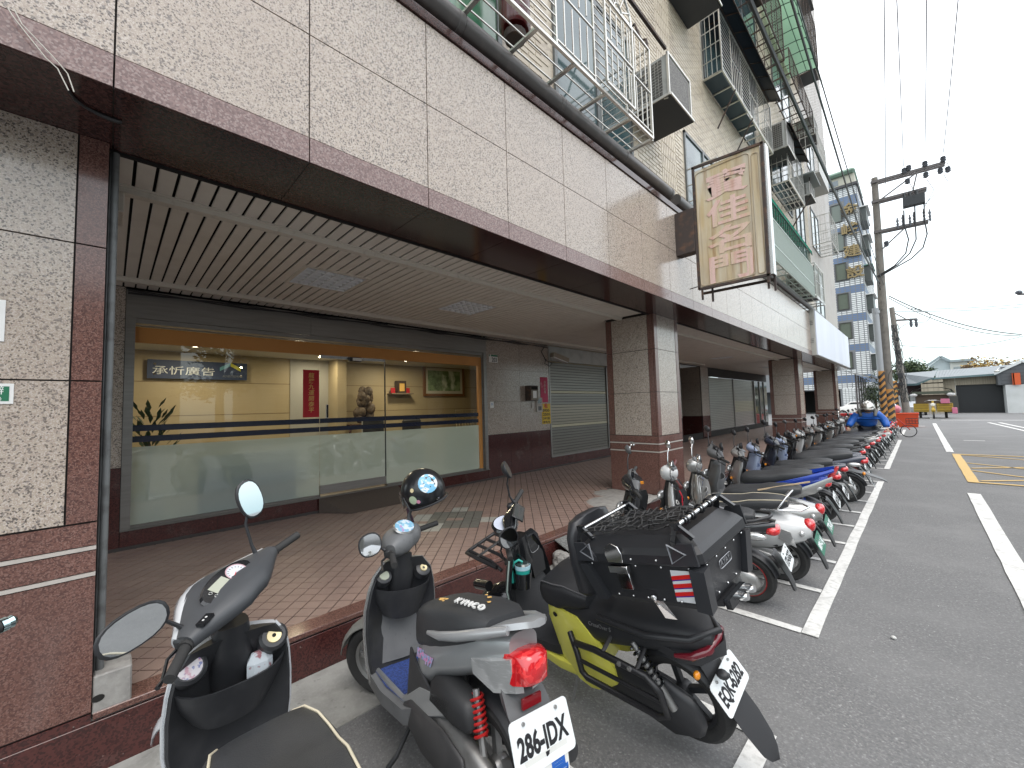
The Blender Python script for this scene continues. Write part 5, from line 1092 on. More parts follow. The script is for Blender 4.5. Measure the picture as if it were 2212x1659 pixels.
for k in range(900): b.use(rr.choice(GA)); q = Vector((p.x + rr.gauss(0, .28), 27.5 + rr.gauss(0, .3), 1.75 + rr.gauss(0, .35))); u = Vector((rr.gauss(0, 1), rr.gauss(0, 1), rr.gauss(0, 1))).normalized() * .12; v = u.cross(Vector((rr.gauss(0, 1), rr.gauss(0, 1), 1))).normalized() * .018; b.add([q - u, q + v, q + u, q - v], [(0, 1, 2, 3)])
put('foliage', b, parent=t); b = MB().use(mat('bark', (.12, .09, .07), .9)); b.tube([(p.x, 27.5, 0), (p.x, 27.5, 1.6)], .05, 6); put('stem', b, parent=t)
# utility poles
PC = mat('pole_concrete', (.20, .185, .165), .8, coord='world', var=[(5, (.14, .13, .115), .45, .7, 'noise', .6)]); BLKW = mat('stripe_black', (.03, .03, .032), .5); ORGS = mat('stripe_orange', (.50, .24, .06), .5, coord='world', var=[(6, (.36, .17, .05), .5, .7, 'noise', .6)])
STEELP = mat('pole_steel', (.14, .13, .13), .6, .2)
def stripes(t, cx_, cy_, r, z0, z1, seed=0):
    b = MB().use(ORGS); b.tube([(cx_, cy_, z0), (cx_, cy_, z1)], r + .006, 18); put('stripe_wrap', b, parent=t, sm=True)
    z = z0 + .05; k = 0
    while z < z1 - .32:
        b = MB().use(BLKW); G = []
        for j in range(19):
            a = -pi + 2 * pi * j / 18; zz = z + .20 * abs(((a / pi * 2 + 4) % 2) - 1) * 1.2; x = cx_ + (r + .009) * cos(a - .6); y = cy_ + (r + .009) * sin(a - .6); G.append([(x, y, min(zz, z1)), (x, y, min(zz + .15, z1))])
        b.sheet(G); put('black_chevron', b, parent=t); z += .30
YP = 26.0; pb = on(1, YP, *ZB(690, 1500)); pt = on(1, YP, *ZB(632, 556)); PXc = pb.x
P1 = thing('utility_pole', 'tall concrete utility pole with three crossarms and striped foot', 'utility pole', (PXc, YP, 0))
b = MB().use(PC); b.tube([(PXc - .05, YP, 0), (PXc, YP, 5), (pt.x, YP, pt.z)], [.19, .17, .12], 16); put('shaft', b, parent=P1, sm=True)
b = MB().use(STEELP)
for k in range(26): z = 2.9 + k * .36; b.bar((PXc + .0, YP - .17, z), (PXc + .0, YP - .21, z), .03, .03)
put('step_bolt', b, parent=P1, kind='stuff')
stripes(P1, PXc - .04, YP, .19, 0, 2.0)
P2 = thing('cable_conduit', 'thick grey cable conduit standing against the tall pole above an orange and black striped foot', 'conduit', (PXc - .35, YP - .3, 0))
b = MB().use(mat('conduit_grey', (.34, .36, .38), .45, coord='world')); cx_ = on(1, YP - .3, *ZB(648, 1500)).x - .03; b.tube([(cx_, YP - .3, 0), (cx_ - .02, YP - .3, 5.85)], .125, 16); b.lathe([(.13, 0), (.135, 0), (.135, .12), (.13, .12)], (cx_, YP - .3, 5.6), (0, 0, 1), 16); put('conduit', b, parent=P2, sm=True)
stripes(P2, cx_, YP - .3, .125, 0, 2.85)
for (x0, y0, x1, y1) in ((605, 600, 1145, 452), (612, 742, 1012, 636), (628, 958, 1025, 872)):
    a = on(1, YP, *ZB(x0, y0)); c = on(1, YP, *ZB(x1, y1)); b = MB().use(STEELP); b.bar((a.x, YP - .17, a.z), (c.x, YP - .17, c.z), .09, .11); b.bar((a.x, YP + .16, a.z), (c.x, YP + .16, c.z), .06, .09); put('crossarm', b, parent=P1)
for (x0, y0, x1, y1) in ((655, 728, 920, 530), (912, 645, 940, 520), (690, 1070, 855, 915)): a = on(1, YP - .2, *ZB(x0, y0)); c = on(1, YP - .2, *ZB(x1, y1)); b = MB().use(STEELP); b.bar(a, c, .05); put('arm_brace', b, parent=P1)
INS = mat('insulator', (.10, .11, .13), .3)
ins = [(847, 500), (880, 480), (998, 450), (1130, 415), (872, 575), (1005, 530), (1110, 500), (1165, 490), (718, 1030)]
for k, (x, y) in enumerate(ins):
    p = on(1, YP - .2, *ZB(x, y)); b = MB().use(INS); b.lathe([(.0, -.16), (.05, -.16), (.10, -.10), (.04, -.06), (.10, -.0), (.04, .04), (.09, .08), (0, .14)], p, (0, .3, 1), 10); put('insulator', b, parent=P1, sm=50)
for (x, y) in ((800, 880), (838, 858), (890, 860), (920, 840), (992, 818), (1034, 820)): p = on(1, YP - .2, *ZB(x, y)); b = MB().use(INS); b.lathe([(.02, -.30), (.05, -.22), (.03, -.15), (.055, -.08), (.03, 0), (.055, .08), (.03, .16), (.02, .25)], p, (0, 0, 1), 8); put('arrester', b, parent=P1, sm=50)
q0 = on(1, YP - .3, *ZB(838, 740)); q1 = on(1, YP - .3, *ZB(1000, 700)); b = MB().use(mat('switchgear', (.03, .035, .04), .5)); b.bar(q0, q1, .35, .42)
for f_ in (.1, .35, .65): p = q0.lerp(q1, f_); b.lathe([(0, 0), (.07, 0), (.05, .35), (0, .35)], p + Vector((0, 0, .1)), (0, 0, 1), 8)
put('switch_box', b, parent=P1, bevel=.0)
for P in ([(845, 790), (850, 900), (880, 1000), (860, 1100), (780, 1190), (650, 1270)], [(925, 760), (930, 900), (935, 1000), (890, 1100), (800, 1185), (655, 1272)], [(992, 680), (995, 850), (1015, 960), (985, 1060), (900, 1140), (660, 1275)]):
    b = MB().use(BLK); b.tube([on(1, YP - .25, *ZB(*p)) for p in P], .028, 6); put('drop_cable', b, parent=P1, sm=True)
for P in ([(870, 560), (915, 640), (990, 745)], [(1010, 560), (1065, 640), (1000, 760)], [(1135, 530), (1170, 585), (1080, 660), (1000, 745)], [(850, 480), (870, 455), (895, 480)], [(1140, 440), (1165, 450), (1170, 475)]): b = MB().use(BLK); b.tube([on(1, YP - .22, *ZB(*p)) for p in P], .012, 5); put('jumper_wire', b, parent=P1)
# wires overhead, each one its own thing
def wire(label, pts, r=.014, m=None): b = MB().use(m or BLK); b.tube(pts, r, 5); o = put('overhead_wire', b); tag(o, label, 'wire', 'overhead wires')
def sag(a, c, s, n=14): return [a.lerp(c, i / n) - Vector((0, 0, s * 4 * (i / n) * (1 - i / n))) for i in range(n + 1)]
for k, (x0, y0, xt, lab) in enumerate(((843, 470, 3520, 'overhead wire dropping to the inner end of the top crossarm'), (998, 420, 3650, 'overhead wire dropping to the middle insulator of the top crossarm'), (1132, 372, 3795, 'overhead wire dropping to the outer tip of the top crossarm'), (713, 600, 3478, 'pair of faint overhead wires just right of the facade'))):
    a = on(1, YP - .2, *ZB(x0, y0)); c = on(2, a.z + .2, xt, -260); wire(lab, sag(a, c, .12), .013)
a = on(1, YP, *ZB(720, 1390))
c = on(2, 6.4, 2900, -120); wire('thick black cable sweeping along the facade from the top of the view', sag(a + Vector((-.2, 0, .5)), c, .25), .028)
c = on(2, 7.6, 3080, -120); wire('thinner black cable running beside the thick one down to the pole', sag(a + Vector((-.2, 0, .2)), c, .3), .018)
c = on(2, 7.9, 3140, 1); wire('third dark cable reaching the pole from high on the facade', sag(on(1, YP, *ZB(700, 1330)), c, .2), .012)
# second pole and its wires
Yq = 34.0; pt = on(1, Yq, *ZB(757, 1495)); P3 = thing('utility_pole', 'smaller wooden grey pole with one side arm behind the tall pole', 'utility pole', (pt.x, Yq, 0))
b = MB().use(PC); b.tube([(pt.x + .30, Yq, 0), (pt.x, Yq, pt.z)], [.18, .12], 12); put('shaft', b, parent=P3, sm=True)
a = on(1, Yq, *ZB(765, 1590)); c = on(1, Yq, *ZB(942, 1578)); b = MB().use(STEELP); b.bar(a, c, .10); put('crossarm', b, parent=P3); b = MB().use(STEELP); b.bar(on(1, Yq, *ZB(770, 1530)), on(1, Yq, *ZB(862, 1580)), .05); put('arm_brace', b, parent=P3)
for x in (897, 935): p = on(1, Yq, *ZB(x, 1595)); b = MB().use(INS); b.lathe([(.04, -.35), (.08, -.2), (.05, 0), (.09, .1), (0, .2)], p, (0, 0, 1), 8); put('insulator', b, parent=P3, sm=50)
stripes(P3, on(1, Yq, *ZW(700, 800)).x - .15, Yq, .26, 0, 2.6)
a = on(1, Yq, *ZB(765, 1505)); e1 = on(1, 40, *ZB(1718, 1470)); wire('wire from the second pole out to the right edge of the view', sag(a, e1, .1), .018)
wire('second strand of the wire leaving the second pole to the right', sag(a - Vector((0, 0, .15)), on(1, 40, *ZB(1718, 1490)), .1), .018)
a = on(1, YP, *ZB(735, 1410)); wire('dark wire sloping down right across the sky from the tall pole', sag(a, on(1, 30, *ZB(1700, 1690)), .35), .022)
wire('lower dark wire sloping down right beside its twin', sag(a - Vector((0, 0, .1)), on(1, 30, *ZB(1690, 1700)), .45), .016)
wire('long low sagging wire over the warehouse roof', sag(on(1, 45, *Z5(900, 535)), on(1, 50, *Z5(1933, 462)), .5), .02)
wire('loop of cable curling off the arm of the second pole', [on(1, Yq, *ZB(*p)) for p in ((900, 1500), (960, 1520), (1020, 1530), (1042, 1560), (1010, 1600), (945, 1605), (900, 1600), (850, 1620), (800, 1655))], .016)
t = thing('crossarm_tip', 'lone insulator on the tip of a crossarm at the right edge of the view', 'insulator', tuple(on(1, 30, *ZB(1700, 1395)))); a = on(1, 30, *ZB(1670, 1400)); c = on(1, 30, *ZB(1800, 1392)); b = MB().use(STEELP); b.bar(a, c, .08); put('arm', b, parent=t); b = MB().use(INS); b.ell(on(1, 30, *ZB(1680, 1385)), (.12, .1, .1), 8, 6); put('insulator', b, parent=t)
# cable bundle hanging down the back of the tall pole
t = thing('cable_bundle', 'tangle of black telecom cables and boxes hanging beside the tall pole', 'cables', (PXc + .35, YP, 2)); rr = random.Random(12)
for k in range(9):
    b = MB().use(BLK); x = PXc + .32 + rr.uniform(-.06, .14); b.tube([(x + .07 * sin(i * 1.3 + k) + .012 * i, YP + rr.uniform(-.05, .05), 5.0 - i * .26) for i in range(15)], .013, 5); put('cable', b, parent=t, sm=True)
for z, w in ((4.3, .1), (3.7, .12), (2.6, .16), (3.2, .1), (2.2, .12)): b = MB().use(BLK); b.cbox((PXc + .42, YP, z), (w * 1.1, .12, w * 1.5)); put('junction_box', b, parent=t, bevel=.01)
b = MB().use(BLK); b.tube([(PXc + .3, YP - .2, 3.2), (PXc + .05, YP - .3, 2.7), (PXc + .0, YP - .3, 2.35), (PXc + .15, YP - .3, 2.0), (PXc + .35, YP - .2, 1.9)], .012, 5); put('cable_loop', b, parent=t)
# clear-roofed frame past the last pillar
t = thing('rain_shelter', 'slim steel posts with a slanting clear roof sheet past the last pillar', 'shelter', (-1.9, 27, 0))
for k in range(5): x_ = -2.75 + .0; b = MB().use(STEELP); yy = 25.2 + k * 1.15; b.tube([(-2.1, yy, 0), (-2.1, yy, 2.75 - .02 * k)], .035, 8); put('post', b, parent=t)
b = MB().use(mat('clear_sheet', (.55, .60, .60), .2)); b.add([(-2.5, 25, 2.95), (-1.55, 25, 2.62), (-1.55, 30.2, 2.62), (-2.5, 30.2, 2.95)], [(0, 1, 2, 3)]); put('roof_sheet', b, parent=t); b = MB().use(STEELP); b.bar((-1.55, 25, 2.61), (-1.55, 30.2, 2.61), .05); b.bar((-2.1, 25, 2.4), (-2.1, 30.2, 2.4), .04); put('roof_rail', b, parent=t)
# tubs
def tub(label, x, Y, w, h, m):
    t = thing('plastic_tub', label, 'tub', (x, Y, 0)); b = MB().use(m); k = .92
    b.add([(x - w / 2 * k, Y - .35, 0), (x + w / 2 * k, Y - .35, 0), (x + w / 2 * k, Y + .35, 0), (x - w / 2 * k, Y + .35, 0), (x - w / 2, Y - .4, h), (x + w / 2, Y - .4, h), (x + w / 2, Y + .4, h), (x - w / 2, Y + .4, h)], [(0, 1, 2, 3), (0, 1, 5, 4), (1, 2, 6, 5), (2, 3, 7, 6), (3, 0, 4, 7)]); put('tub_body', b, parent=t); b = MB().use(m); b.tube([(x - w / 2, Y - .4, h), (x + w / 2, Y - .4, h), (x + w / 2, Y + .4, h), (x - w / 2, Y + .4, h)], .03, 6, closed=True); put('rim', b, parent=t)
OT = mat('orange_plastic', (.62, .07, .02), .4); RT = mat('red_plastic', (.55, .02, .02), .4)
p = on(1, 30.5, *ZW(765, 845)); tub('long orange plastic tub beyond the striped pole', p.x, 30.5, 1.25, .72, OT)
p = on(1, 24.5, 3262, 1530); t_ = tub('red plastic tub with white markings seen between the two far pillars', p.x - .2, 31, 1.5, .7, RT)
t = thing('rubbish_bags', 'pink and pale plastic bags heaped behind the orange tub', 'bags', (-1.2, 31.5, 0)); b = MB().use(mat('pink_bag', (.62, .22, .28), .5)); b.ell((on(1, 31.5, *ZW(680, 770)).x, 31.5, .95), (.25, .2, .22), 8, 6); b.use(mat('pale_bag', (.6, .65, .66), .5)); b.ell((on(1, 31.5, *ZW(640, 740)).x, 31.5, 1.1), (.2, .2, .2), 8, 6); put('bags', b, parent=t, sm=True)
# yellow cargo tricycle
YC = 42.0; cc = on(1, YC, *ZW(1140, 890)); CX = cc.x
t = thing('cargo_tricycle', 'yellow three wheeled cargo cart with a pale canopy and loaded sides', 'cargo tricycle', (CX, YC, 0)); CY = mat('cart_yellow', (.42, .28, .03), .5, var=[(5, (.28, .19, .04), .5, .7, 'noise', .6)])
for s in (-1, 1):
    b = MB().use(CY); b.box((CX + s * .60 - .40, YC + .3, .48), (CX + s * .60 + .40, YC + 2.4, 1.10)); put('side_box', b, parent=t, bevel=.02)
    for z in (.6, .78, .95, 1.1): b = MB().use(_mats['dark_wall_'] if 0 else mat('cart_slat', (.20, .13, .02), .5)); b.box((CX + s * .60 - .38, YC + .26, z - .03), (CX + s * .60 + .38, YC + .295, z + .0)); put('slat', b, parent=t)
    b = MB().use(RUB); b.lathe([(.16, -.07), (.26, -.07), (.28, 0), (.26, .07), (.16, .07)], (CX + s * .66, YC + 1.3, .28), (1, 0, 0), 14); put('rear_wheel', b, parent=t, sm=True)
    b = MB().use(STEELP); b.bar((CX + s * .85, YC + .3, 1.1), (CX + s * .85, YC + .3, 2.0), .05); b.bar((CX + s * .85, YC + 2.3, 1.1), (CX + s * .85, YC + 2.3, 2.0), .05); put('canopy_post', b, parent=t)
b = MB().use(CY); b.tube([(CX, YC - .2, 1.25), (CX, YC - .45, .5), (CX, YC - .5, .3)], .06, 8); b.ell((CX, YC - .45, .62), (.12, .2, .16), 10, 7); put('front_fork', b, parent=t, sm=True)
b = MB().use(RUB); b.lathe([(.14, -.05), (.24, -.05), (.26, 0), (.24, .05), (.14, .05)], (CX, YC - .5, .26), (1, 0, 0), 14); put('front_wheel', b, parent=t, sm=True)
b = MB().use(mat('lamp_glass', (.8, .78, .7), .2)); b.lathe([(0, .02), (.11, 0), (.12, -.06)], (CX, YC - .42, 1.02), (0, -1, 0), 12); put('headlamp', b, parent=t)
b = MB().use(CHROME); b.tube([(CX - .4, YC, 1.25), (CX - .2, YC - .15, 1.32), (CX + .2, YC - .15, 1.32), (CX + .4, YC, 1.25)], .02, 6); put('handlebar', b, parent=t)
b = MB().use(mat('canopy_pale', (.50, .53, .46), .6)); b.loft([[(CX + sx * .98, YC + yy, 1.98 + dz) for sx, dz in ((-1.15, -.14), (-1, .10), (-.5, .26), (.5, .26), (1, .10), (1.15, -.14))] for yy in (0, 2.6)], caps=False, closed=False); put('canopy', b, parent=t); b = MB().use(mat('canopy_under', (.06, .07, .05), .7)); b.box((CX - 1.02, YC + .03, 1.78), (CX + 1.02, YC + 2.5, 1.97)); put('canopy_tray', b, parent=t)
b = MB().use(mat('bundle_pale', (.5, .5, .5), .7)); rr = random.Random(3); [b.ell((CX + s * (.9 + .1 * rr.random()), YC + .1 + .3 * k, 1.72), (.2, .2, .13), 8, 5) for s in (-1, 1) for k in range(5)]; b.use(mat('brown_load', (.10, .07, .05), .8)); b.box((CX - .85, YC + .35, 1.1), (CX + .85, YC + 2.2, 1.72)); put('load', b, parent=t, sm=30)
b = MB().use(mat('pink_cloth', (.52, .16, .25), .7)); b.box((CX + .40, YC + .12, 1.08), (CX + .85, YC + .22, 1.42)); put('pink_cloth', b, parent=t, bevel=.03); b = MB().use(_mats['pink_cloth']); b.box((CX + .92, YC + .0, .35), (CX + 1.18, YC + .2, .78)); put('pink_sack', b, parent=t, bevel=.03)
# a parked car behind the tubs and one in the garage
def car(label, x, y, m, rz=0, s=1.0):
    t = thing('parked_car', label, 'car', (x, y, 0), rot=(0, 0, rz)); t.scale = (s, s, s)
    b = MB().use(m); P = [(-2.1, .45), (-2.1, .85), (-1.3, .95), (-.7, 1.38), (.7, 1.42), (1.5, .98), (2.1, .9), (2.15, .45)]; R = []
    for yy, k in ((-.85, .9), (-.8, 1), (.8, 1), (.85, .9)): R.append([(p[0], yy * (1 if p[1] < 1 else .84), .45 + (p[1] - .45) * k) for p in P])
    b.loft(R); put('body', b, parent=t, local=True, sm=35)
    b = MB().use(mat('car_glass', (.02, .025, .03), .08, spec=.8)); b.loft([[(p[0], yy, p[1]) for p in ((-1.22, .97), (-.68, 1.33), (.66, 1.37), (1.36, 1.0))] for yy in (-.74, .74)]); b2 = put('windows', b, parent=t, local=True); b2.scale = (1.01, 1.03, 1.0)
    for wx in (-1.35, 1.35):
        for wy in (-.78, .78): b = MB().use(RUB); b.lathe([(.18, -.1), (.31, -.1), (.33, 0), (.31, .1), (.18, .1)], (wx, wy, .33), (0, 1, 0), 16); b.use(ALU); b.disc((wx, wy * 1.13, .33), (0, 1, 0), .2, 12); put('wheel', b, parent=t, local=True, sm=True)
    b = MB().use(REDL); b.box((-2.13, -.75, .7), (-2.09, -.45, .85)); put('tail_light', b, parent=t, local=True); b = MB().use(REDL); b.box((-2.13, .45, .7), (-2.09, .75, .85)); put('tail_light', b, parent=t, local=True)
p = on(1, 50, *ZW(915, 850)); car('silver car parked beyond the orange tub', p.x, 51, mat('silver_paint', (.42, .44, .46), .3, .6), radians(90), .85)
p = on(1, 46, *ZW(200, 740)); car('white car parked in the open garage behind the steel posts', p.x + .3, 47, mat('white_car_paint', (.66, .66, .64), .25), radians(8), .95)
# low building and hedge on the opposite side, seen only in reflections
OB = thing('opposite_building', 'low grey workshop across the road, mirrored in the shop glass', 'building', (16, 6, 0)); b = MB().use(mat('opposite_wall', (.22, .215, .20), .8, coord='world')); b.box((15, -12, 0), (22, 2.5, 6.2)); b.box((15.5, 6, 0), (22, 26, 6.8)); put('walls', b, parent=OB); b = MB().use(mat('opposite_doors', (.08, .09, .1), .5)); [b.box((14.95, y, 0), (15.02, y + 2.4, 2.6)) for y in (-7, -3.5, -.5)]; [b.box((15.45, y, 0), (15.52, y + 2.6, 2.8)) for y in (7, 11, 15, 19)]; put('doors', b, parent=OB)
tree('leafy green street tree across the road, mirrored in the shop glass', 15, 4.2, 4.6, 2.6, 2.2, GA, 2600, seed=21, leaf=.35)
# ------------------------------------------------------------ scooters
def se(x, zc, hw, hh, e=.62, n=20, yc=0):
    out = []
    for k in range(n):
        a = 2 * pi * k / n; c, s = cos(a), sin(a); out.append((x, yc + hw * math.copysign(abs(c) ** e, c), zc + hh * math.copysign(abs(s) ** e, s)))
    return out
SS = .92
class Sc:
    """one scooter: +x forward, +y left; steering parts turned about the raked column"""
    def __init__(s, name, label, x, y, yaw=180, lean=6, steer=30, sc=SS, group='scooters parked nose in along the kerb', pitch=0):
        s.t = thing(name, label, 'scooter', (x, y, sc * .66 * abs(sin(radians(pitch)))), group); s.t.scale = (sc, sc, sc)
        s.t.rotation_mode = 'QUATERNION'
        M = Matrix.Rotation(radians(yaw), 4, 'Z') @ Matrix.Rotation(radians(-lean), 4, 'X') @ Matrix.Rotation(radians(pitch), 4, 'Y'); s.t.rotation_quaternion = M.to_quaternion()
        o = Vector((.68, 0, .235)); ax = Vector((-.30, 0, .78)).normalized(); s.S = Matrix.Translation(o) @ Matrix.Rotation(radians(steer), 4, ax) @ Matrix.Translation(-o)
        s.sc = sc; s.lean = lean; s.M = M
    def p(s, name, mb, m=None, st=False, parent=None, sm=40, bevel=0, sub=0, label=None):
        if st: mb.v = [tuple(s.S @ Vector(v)) for v in mb.v]
        o = put(name, mb, m, parent=parent or s.t, sm=sm, local=True, bevel=bevel, subsurf=sub)
        if label: o['label'] = label
        return o
    def world(s, v, st=False):
        v = Vector(v); v = s.S @ v if st else v
        return s.t.location + (s.M.to_3x3() @ v) * s.sc
    # ---- pieces
    def wheel(s, cx_, name, r=.235, rim=None, st=False, spokes=5, w=.055, line=None):
        rim = rim or ALU
        b = MB().use(RUB); b.lathe([(r - .075, -w * .7), (r - .06, -w * .9), (r - .03, -w), (r - .008, -w * .72), (r, -w * .25), (r, w * .25), (r - .008, w * .72), (r - .03, w), (r - .06, w * .9), (r - .075, w * .7)], (cx_, 0, r), (0, 1, 0), 32); o = s.p(name, b, st=st)
        b = MB().use(rim); b.lathe([(r - .072, -w * .7), (r - .09, -w * .5), (r - .095, 0), (r - .09, w * .5), (r - .072, w * .7)], (cx_, 0, r), (0, 1, 0), 28); b.lathe([(0, -w * .6), (.035, -w * .6), (.045, -w * .3), (.045, w * .3), (.035, w * .6), (0, w * .6)], (cx_, 0, r), (0, 1, 0), 14)
        for k in range(spokes): a = 2 * pi * k / spokes; b.bar((cx_ + .03 * cos(a), 0, r + .03 * sin(a)), (cx_ + (r - .09) * cos(a + .15), 0, r + (r - .09) * sin(a + .15)), .028, .03)
        s.p('rim', b, st=st, parent=o)
        if line: b = MB().use(line); [b.tube([(cx_ + (r - .073) * cos(2 * pi * k / 28), sgn_ * w * .78, r + (r - .073) * sin(2 * pi * k / 28)) for k in range(28)], .003, 4, closed=True) for sgn_ in (-1, 1)]; s.p('rim_stripe', b, st=st, parent=o)
        return o
    def fender(s, cx_, r, m, a0, a1, hw=.07, st=False, name='front_fender'):
        b = MB().use(m); G = []
        for k in range(13):
            a = radians(a0 + (a1 - a0) * k / 12); G.append([(cx_ + (r + .035 - .03 * abs(t) ** 3) * cos(a), hw * t, .235 + (r + .035 - .03 * abs(t) ** 3) * sin(a)) for t in (-1, -.85, -.5, 0, .5, .85, 1)])
        b.sheet(G); b.sheet([[(p[0] * .992 + cx_ * .008, p[1] * .96, p[2] * .99) for p in g] for g in G]); return s.p(name, b, st=st, sm=60)
    def fork(s, m=None):
        for y in (-.075, .075): b = MB().use(m or BLK); b.tube([(.68, y, .235), (.565, y * .9, .53)], .02, 8); s.p('fork_leg', b, st=True)
        b = MB().use(BLK); b.tube([(.575, 0, .50), (.44, 0, .92)], .03, 8); s.p('steering_column', b, st=True)
    def shield(s, m, inner, st_=None, edge=None, zt=.88, wide=1.0, dep=.032):
        Z = st_ or [(.27, .43, .15, .05), (.38, .47, .18, .09), (.50, .53, .20, .13), (.62, .55, .205, .15), (.72, .52, .20, .15), (.80, .48, .185, .13), (zt, .44, .14, .09)]
        T = [-1, -.93, -.75, -.5, -.25, 0, .25, .5, .75, .93, 1]
        b = MB().use(m); R = []
        for z, xf, hw, sw in Z:
            hw *= wide; o = [(xf - sw * abs(t) ** 2.2, hw * t, z) for t in T]; i = [(xf - sw * abs(t) ** 2.2 - dep, hw * t * .985, z) for t in reversed(T)]; R.append(o + i)
        b.loft(R); s.p('front_shield', b, sm=50)
        b = MB().use(inner); R = []
        for z, xf, hw, sw in Z:
            hw *= wide * .97; o = [(xf - sw * abs(t) ** 2.2 - dep - .002, hw * t, z) for t in T]; i = [(xf - sw * abs(t) ** 2.2 - dep - .012 - .05 * (1 - t * t) - .0 * abs(t), hw * t * .96, z + .004) for t in reversed(T)]; R.append(o + i)
        b.loft(R); s.p('leg_shield', b, sm=50)
        if edge:
            for sg in (-1, 1): b = MB().use(edge); b.tube([(xf - sw - dep * .5, hw * wide * sg * 1.005, z) for z, xf, hw, sw in Z], .006, 6); s.p('edge_trim', b, sm=60)
    def pocket(s, m, z=.66, hw=.17, dep=.07, x=.40, e=3):
        """open glove tray below the bars: a lip standing out from the leg shield"""
        b = MB().use(m); n = 12; G = []
        for dz, k in ((-.16, .62), (-.06, .9), (0, 1.0)):
            G.append([(x + .02 - dep * k * (1 - abs(t) ** e) - .045, hw * k * t, z + dz + .025 * abs(t) ** 2) for t in [-1 + 2 * i / n for i in range(n + 1)]])
        b.sheet(G); G2 = [[(p[0] + .008, p[1] * .97, p[2]) for p in g] for g in G]; b.sheet(G2); b.sheet([G[-1], G2[-1]]); s.p('glove_tray', b, sm=60)
    def column_cover(s, m, z0=.52, z1=.90):
        b = MB().use(m); R = []
        for z, x, hw, hd in ((z0, .455, .05, .04), (z0 + .12, .44, .075, .06), (z0 + .25, .415, .08, .07), (z1, .40, .06, .06)):
            R.append([(x + hd * math.copysign(abs(cos(a)) ** .7, cos(a)), hw * math.copysign(abs(sin(a)) ** .7, sin(a)), z) for a in [2 * pi * k / 16 for k in range(16)]])
        b.loft(R); s.p('column_cover', b, sm=50)
    def headset(s, top, front=None, w=.22, prof=None, z=.985, x=.41):
        prof = prof or [(0, .085, .06), (.05, .085, .058), (.10, .072, .05), (.15, .05, .04), (w, .026, .028)]
        P = [(-a, b_, c) for a, b_, c in reversed(prof[1:])] + prof
        def ring(y, hx, hz, xo=0, k=1.0): return [(x + xo + hx * k * math.copysign(abs(cos(a)) ** .75, cos(a)) - .18 * abs(y), y, z + hz * k * math.copysign(abs(sin(a)) ** .75, sin(a)) - .0 * abs(y)) for a in [2 * pi * j / 16 for j in range(16)]]
        b = MB().use(top); b.loft([ring(y, hx, hz) for y, hx, hz in P]); s.p('handlebar_cover', b, st=True, sm=50)
        if front: b = MB().use(front); b.loft([ring(y, hx, hz, .012, 1.03) for y, hx, hz in [(q[0], q[1] * .97, q[2] * .98) for q in P]]); o = s.p('headset_front', b, st=True, sm=50); return o
    def dash(s, m, r=(.075, .055), c=(.355, 0, 1.028), nrm=(-.55, 0, .83), content=None):
        b = MB().use(m); b.lathe([(0, .012), (r[0] * .9, .012), (r[0], 0)], c, nrm, 20); return s.p('instrument_panel', b, st=True)
    def bars(s, x=.40, z=.985, w=.20, w2=.355, m=None, lever=None, chrome_end=False, drop=.0, back=.065):
        for sg in (-1, 1):
            b = MB().use(m or RUB); b.tube([(x - .01, sg * w, z), (x - back, sg * w2, z - drop)], .0175, 12)
            b.tube([(x - .015, sg * (w + .01), z - .0), (x - .018, sg * (w + .025), z)], .024, 10); s.p('grip', b, st=True)
            b = MB().use(lever or CHROME); b.tube([(x + .02, sg * (w - .01), z - .012), (x + .03, sg * (w + .05), z - .02), (x - .012, sg * (w2 - .02), z - .03 - drop), (x - .02, sg * (w2 + .005), z - .028 - drop)], [.008, .006, .006, .008], 6); s.p('brake_lever', b, st=True)
            b = MB().use(BLK); b.cbox((x + .01, sg * (w - .005), z), (.05, .045, .045)); s.p('switch_block', b, st=True, bevel=.008)
        b = MB().use(BLK); b.tube([(x - .01, -w, z), (x, 0, z - .01), (x - .01, w, z)], .012, 8); s.p('handlebar', b, st=True)
    def mirrors(s, kind='oval', m=None, stem=None, y=.17, x=.41, z=1.0, dy=.12, dz=.19, size=(.072, .05), sides=(-1, 1), tilt=0., per=None, size2=None):
        size0 = size
        for sg in sides:
            size = size2[sg] if size2 and sg in size2 else size0
            ddy, ddz, yawm = (dy, dz, 0.)
            dx = -.02
            if per and sg in per: ddy, ddz, dx, yawm = per[sg]
            b = MB().use(stem or BLK); h = Vector((x + dx, sg * (y + ddy), z + ddz)); b.tube([(x, sg * y, z), (x + .015, sg * (y + .008), z + ddz * .25), (x + .015 + dx * .6, sg * (y + ddy * .45), z + ddz * .75), h], [.011, .007, .006, .006], 8); s.p('mirror_stem', b, st=True, sm=60)
            ax = Vector((-cos(radians(yawm)), sg * .25 + sin(radians(yawm)), .12)).normalized(); u = Vector((0, 0, 1)).cross(ax).normalized(); v = ax.cross(u)
            c = h + Vector((0, sg * size[0] * .5, size[1] * .5)); b = MB().use(m or BLK); R = []
            for k, t in ((.35, -.035), (.75, -.028), (.97, -.010), (1.04, .004), (1.0, .008)):
                R.append([c + ax * t + (u * size[0] * math.copysign(abs(cos(a)) ** .85, cos(a)) + v * size[1] * math.copysign(abs(sin(a)) ** .85, sin(a)) + u * (0)) * k for a in [2 * pi * j / 20 for j in range(20)]])
            b.loft(R); o = s.p('mirror', b, st=True, sm=50)
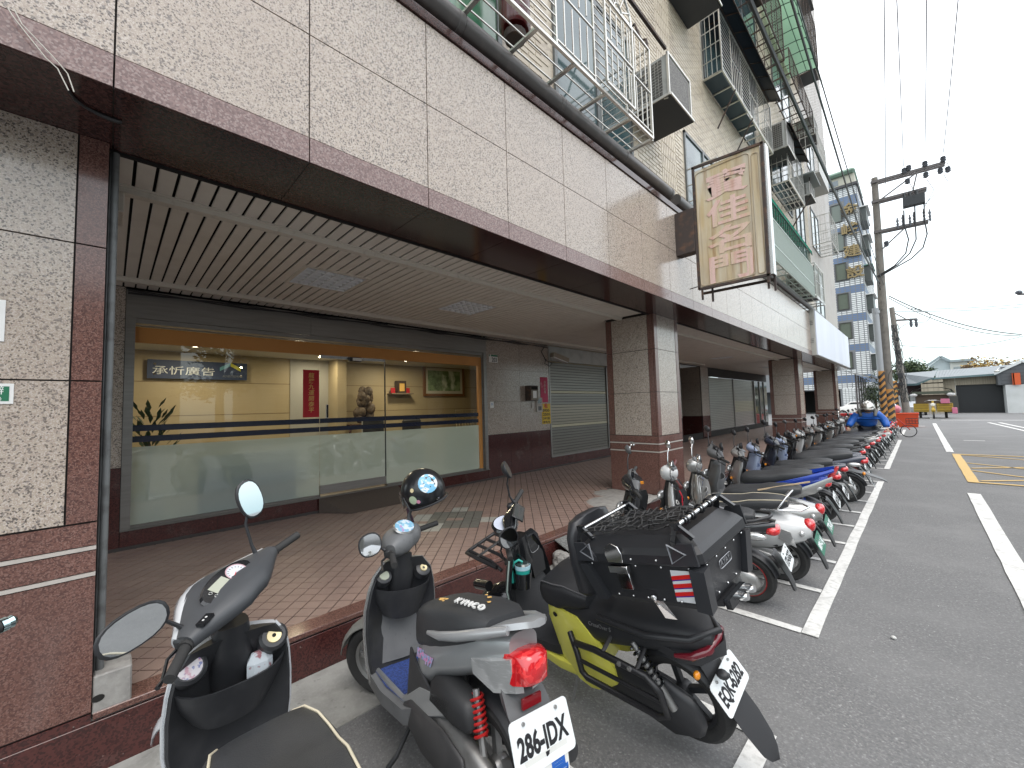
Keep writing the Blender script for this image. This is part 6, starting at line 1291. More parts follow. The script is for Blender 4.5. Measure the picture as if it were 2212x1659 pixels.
            b = MB().use(MIR); b.add([c + ax * .0085 + u * size[0] * .92 * math.copysign(abs(cos(a)) ** .85, cos(a)) + v * size[1] * .92 * math.copysign(abs(sin(a)) ** .85, sin(a)) for a in [2 * pi * j / 20 for j in range(20)]], [tuple(range(20))]); s.p('mirror_glass', b, st=True, parent=o, sm=None)
    def seat(s, m=None, st_=None, piping=None, e=.55):
        Z = st_ or [(.105, .675, .015, .05), (.09, .68, .04, .10), (.05, .69, .065, .13), (-.04, .705, .07, .145), (-.15, .715, .068, .15), (-.28, .73, .07, .148), (-.38, .752, .078, .14), (-.52, .772, .072, .125), (-.64, .79, .058, .10), (-.70, .80, .035, .07)]
        b = MB().use(m or SEATM); b.loft([se(x, z, w, h, e, 22) for x, z, h, w in Z]); o = s.p('seat', b, sm=60)
        if piping:
            for sg in (-1, 1): b = MB().use(piping); b.tube([(x, sg * w * .86, z + h * .84) for x, z, h, w in Z[1:]], .0045, 5); s.p('piping', b, parent=o, sm=60)
        return o
    def tray(s, m, hw=.15, z=.29, x0=.06, x1=.46, mat_top=None):
        b = MB().use(m); R = []
        for x, w, zz in ((x0 - .05, hw * .9, z + .03), (x0 + .03, hw, z), ((x0 + x1) / 2, hw * 1.05, z - .01), (x1 - .05, hw, z + .01), (x1, hw * .9, z + .05)): R.append([(x, -w, zz + .02), (x, -w * .9, zz + .028), (x, w * .9, zz + .028), (x, w, zz + .02), (x, w * .95, zz - .05), (x, -w * .95, zz - .05)])
        b.loft(R); s.p('floorboard', b, sm=40)
        if mat_top: b = MB().use(mat_top); b.sheet([[(x0 + .02, t * hw * .86, z + .034) for t in (-1, 0, 1)], [((x0 + x1) / 2, t * hw * .9, z + .024) for t in (-1, 0, 1)], [(x1 - .04, t * hw * .86, z + .045) for t in (-1, 0, 1)], [(x1 - .01, t * hw * .8, z + .17) for t in (-1, 0, 1)]]); s.p('floor_mat', b, sm=60)
    def body(s, m, st_=None, e=.7, lower=None, name='rear_body'):
        Z = st_ or [(.07, .45, .16, .105), (.03, .49, .18, .13), (-.05, .535, .165, .15), (-.18, .575, .135, .158), (-.35, .61, .12, .152), (-.5, .645, .105, .135), (-.65, .685, .085, .11), (-.78, .72, .062, .08), (-.86, .74, .04, .05)]
        b = MB().use(m); b.loft([se(x, z, w, h, e, 24) for x, z, h, w in Z]); return s.p(name, b, sm=45)
    def engine(s, m=None, spring=None, muffler=True, cover=None):
        b = MB().use(m or ALU); P = [(-.05, .23), (-.0, .30), (-.08, .37), (-.30, .38), (-.55, .36), (-.70, .32), (-.74, .235), (-.68, .155), (-.50, .14), (-.22, .15), (-.10, .17)]
        b.prism(P, (0, .085, 0), (1, 0, 0), (0, 0, 1), (0, .06, 0)); s.p('transmission_case', b, bevel=.018, sm=50)
        b = MB().use(cover or GRPL); P2 = [(-.06, .235), (-.03, .30), (-.12, .345), (-.42, .345), (-.58, .31), (-.60, .235), (-.5, .175), (-.25, .175)]; b.prism(P2, (0, .147, 0), (1, 0, 0), (0, 0, 1), (0, .022, 0)); s.p('case_cover', b, bevel=.010, sm=50)
        b = MB().use(mat('airbox', (.03, .031, .033), .55)); b.prism([(-.28, .39), (-.30, .50), (-.42, .53), (-.60, .50), (-.62, .40), (-.50, .375)], (0, .06, 0), (1, 0, 0), (0, 0, 1), (0, .10, 0)); s.p('air_box', b, bevel=.02, sm=50)
        b = MB().use(mat('engine_dark', (.05, .05, .05), .6, .4)); b.cbox((-.12, 0, .33), (.30, .17, .20)); s.p('engine_block', b, bevel=.03, sm=50)
        if muffler:
            b = MB().use(mat('muffler_black', (.04, .04, .042), .45, .3)); b.tube([(-.15, -.10, .16), (-.32, -.13, .19), (-.40, -.14, .23), (-.45, -.145, .25), (-.80, -.15, .33), (-.86, -.15, .345)], [.018, .02, .03, .058, .062, .035], 14); s.p('muffler', b, sm=50)
        for y in (.125,) if not muffler else (.125, -.12):
            p0, p1 = Vector((-.66, y - .02 * (1 if y > 0 else -1), .27)), Vector((-.58, y - .03 * (1 if y > 0 else -1), .53)); b = MB().use(ALU); b.tube([p0, p1], .014, 8); o = s.p('shock_absorber', b)
            b = MB().use(spring or BLKG); n = 80; d = p1 - p0; u, v = frame(d); b.tube([p0.lerp(p1, .42 + .52 * k / n) + (u * cos(k * 2 * pi / 11) + v * sin(k * 2 * pi / 11)) * .026 for k in range(n + 1)], .0055, 5); s.p('spring', b, parent=o, sm=60)
    def rear_guard(s, m=None, flap=True, x=-.60):
        s.fender(x, .235, m or BLK, 60, 165, .065, name='rear_fender')
        if flap:
            b = MB().use(m or BLK); R = []
            for px_, z, w in ((-.83, .50, .075), (-.88, .42, .075), (-.93, .32, .062), (-.955, .25, .058), (-.965, .21, .045)): R.append([(px_, -w, z), (px_ - .008, 0, z - .004), (px_, w, z), (px_ + .016, w * .96, z + .004), (px_ + .010, 0, z), (px_ + .016, -w * .96, z + .004)])
            b.loft(R); s.p('mud_flap', b, sm=50)
    def plate(s, txt, c=(-.915, 0, .475), green=False, w=.26, h=.15, tip=(.42, 0, .9), refl=True, ink=None):
        M = basis(c, (0, -1, 0), tip); b = MB().use(GPL if green else WPL); r = .018; P = []
        for cx_, cy_, a0 in ((w / 2 - r, h / 2 - r, 0), (-w / 2 + r, h / 2 - r, pi / 2), (-w / 2 + r, -h / 2 + r, pi), (w / 2 - r, -h / 2 + r, 3 * pi / 2)):
            for k in range(4): a = a0 + pi / 2 * k / 3; P.append((cx_ + r * cos(a), cy_ + r * sin(a)))
        n = len(P); b.add([M @ Vector((x, y, 0)) for x, y in P] + [M @ Vector((x, y, -.003)) for x, y in P], [tuple(range(n)), tuple(reversed(range(n, 2 * n)))] + [(i, i + n, (i + 1) % n + n, (i + 1) % n) for i in range(n)]); o = s.p('licence_plate', b, sm=None)
        L = M @ Matrix.Translation((0, -.012, .0012)); q = letters('plate_number', txt, .1, L, ink or (WPL if green else PLK), o, width=w * .84, height=h * .56, depth=.0004, bold=.0035)
        b = MB().use(ALU)
        for x in (-w * .28, w * .28): b.lathe([(0, .006), (.006, .006), (.007, 0)], M @ Vector((x, h * .38, .001)), M.to_3x3() @ Vector((0, 0, 1)), 8)
        s.p('plate_bolts', b, parent=o)
        return o
    def tail(s, style='round', m=None, z=.69, x=-.84, w=.07, h=.045):
        b = MB().use(m or REDL); b.ell((x, 0, z), (.045, w, h), 16, 10, e=.8); s.p('tail_light', b, sm=60)
    def stand(s):
        b = MB().use(BLK); b.tube([(-.02, .09, .22), (.02, .17, .05), (.05, .20, -.0)], .012, 6); s.p('side_stand', b)
    def rail(s, m=None, kind='grab', z=.82):
        b = MB().use(m or GRPL)
        if kind == 'grab':
            b.tube([(-.40, .14, z - .10), (-.55, .145, z - .055), (-.72, .12, z - .02), (-.82, .05, z + .0), (-.83, 0, z + .003), (-.82, -.05, z), (-.72, -.12, z - .02), (-.55, -.145, z - .055), (-.40, -.14, z - .10)], .014, 8)
        elif kind == 'chrome':
            b.tube([(-.48, .12, z - .08), (-.62, .13, z - .06), (-.70, .10, z + .06), (-.74, 0, z + .10), (-.70, -.10, z + .06), (-.62, -.13, z - .06), (-.48, -.12, z - .08)], .009, 8); b.tube([(-.60, .12, z - .07), (-.80, .10, z - .06), (-.86, 0, z - .05), (-.80, -.10, z - .06), (-.60, -.12, z - .07)], .009, 8)
        s.p('grab_rail', b, sm=60)
    def lamp(s, m=None, st=False, c=(.55, 0, .72), r=(.04, .10, .05)):
        b = MB().use(m or CLRL); b.ell(c, r, 14, 9); s.p('headlight', b, st=st, sm=60)
    def signal(s, c, m=None, r=.02):
        b = MB().use(m or ORL); b.ell(c, (r * .8, r, r), 10, 7); s.p('turn_signal', b, sm=60)
SILV = paint('silver_grey_paint', (.30, .31, .315), .3, .25); WHP = paint('scooter_white', (.62, .63, .63), .2); BLUP = paint('scooter_blue', (.012, .055, .42), .2, .2); DBLU = paint('scooter_slate', (.035, .042, .065), .25, .2); YEL = paint('scooter_yellow', (.92, .88, .13), .35); BLP = paint('scooter_black', (.016, .017, .02), .15); SGR = paint('scooter_silver', (.40, .40, .39), .25, .5); PBL = paint('scooter_pale_blue', (.30, .36, .50), .3); MBL = mat('matt_black', (.028, .029, .032), .5, var=[(5, (.04, .041, .044), .5, .8, 'noise', .4)])
PIPING = mat('cream_piping', (.62, .56, .42), .5)

# ---- 1: black and white scooter, nearest, lower left
s = Sc('scooter', 'black scooter with white front edge and cream piped seat at the lower left corner', -1.51, .345, 180.5, 1, 45, .885, pitch=-3.5)
WP1 = paint('pearl_white', (.60, .62, .64), .25)
s.wheel(-.60, 'rear_wheel'); s.wheel(.68, 'front_wheel', st=True); s.fork(); s.fender(.68, .235, WP1, 20, 170, st=True)
s.shield(WP1, BLK, [(.27, .43, .17, .05), (.38, .46, .20, .08), (.50, .50, .215, .11), (.62, .51, .215, .12), (.72, .49, .205, .11), (.80, .46, .19, .09), (.86, .44, .15, .07)], edge=WP1)
s.pocket(BLK, z=.70, hw=.205, dep=.09, e=5); s.column_cover(BLK); s.tray(GRPL)
for sg in (-1, 1): b = MB().use(BLK); b.lathe([(0, .02), (.044, .02), (.055, .01), (.058, -.03)], (.345, sg * .140, .80), (-.75, 0, .65), 18); s.p('switch_housing', b)
b = MB().use(mat('badge_pink_white', (.66, .62, .64), .3, var=[(34, (.45, .12, .2), .55, .62, 'noise', .6), (60, (.08, .12, .35), .6, .66, 'noise', .8)])); b.lathe([(0, .023), (.038, .023), (.039, .02)], (.345, .140, .80), (-.75, 0, .65), 20); s.p('round_sticker', b, label='round white sticker with a blue and pink print')
b = MB().use(mat('brass', (.55, .47, .28), .35, .6)); b.lathe([(.008, .022), (.027, .024), (.029, .02)], (.345, -.140, .80), (-.75, 0, .65), 20); b.use(DARK); b.disc(Vector((.345, -.140, .80)) + Vector((-.75, 0, .65)).normalized() * .0215, (-.75, 0, .65), .008, 10); s.p('ignition_lock', b)
b = MB().use(mat('crumpled_packet', (.55, .60, .64), .4, var=[(30, (.25, .03, .04), .55, .62, 'noise', .8), (22, (.05, .06, .09), .62, .68, 'noise', .8)])); b.ell((.345, -.09, .70), (.03, .05, .07), 7, 5, e=.8); s.p('snack_packet', b, sm=None)
prof1 = [(0, .150, .055), (.05, .145, .054), (.10, .122, .048), (.15, .090, .042), (.20, .058, .034), (.245, .032, .028)]
s.headset(mat('headset_black', (.060, .064, .070), .45, var=[(7, (.095, .10, .105), .55, .8, 'noise', .5)]), None, prof=prof1, z=1.035); P = prof1
b = MB().use(WP1)
PP = [(-a, c, d) for a, c, d in reversed(P[1:])] + P; R = []
for y, hx, hz in PP: R.append([(.41 + .020 + hx * 1.02 * cos(a) - .18 * abs(y), y, 1.033 + hz * 1.02 * sin(a)) for a in [radians(q) for q in (-80, -50, -20, 10, 35, 55)]] + [(.41 + hx * .8 * cos(a) - .18 * abs(y), y, 1.033 + hz * .8 * sin(a)) for a in [radians(q) for q in (55, 10, -80)]])
b.loft(R); s.p('headset_front', b, st=True, sm=60)
def dash_local(nrm=(-.50, 0, .87), c=(.378, 0, 1.085)): n_ = Vector(nrm).normalized(); return basis(c, (0, -1, 0), Vector((0, 0, 1)).cross((0, -1, 0)).cross(n_) * -1 if False else n_.cross(Vector((0, -1, 0))))
D = dash_local()
def onD(pts, h=0): return [D @ Vector((x, y, h)) for x, y in pts]
def ellp(rx, ry, cx_=0, cy_=0, n=24): return [(cx_ + rx * cos(2 * pi * k / n), cy_ + ry * sin(2 * pi * k / n)) for k in range(n)]
b = MB().use(BLKG); b.add(onD(ellp(.118, .055), .0035) + onD(ellp(.127, .061), -.004), [tuple(range(24))] + [(i, i + 24, (i + 1) % 24 + 24, (i + 1) % 24) for i in range(24)]); o = s.p('instrument_panel', b, st=True, sm=None)
b = MB().use(mat('dial_pale', (.62, .64, .68), .2, coat=1.)); b.add(onD(ellp(.038, .038, .048, .0), .0055), [tuple(range(24))]); s.p('dial', b, st=True, parent=o, sm=None)
b = MB().use(mat('dial_ring', (.55, .35, .38), .3)); b.tube(onD(ellp(.038, .038, .048, 0), .006), .0022, 4, closed=True); s.p('dial_ring', b, st=True, parent=o)
b = MB().use(PLK); [b.bar(D @ Vector((.045 + .024 * cos(a), .024 * sin(a), .0062)), D @ Vector((.045 + .031 * cos(a), .031 * sin(a), .0062)), .0018, .0006) for a in [radians(210 - k * 24) for k in range(11)]]; b.use(mat('needle_red', (.6, .03, .02), .4)); b.bar(D @ Vector((.045, 0, .0068)), D @ Vector((.024, -.008, .0068)), .0025, .0008); s.p('dial_marks', b, st=True, parent=o, sm=None)
b = MB().use(mat('lcd', (.40, .42, .34), .15, coat=1.)); b.add(onD([(-.070, -.032), (.004, -.032), (.004, .032), (-.070, .032)], .0056), [(0, 1, 2, 3)]); s.p('lcd_screen', b, st=True, parent=o, sm=None)
b = MB().use(STAIN); [b.tube(onD(ellp(.006, .006, -.080, y, 8), .006), .0012, 4, closed=True) for y in (-.012, .012)]; s.p('panel_buttons', b, st=True, parent=o)
b = MB().use(BLKG); b.cbox(s.S.inverted() @ s.S @ Vector((.33, .185, 1.072)), (.03, .05, .012)); b.use(WHITE); b.cbox((.33, .178, 1.0785), (.006, .006, .002)); b.cbox((.33, .192, 1.0785), (.006, .006, .002)); s.p('rocker_switch', b, st=True, sm=None)
s.bars(w=.235, w2=.375, x=.375, z=1.03, lever=BLKG)
s.mirrors(size=(.092, .060), size2={-1: (.060, .088)}, per={1: (.09, .115, .01, 10), -1: (.05, .20, .02, 25)}, z=1.05, y=.20, x=.40)
s.seat(SEATM, [(.02, .64, .02, .08), (.0, .655, .05, .13), (-.05, .67, .07, .16), (-.13, .68, .075, .18), (-.22, .69, .075, .182), (-.32, .71, .078, .172), (-.42, .752, .082, .155), (-.56, .775, .075, .135), (-.68, .79, .058, .10)], piping=PIPING)
s.body(GRPL); s.engine(); s.rear_guard(); s.tail(); s.plate('BXL-502'); s.rail(); s.stand(); s.lamp()
S1 = s
# chrome bar end at the far left: tip of another scooter's handlebar
t = thing('scooter', 'handlebar tip with a chrome end poking in from the left edge', 'scooter', (-.9, -.75, 0), 'scooters parked nose in along the kerb')
h0 = on(2, 1.0, 60, 2440); h1 = h0 + Vector((.42, -.62, -.06)) * .9
d_ = (h0 - h1).normalized(); b = MB().use(RUB); b.tube([h1, h0 - d_ * .035], .019, 12); put('grip', b, parent=t, sm=True); b = MB().use(mat('teal_chrome', (.55, .72, .74), .15, 1.)); b.tube([h0 - d_ * .034, h0 - d_ * .02, h0 - d_ * .019, h0 - d_ * .008, h0], [.021, .021, .017, .019, .012], 14); put('bar_end', b, parent=t, sm=50)

# ---- 2: grey scooter with the helmet
s = Sc('scooter', 'silver grey scooter with cracked seat, red shock springs and a helmet on its bars', -1.636, 1.047, 173.4, -4.5, 41, .889, pitch=6.5)
s.wheel(-.60, 'rear_wheel'); s.wheel(.68, 'front_wheel', st=True, spokes=6); s.fork(); s.fender(.68, .235, mat('worn_grey_fender', (.19, .19, .175), .5, var=[(9, (.13, .13, .12), .5, .75, 'noise', .5)]), 15, 165, .075, st=True)
LGP = mat('dusty_grey_plastic', (.13, .135, .14), .5, var=[(7, (.17, .175, .18), .45, .7, 'noise', .6), (40, (.06, .062, .066), .6, .75, 'noise', .4)])
s.shield(SILV, BLK, [(.25, .43, .18, .05), (.36, .47, .205, .08), (.50, .51, .22, .11), (.62, .52, .22, .12), (.72, .50, .205, .11), (.80, .47, .18, .09), (.87, .44, .12, .06)], edge=SGR)
b = MB().use(LGP); b.loft([[(x, -w, z), (x - .012, 0, z), (x, w, z), (x + .02, w * .9, z), (x + .02, -w * .9, z)] for z, x, w in ((.33, .36, .14), (.45, .395, .15), (.55, .41, .145), (.60, .41, .13))]); s.p('kick_panel', b, sm=50)
s.pocket(BLK, z=.71, hw=.185, dep=.085, e=5); s.column_cover(BLK); s.tray(LGP, hw=.185, x0=-.10, z=.27, mat_top=mat('blue_floor_mat', (.04, .075, .26), .6, var=[(160, (.02, .035, .12), .5, .6, 'vor', .8)]))
for sg in (-1, 1): b = MB().use(BLK); b.lathe([(0, .016), (.036, .016), (.046, .01), (.05, -.03)], (.355, sg * .125, .79), (-.75, 0, .65), 18); s.p('switch_housing', b)
b = MB().use(mat('mint_cap', (.42, .45, .36), .3)); b.lathe([(0, .020), (.028, .020), (.030, .015)], (.355, .125, .79), (-.75, 0, .65), 20); s.p('fuel_cap', b)
b = MB().use(mat('brass', (.55, .47, .28), .35, .6)); b.lathe([(.008, .020), (.022, .022), (.024, .016)], (.355, -.125, .79), (-.75, 0, .65), 20); s.p('ignition_lock', b)
s.headset(LGP, None, prof=[(0, .10, .075), (.05, .098, .073), (.09, .085, .066), (.13, .062, .055), (.165, .034, .036)], z=.98)
D = dash_local((-.52, 0, .86), (.362, 0, 1.055))
b = MB().use(SGR); b.add(onD(ellp(.085, .062), .0) + onD(ellp(.078, .056), .010), [(i, (i + 1) % 24, (i + 1) % 24 + 24, i + 24) for i in range(24)]); o = s.p('instrument_bezel', b, st=True)
b = MB().use(mat('instrument_print', (.22, .45, .62), .15, coat=1., var=[(30, (.62, .70, .76), .5, .56, 'noise', .9), (26, (.45, .22, .5), .60, .64, 'noise', .8), (50, (.03, .05, .12), .64, .68, 'noise', .8)])); b.add(onD(ellp(.077, .055), .0095), [tuple(range(24))]); s.p('dial_face', b, st=True, parent=o, sm=None)
s.bars(w=.165, w2=.30, x=.385, z=.965, lever=BLK, drop=.01, back=.10)
s.mirrors('round', size=(.062, .062), sides=(1,), per={1: (.10, .06, .0, 30)}, z=.99, y=.17)
b = MB().use(BLK); b.tube([(.41, -.16, 1.0), (.42, -.18, 1.06), (.41, -.21, 1.10)], .012, 8); s.p('mirror_stub', b, st=True)
s.seat(None, [(-.09, .63, .03, .10), (-.105, .64, .08, .13), (-.15, .66, .105, .155), (-.21, .675, .105, .168), (-.30, .69, .10, .168), (-.39, .708, .098, .16), (-.50, .735, .085, .15), (-.61, .762, .06, .132), (-.67, .775, .03, .10)])
FOAM = mat('seat_foam', (.62, .38, .12), .9); rr = random.Random(6)
for (x, y, r) in ((-.24, .06, .018), (-.255, .045, .012), (-.50, -.04, .012), (-.46, -.05, .008), (-.55, .0, .010), (-.27, .07, .008)): z = .784 if x > -.3 else .826; b = MB().use(FOAM); b.prism([(r * rr.uniform(.5, 1.4) * cos(a), r * rr.uniform(.5, 1.3) * sin(a)) for a in [2 * pi * k / 9 for k in range(9)]], (x, y, z), (1, 0, 0), (0, 1, 0), (0, 0, .0015)); s.p('torn_foam', b, sm=None)
letters('seat_lettering', 'KYMCO', .06, basis((-.50, .095, .808), (-.92, -.12, .12), (.0, -.75, .65)) if 0 else basis((-.53, .085, .833), (-1, -.10, .03), (0.0, -.96, .27)), WHITE, s.t, width=.19, height=.032, depth=.004, spacing=1.25)
s.body(SILV, [(-.08, .44, .13, .10), (-.11, .47, .17, .125), (-.16, .51, .165, .148), (-.23, .55, .14, .158), (-.34, .595, .115, .155), (-.50, .64, .10, .142), (-.62, .68, .088, .12), (-.72, .71, .07, .095), (-.78, .725, .05, .07)])
for sg in (1, -1):
    b = MB().use(SILV); b.prism([(.02, .22), (.44, .25), (.42, .32), (.0, .31), (-.20, .43), (-.48, .48), (-.46, .40), (-.14, .27)], (0, sg * .13, 0), (1, 0, 0), (0, 0, 1), (0, sg * .03, 0)); s.p('side_skirt', b, bevel=.01)
    b = MB().use(BLK); b.prism([(-.06, .33), (-.12, .35), (-.32, .44), (-.18, .50), (-.09, .56)], (0, sg * .145, 0), (1, 0, 0), (0, 0, 1), (0, sg * .012, 0)); s.p('vent_panel', b, bevel=.004)
    b = MB().use(CLRL); b.loft([[(-.60, sg * .12, .60), (-.60, sg * .128, .655), (-.60, sg * .10, .67), (-.60, sg * .09, .60)], [(-.72, sg * .105, .57), (-.72, sg * .118, .68), (-.72, sg * .08, .69), (-.72, sg * .06, .56)], [(-.80, sg * .06, .58), (-.80, sg * .085, .70), (-.80, sg * .04, .70), (-.80, sg * .02, .57)]]); s.p('rear_turn_signal', b, sm=50)
b = MB().use(REDL); b.loft([[(x, y * w, z) for y, z in ((-1, z0), (-1, z1), (-.4, z1 + .012), (.4, z1 + .012), (1, z1), (1, z0), (.4, z0 - .01), (-.4, z0 - .01))] for x, w, z0, z1 in ((-.70, .082, .625, .70), (-.80, .075, .61, .71), (-.85, .058, .62, .708), (-.87, .034, .635, .695))]); s.p('tail_light', b, sm=50)
GR2 = mat('grab_silver', (.42, .43, .44), .28, .4)
b = MB().use(GR2); b.loft([[(x, yy * w, z + dz) for yy, dz in ((-1, -.012), (-.9, .010), (0, .016), (.9, .010), (1, -.012), (0, -.016))] for x, w, z in ((-.60, .10, .745), (-.68, .105, .77), (-.76, .10, .80), (-.84, .075, .822), (-.88, .03, .828))]); s.p('tail_spoiler', b, sm=50)
for sg in (1, -1): b = MB().use(GR2); b.tube([(-.30, sg * .165, .68), (-.42, sg * .172, .70), (-.56, sg * .165, .735), (-.70, sg * .135, .775), (-.80, sg * .09, .80)], [.010, .018, .020, .020, .016], 10); s.p('grab_handle', b, sm=60)
b = MB().use(mat('wave_sticker', (.30, .35, .55), .3, var=[(60, (.65, .25, .45), .5, .55, 'noise', .9)])); letters('sticker_lettering', 'KHoppy', .05, basis((-.26, .162, .565), (-1, -.02, .05), (0, -.12, 1)), _mats['wave_sticker'], s.t, width=.15, height=.05, depth=.0012, bold=.003)
s.engine(ALU, spring=mat('spring_red', (.45, .02, .02), .3), cover=mat('case_black', (.05, .05, .052), .45, var=[(9, (.09, .09, .09), .5, .75, 'noise', .5)])); s.rear_guard(flap=False)
b = MB().use(GRPL); b.loft([[(x, -w, z), (x - .01, 0, z), (x, w, z), (x + .05, w * .9, z + .02), (x + .05, -w * .9, z + .02)] for x, z, w in ((-.74, .60, .09), (-.80, .52, .10), (-.86, .44, .09))]); s.p('plate_bracket', b, sm=50)
b = MB().use(mat('dark_reflector', (.22, .01, .015), .2)); b.cbox((-.815, .0, .545), (.01, .09, .035), None); s.p('reflector', b)
s.plate('286-JDX', (-.875, 0, .455), w=.28, h=.16, tip=(.30, 0, .95))
Mf = basis((-.905, 0, .33), (0, -1, 0), (.18, 0, .98)); b = MB().use(mat('flap_white', (.68, .69, .66), .4, var=[(12, (.5, .5, .48), .55, .75, 'noise', .5)])); b.add([Mf @ Vector(p) for p in ((-.10, .09, 0), (-.085, -.12, 0), (.085, -.12, 0), (.10, .09, 0), (-.10, .09, -.004), (-.085, -.12, -.004), (.085, -.12, -.004), (.10, .09, -.004))], [(0, 1, 2, 3), (7, 6, 5, 4), (0, 4, 5, 1), (1, 5, 6, 2), (2, 6, 7, 3)]); o = s.p('white_mud_flap', b, sm=None, label='white mud flap printed with blue characters')
letters('flap_character', '量', .09, Mf @ Matrix.Translation((.045, .0, .001)), mat('flap_blue', (.02, .11, .42), .4), o, depth=.0005, bold=.003); letters('flap_character', '合', .09, Mf @ Matrix.Translation((-.045, -.02, .001)), _mats['flap_blue'], o, depth=.0005, bold=.003)
b = MB().use(BLK); b.loft([[(x, -w, z), (x - .01, 0, z), (x, w, z), (x + .01, 0, z)] for x, z, w in ((-.86, .34, .07), (-.95, .24, .07), (-1.0, .14, .05), (-1.01, .10, .02))]); s.p('mud_flap', b, sm=50); s.stand(); s.lamp()
S2 = s
# helmet hung on the right mirror stub
hp = s.world((.41, -.245, 1.15), True) + Vector((.03, .06, .05)); HL = thing('helmet', 'black open face helmet with round stickers hung on the grey scooter mirror stalk', 'helmet', tuple(hp))
HB = mat('helmet_black', (.014, .015, .017), .28, coat=.3); Mh = Matrix.Rotation(radians(200), 4, 'Z') @ Matrix.Rotation(radians(-12), 4, 'X') @ Matrix.Rotation(radians(12), 4, 'Y')
b = MB().use(HB); R = []; n = 24
for i in range(11):
    t_ = pi / 2 - (pi / 2 + .62) * i / 10; R.append([Mh @ Vector((.132 * max(.02, cos(t_)) * cos(a) * 1.06, .125 * max(.02, cos(t_)) * sin(a), .135 * sin(t_) if not (cos(a) > .35 and t_ < .15) else .135 * max(sin(t_), .06))) for a in [2 * pi * k / n for k in range(n)]])
b.loft(R); o = put('helmet_shell', b, parent=HL, local=True, sm=60)
b = MB().use(DARK); b.add([Mh @ Vector((.128 * cos(a), .117 * sin(a), -.060)) for a in [2 * pi * k / 20 for k in range(20)]], [tuple(range(20))]); put('helmet_lining', b, parent=HL, local=True)
b = MB().use(BLK); b.tube([Mh @ Vector((.133 * 1.0 * cos(a), .127 * sin(a), -.070 if cos(a) < .4 else .008)) for a in [2 * pi * k / 28 for k in range(28)]], .006, 6, closed=True); put('helmet_rim', b, parent=HL, local=True, sm=60)
def sticker(nm, az, el, r, m, off=.002, rz=.0):
    c = Vector((.140 * cos(el) * cos(az), .127 * cos(el) * sin(az), .135 * sin(el))); nrm = Vector((c.x / .0196, c.y / .0161, c.z / .0182)).normalized(); u, v = frame(nrm); G = []
    b = MB().use(m); ring = []; N = 20
    for k in range(N): a = 2 * pi * k / N; q = c + u * r * cos(a) + v * r * sin(a); L = sqrt((q.x / .140) ** 2 + (q.y / .127) ** 2 + (q.z / .135) ** 2); ring.append(Mh @ (q / L * 1.012))
    b.add(ring + [Mh @ (c * 1.018)], [(k, (k + 1) % N, N) for k in range(N)]); return put(nm, b, parent=HL, local=True, sm=60)
_hd = Mh.to_3x3().inverted() @ Vector((0 - hp.x, 0 - hp.y, CAMZ - hp.z)).normalized(); _az = math.atan2(_hd.y, _hd.x); _el = math.asin(_hd.z)
sticker('round_sticker', _az + .28, _el + .22, .062, mat('sticker_sky', (.16, .42, .62), .35, var=[(28, (.66, .70, .72), .5, .53, 'noise', 1.)])); sticker('round_sticker', _az - .62, _el - .30, .026, mat('sticker_pale_green', (.42, .50, .34), .35)); sticker('small_sticker', _az - .40, _el - .42, .012, mat('sticker_pink', (.62, .25, .35), .35)); sticker('small_sticker', _az - .55, _el + .12, .012, mat('sticker_cream', (.62, .52, .30), .35)); sticker('snap_button', _az + .5, _el - .62, .010, CHROME)
b = MB().use(mat('visor_smoke', (.25, .20, .17), .1, coat=.8)); b.sheet([[Mh @ Vector((.150 * cos(a), .140 * sin(a), z)) for a in [radians(q) for q in range(-62, 63, 12)]] for z in (.03, -.02, -.075)]); put('visor', b, parent=HL, local=True, sm=60)
b = MB().use(mat('strap_maroon', (.06, .03, .05), .8)); b.tube([Mh @ Vector((.06, .11, -.06)), Mh @ Vector((.07, .10, -.13)), Mh @ Vector((.075, .095, -.20))], [.008, .014, .012], 6); put('chin_pad', b, parent=HL, local=True, sm=60); b = MB().use(BLK); b.tube([Mh @ Vector((.075, .095, -.20)), Mh @ Vector((.08, .10, -.24)), Mh @ Vector((.10, .11, -.32))], [.008, .004, .003], 5); put('chin_strap', b, parent=HL, local=True)

# ---- 3: yellow electric scooter with top box
s = Sc('scooter', 'yellow electric scooter carrying a large black top box', -1.41, 2.01, 178.5, 15.5, 37, .889, pitch=2.8)
s.wheel(-.64, 'rear_wheel', .25, rim=MBL, w=.062); s.wheel(.70, 'front_wheel', .25, rim=MBL, st=True); s.fork(MBL); s.fender(.70, .25, BLKG, 20, 165, .08, st=True)
s.shield(MBL, BLKG, [(.28, .45, .17, .05), (.40, .48, .20, .08), (.52, .52, .21, .11), (.64, .53, .205, .12), (.74, .50, .18, .11), (.82, .47, .15, .09), (.90, .44, .11, .06)], edge=mat('pale_green_edge', (.40, .50, .46), .3))
b = MB().use(MBL); b.loft([[(x, -w, z), (x - .02, -w * .4, z), (x - .02, w * .4, z), (x, w, z), (x + .03, w, z), (x + .03, -w, z)] for z, x, w in ((.33, .34, .20), (.42, .37, .22), (.52, .395, .21), (.60, .41, .17))]); s.p('knee_panel', b, sm=50)
s.tray(MBL, hw=.17, z=.32)
b = MB().use(YEL); b.loft([se(x, z, w, h, .45, 20) for x, z, h, w in ((.44, .27, .03, .13), (.30, .23, .045, .165), (.10, .21, .05, .175), (-.05, .215, .05, .17), (-.16, .24, .05, .14))]); s.p('yellow_floor_pan', b, sm=40)
s.column_cover(BLKG, .50, .93)
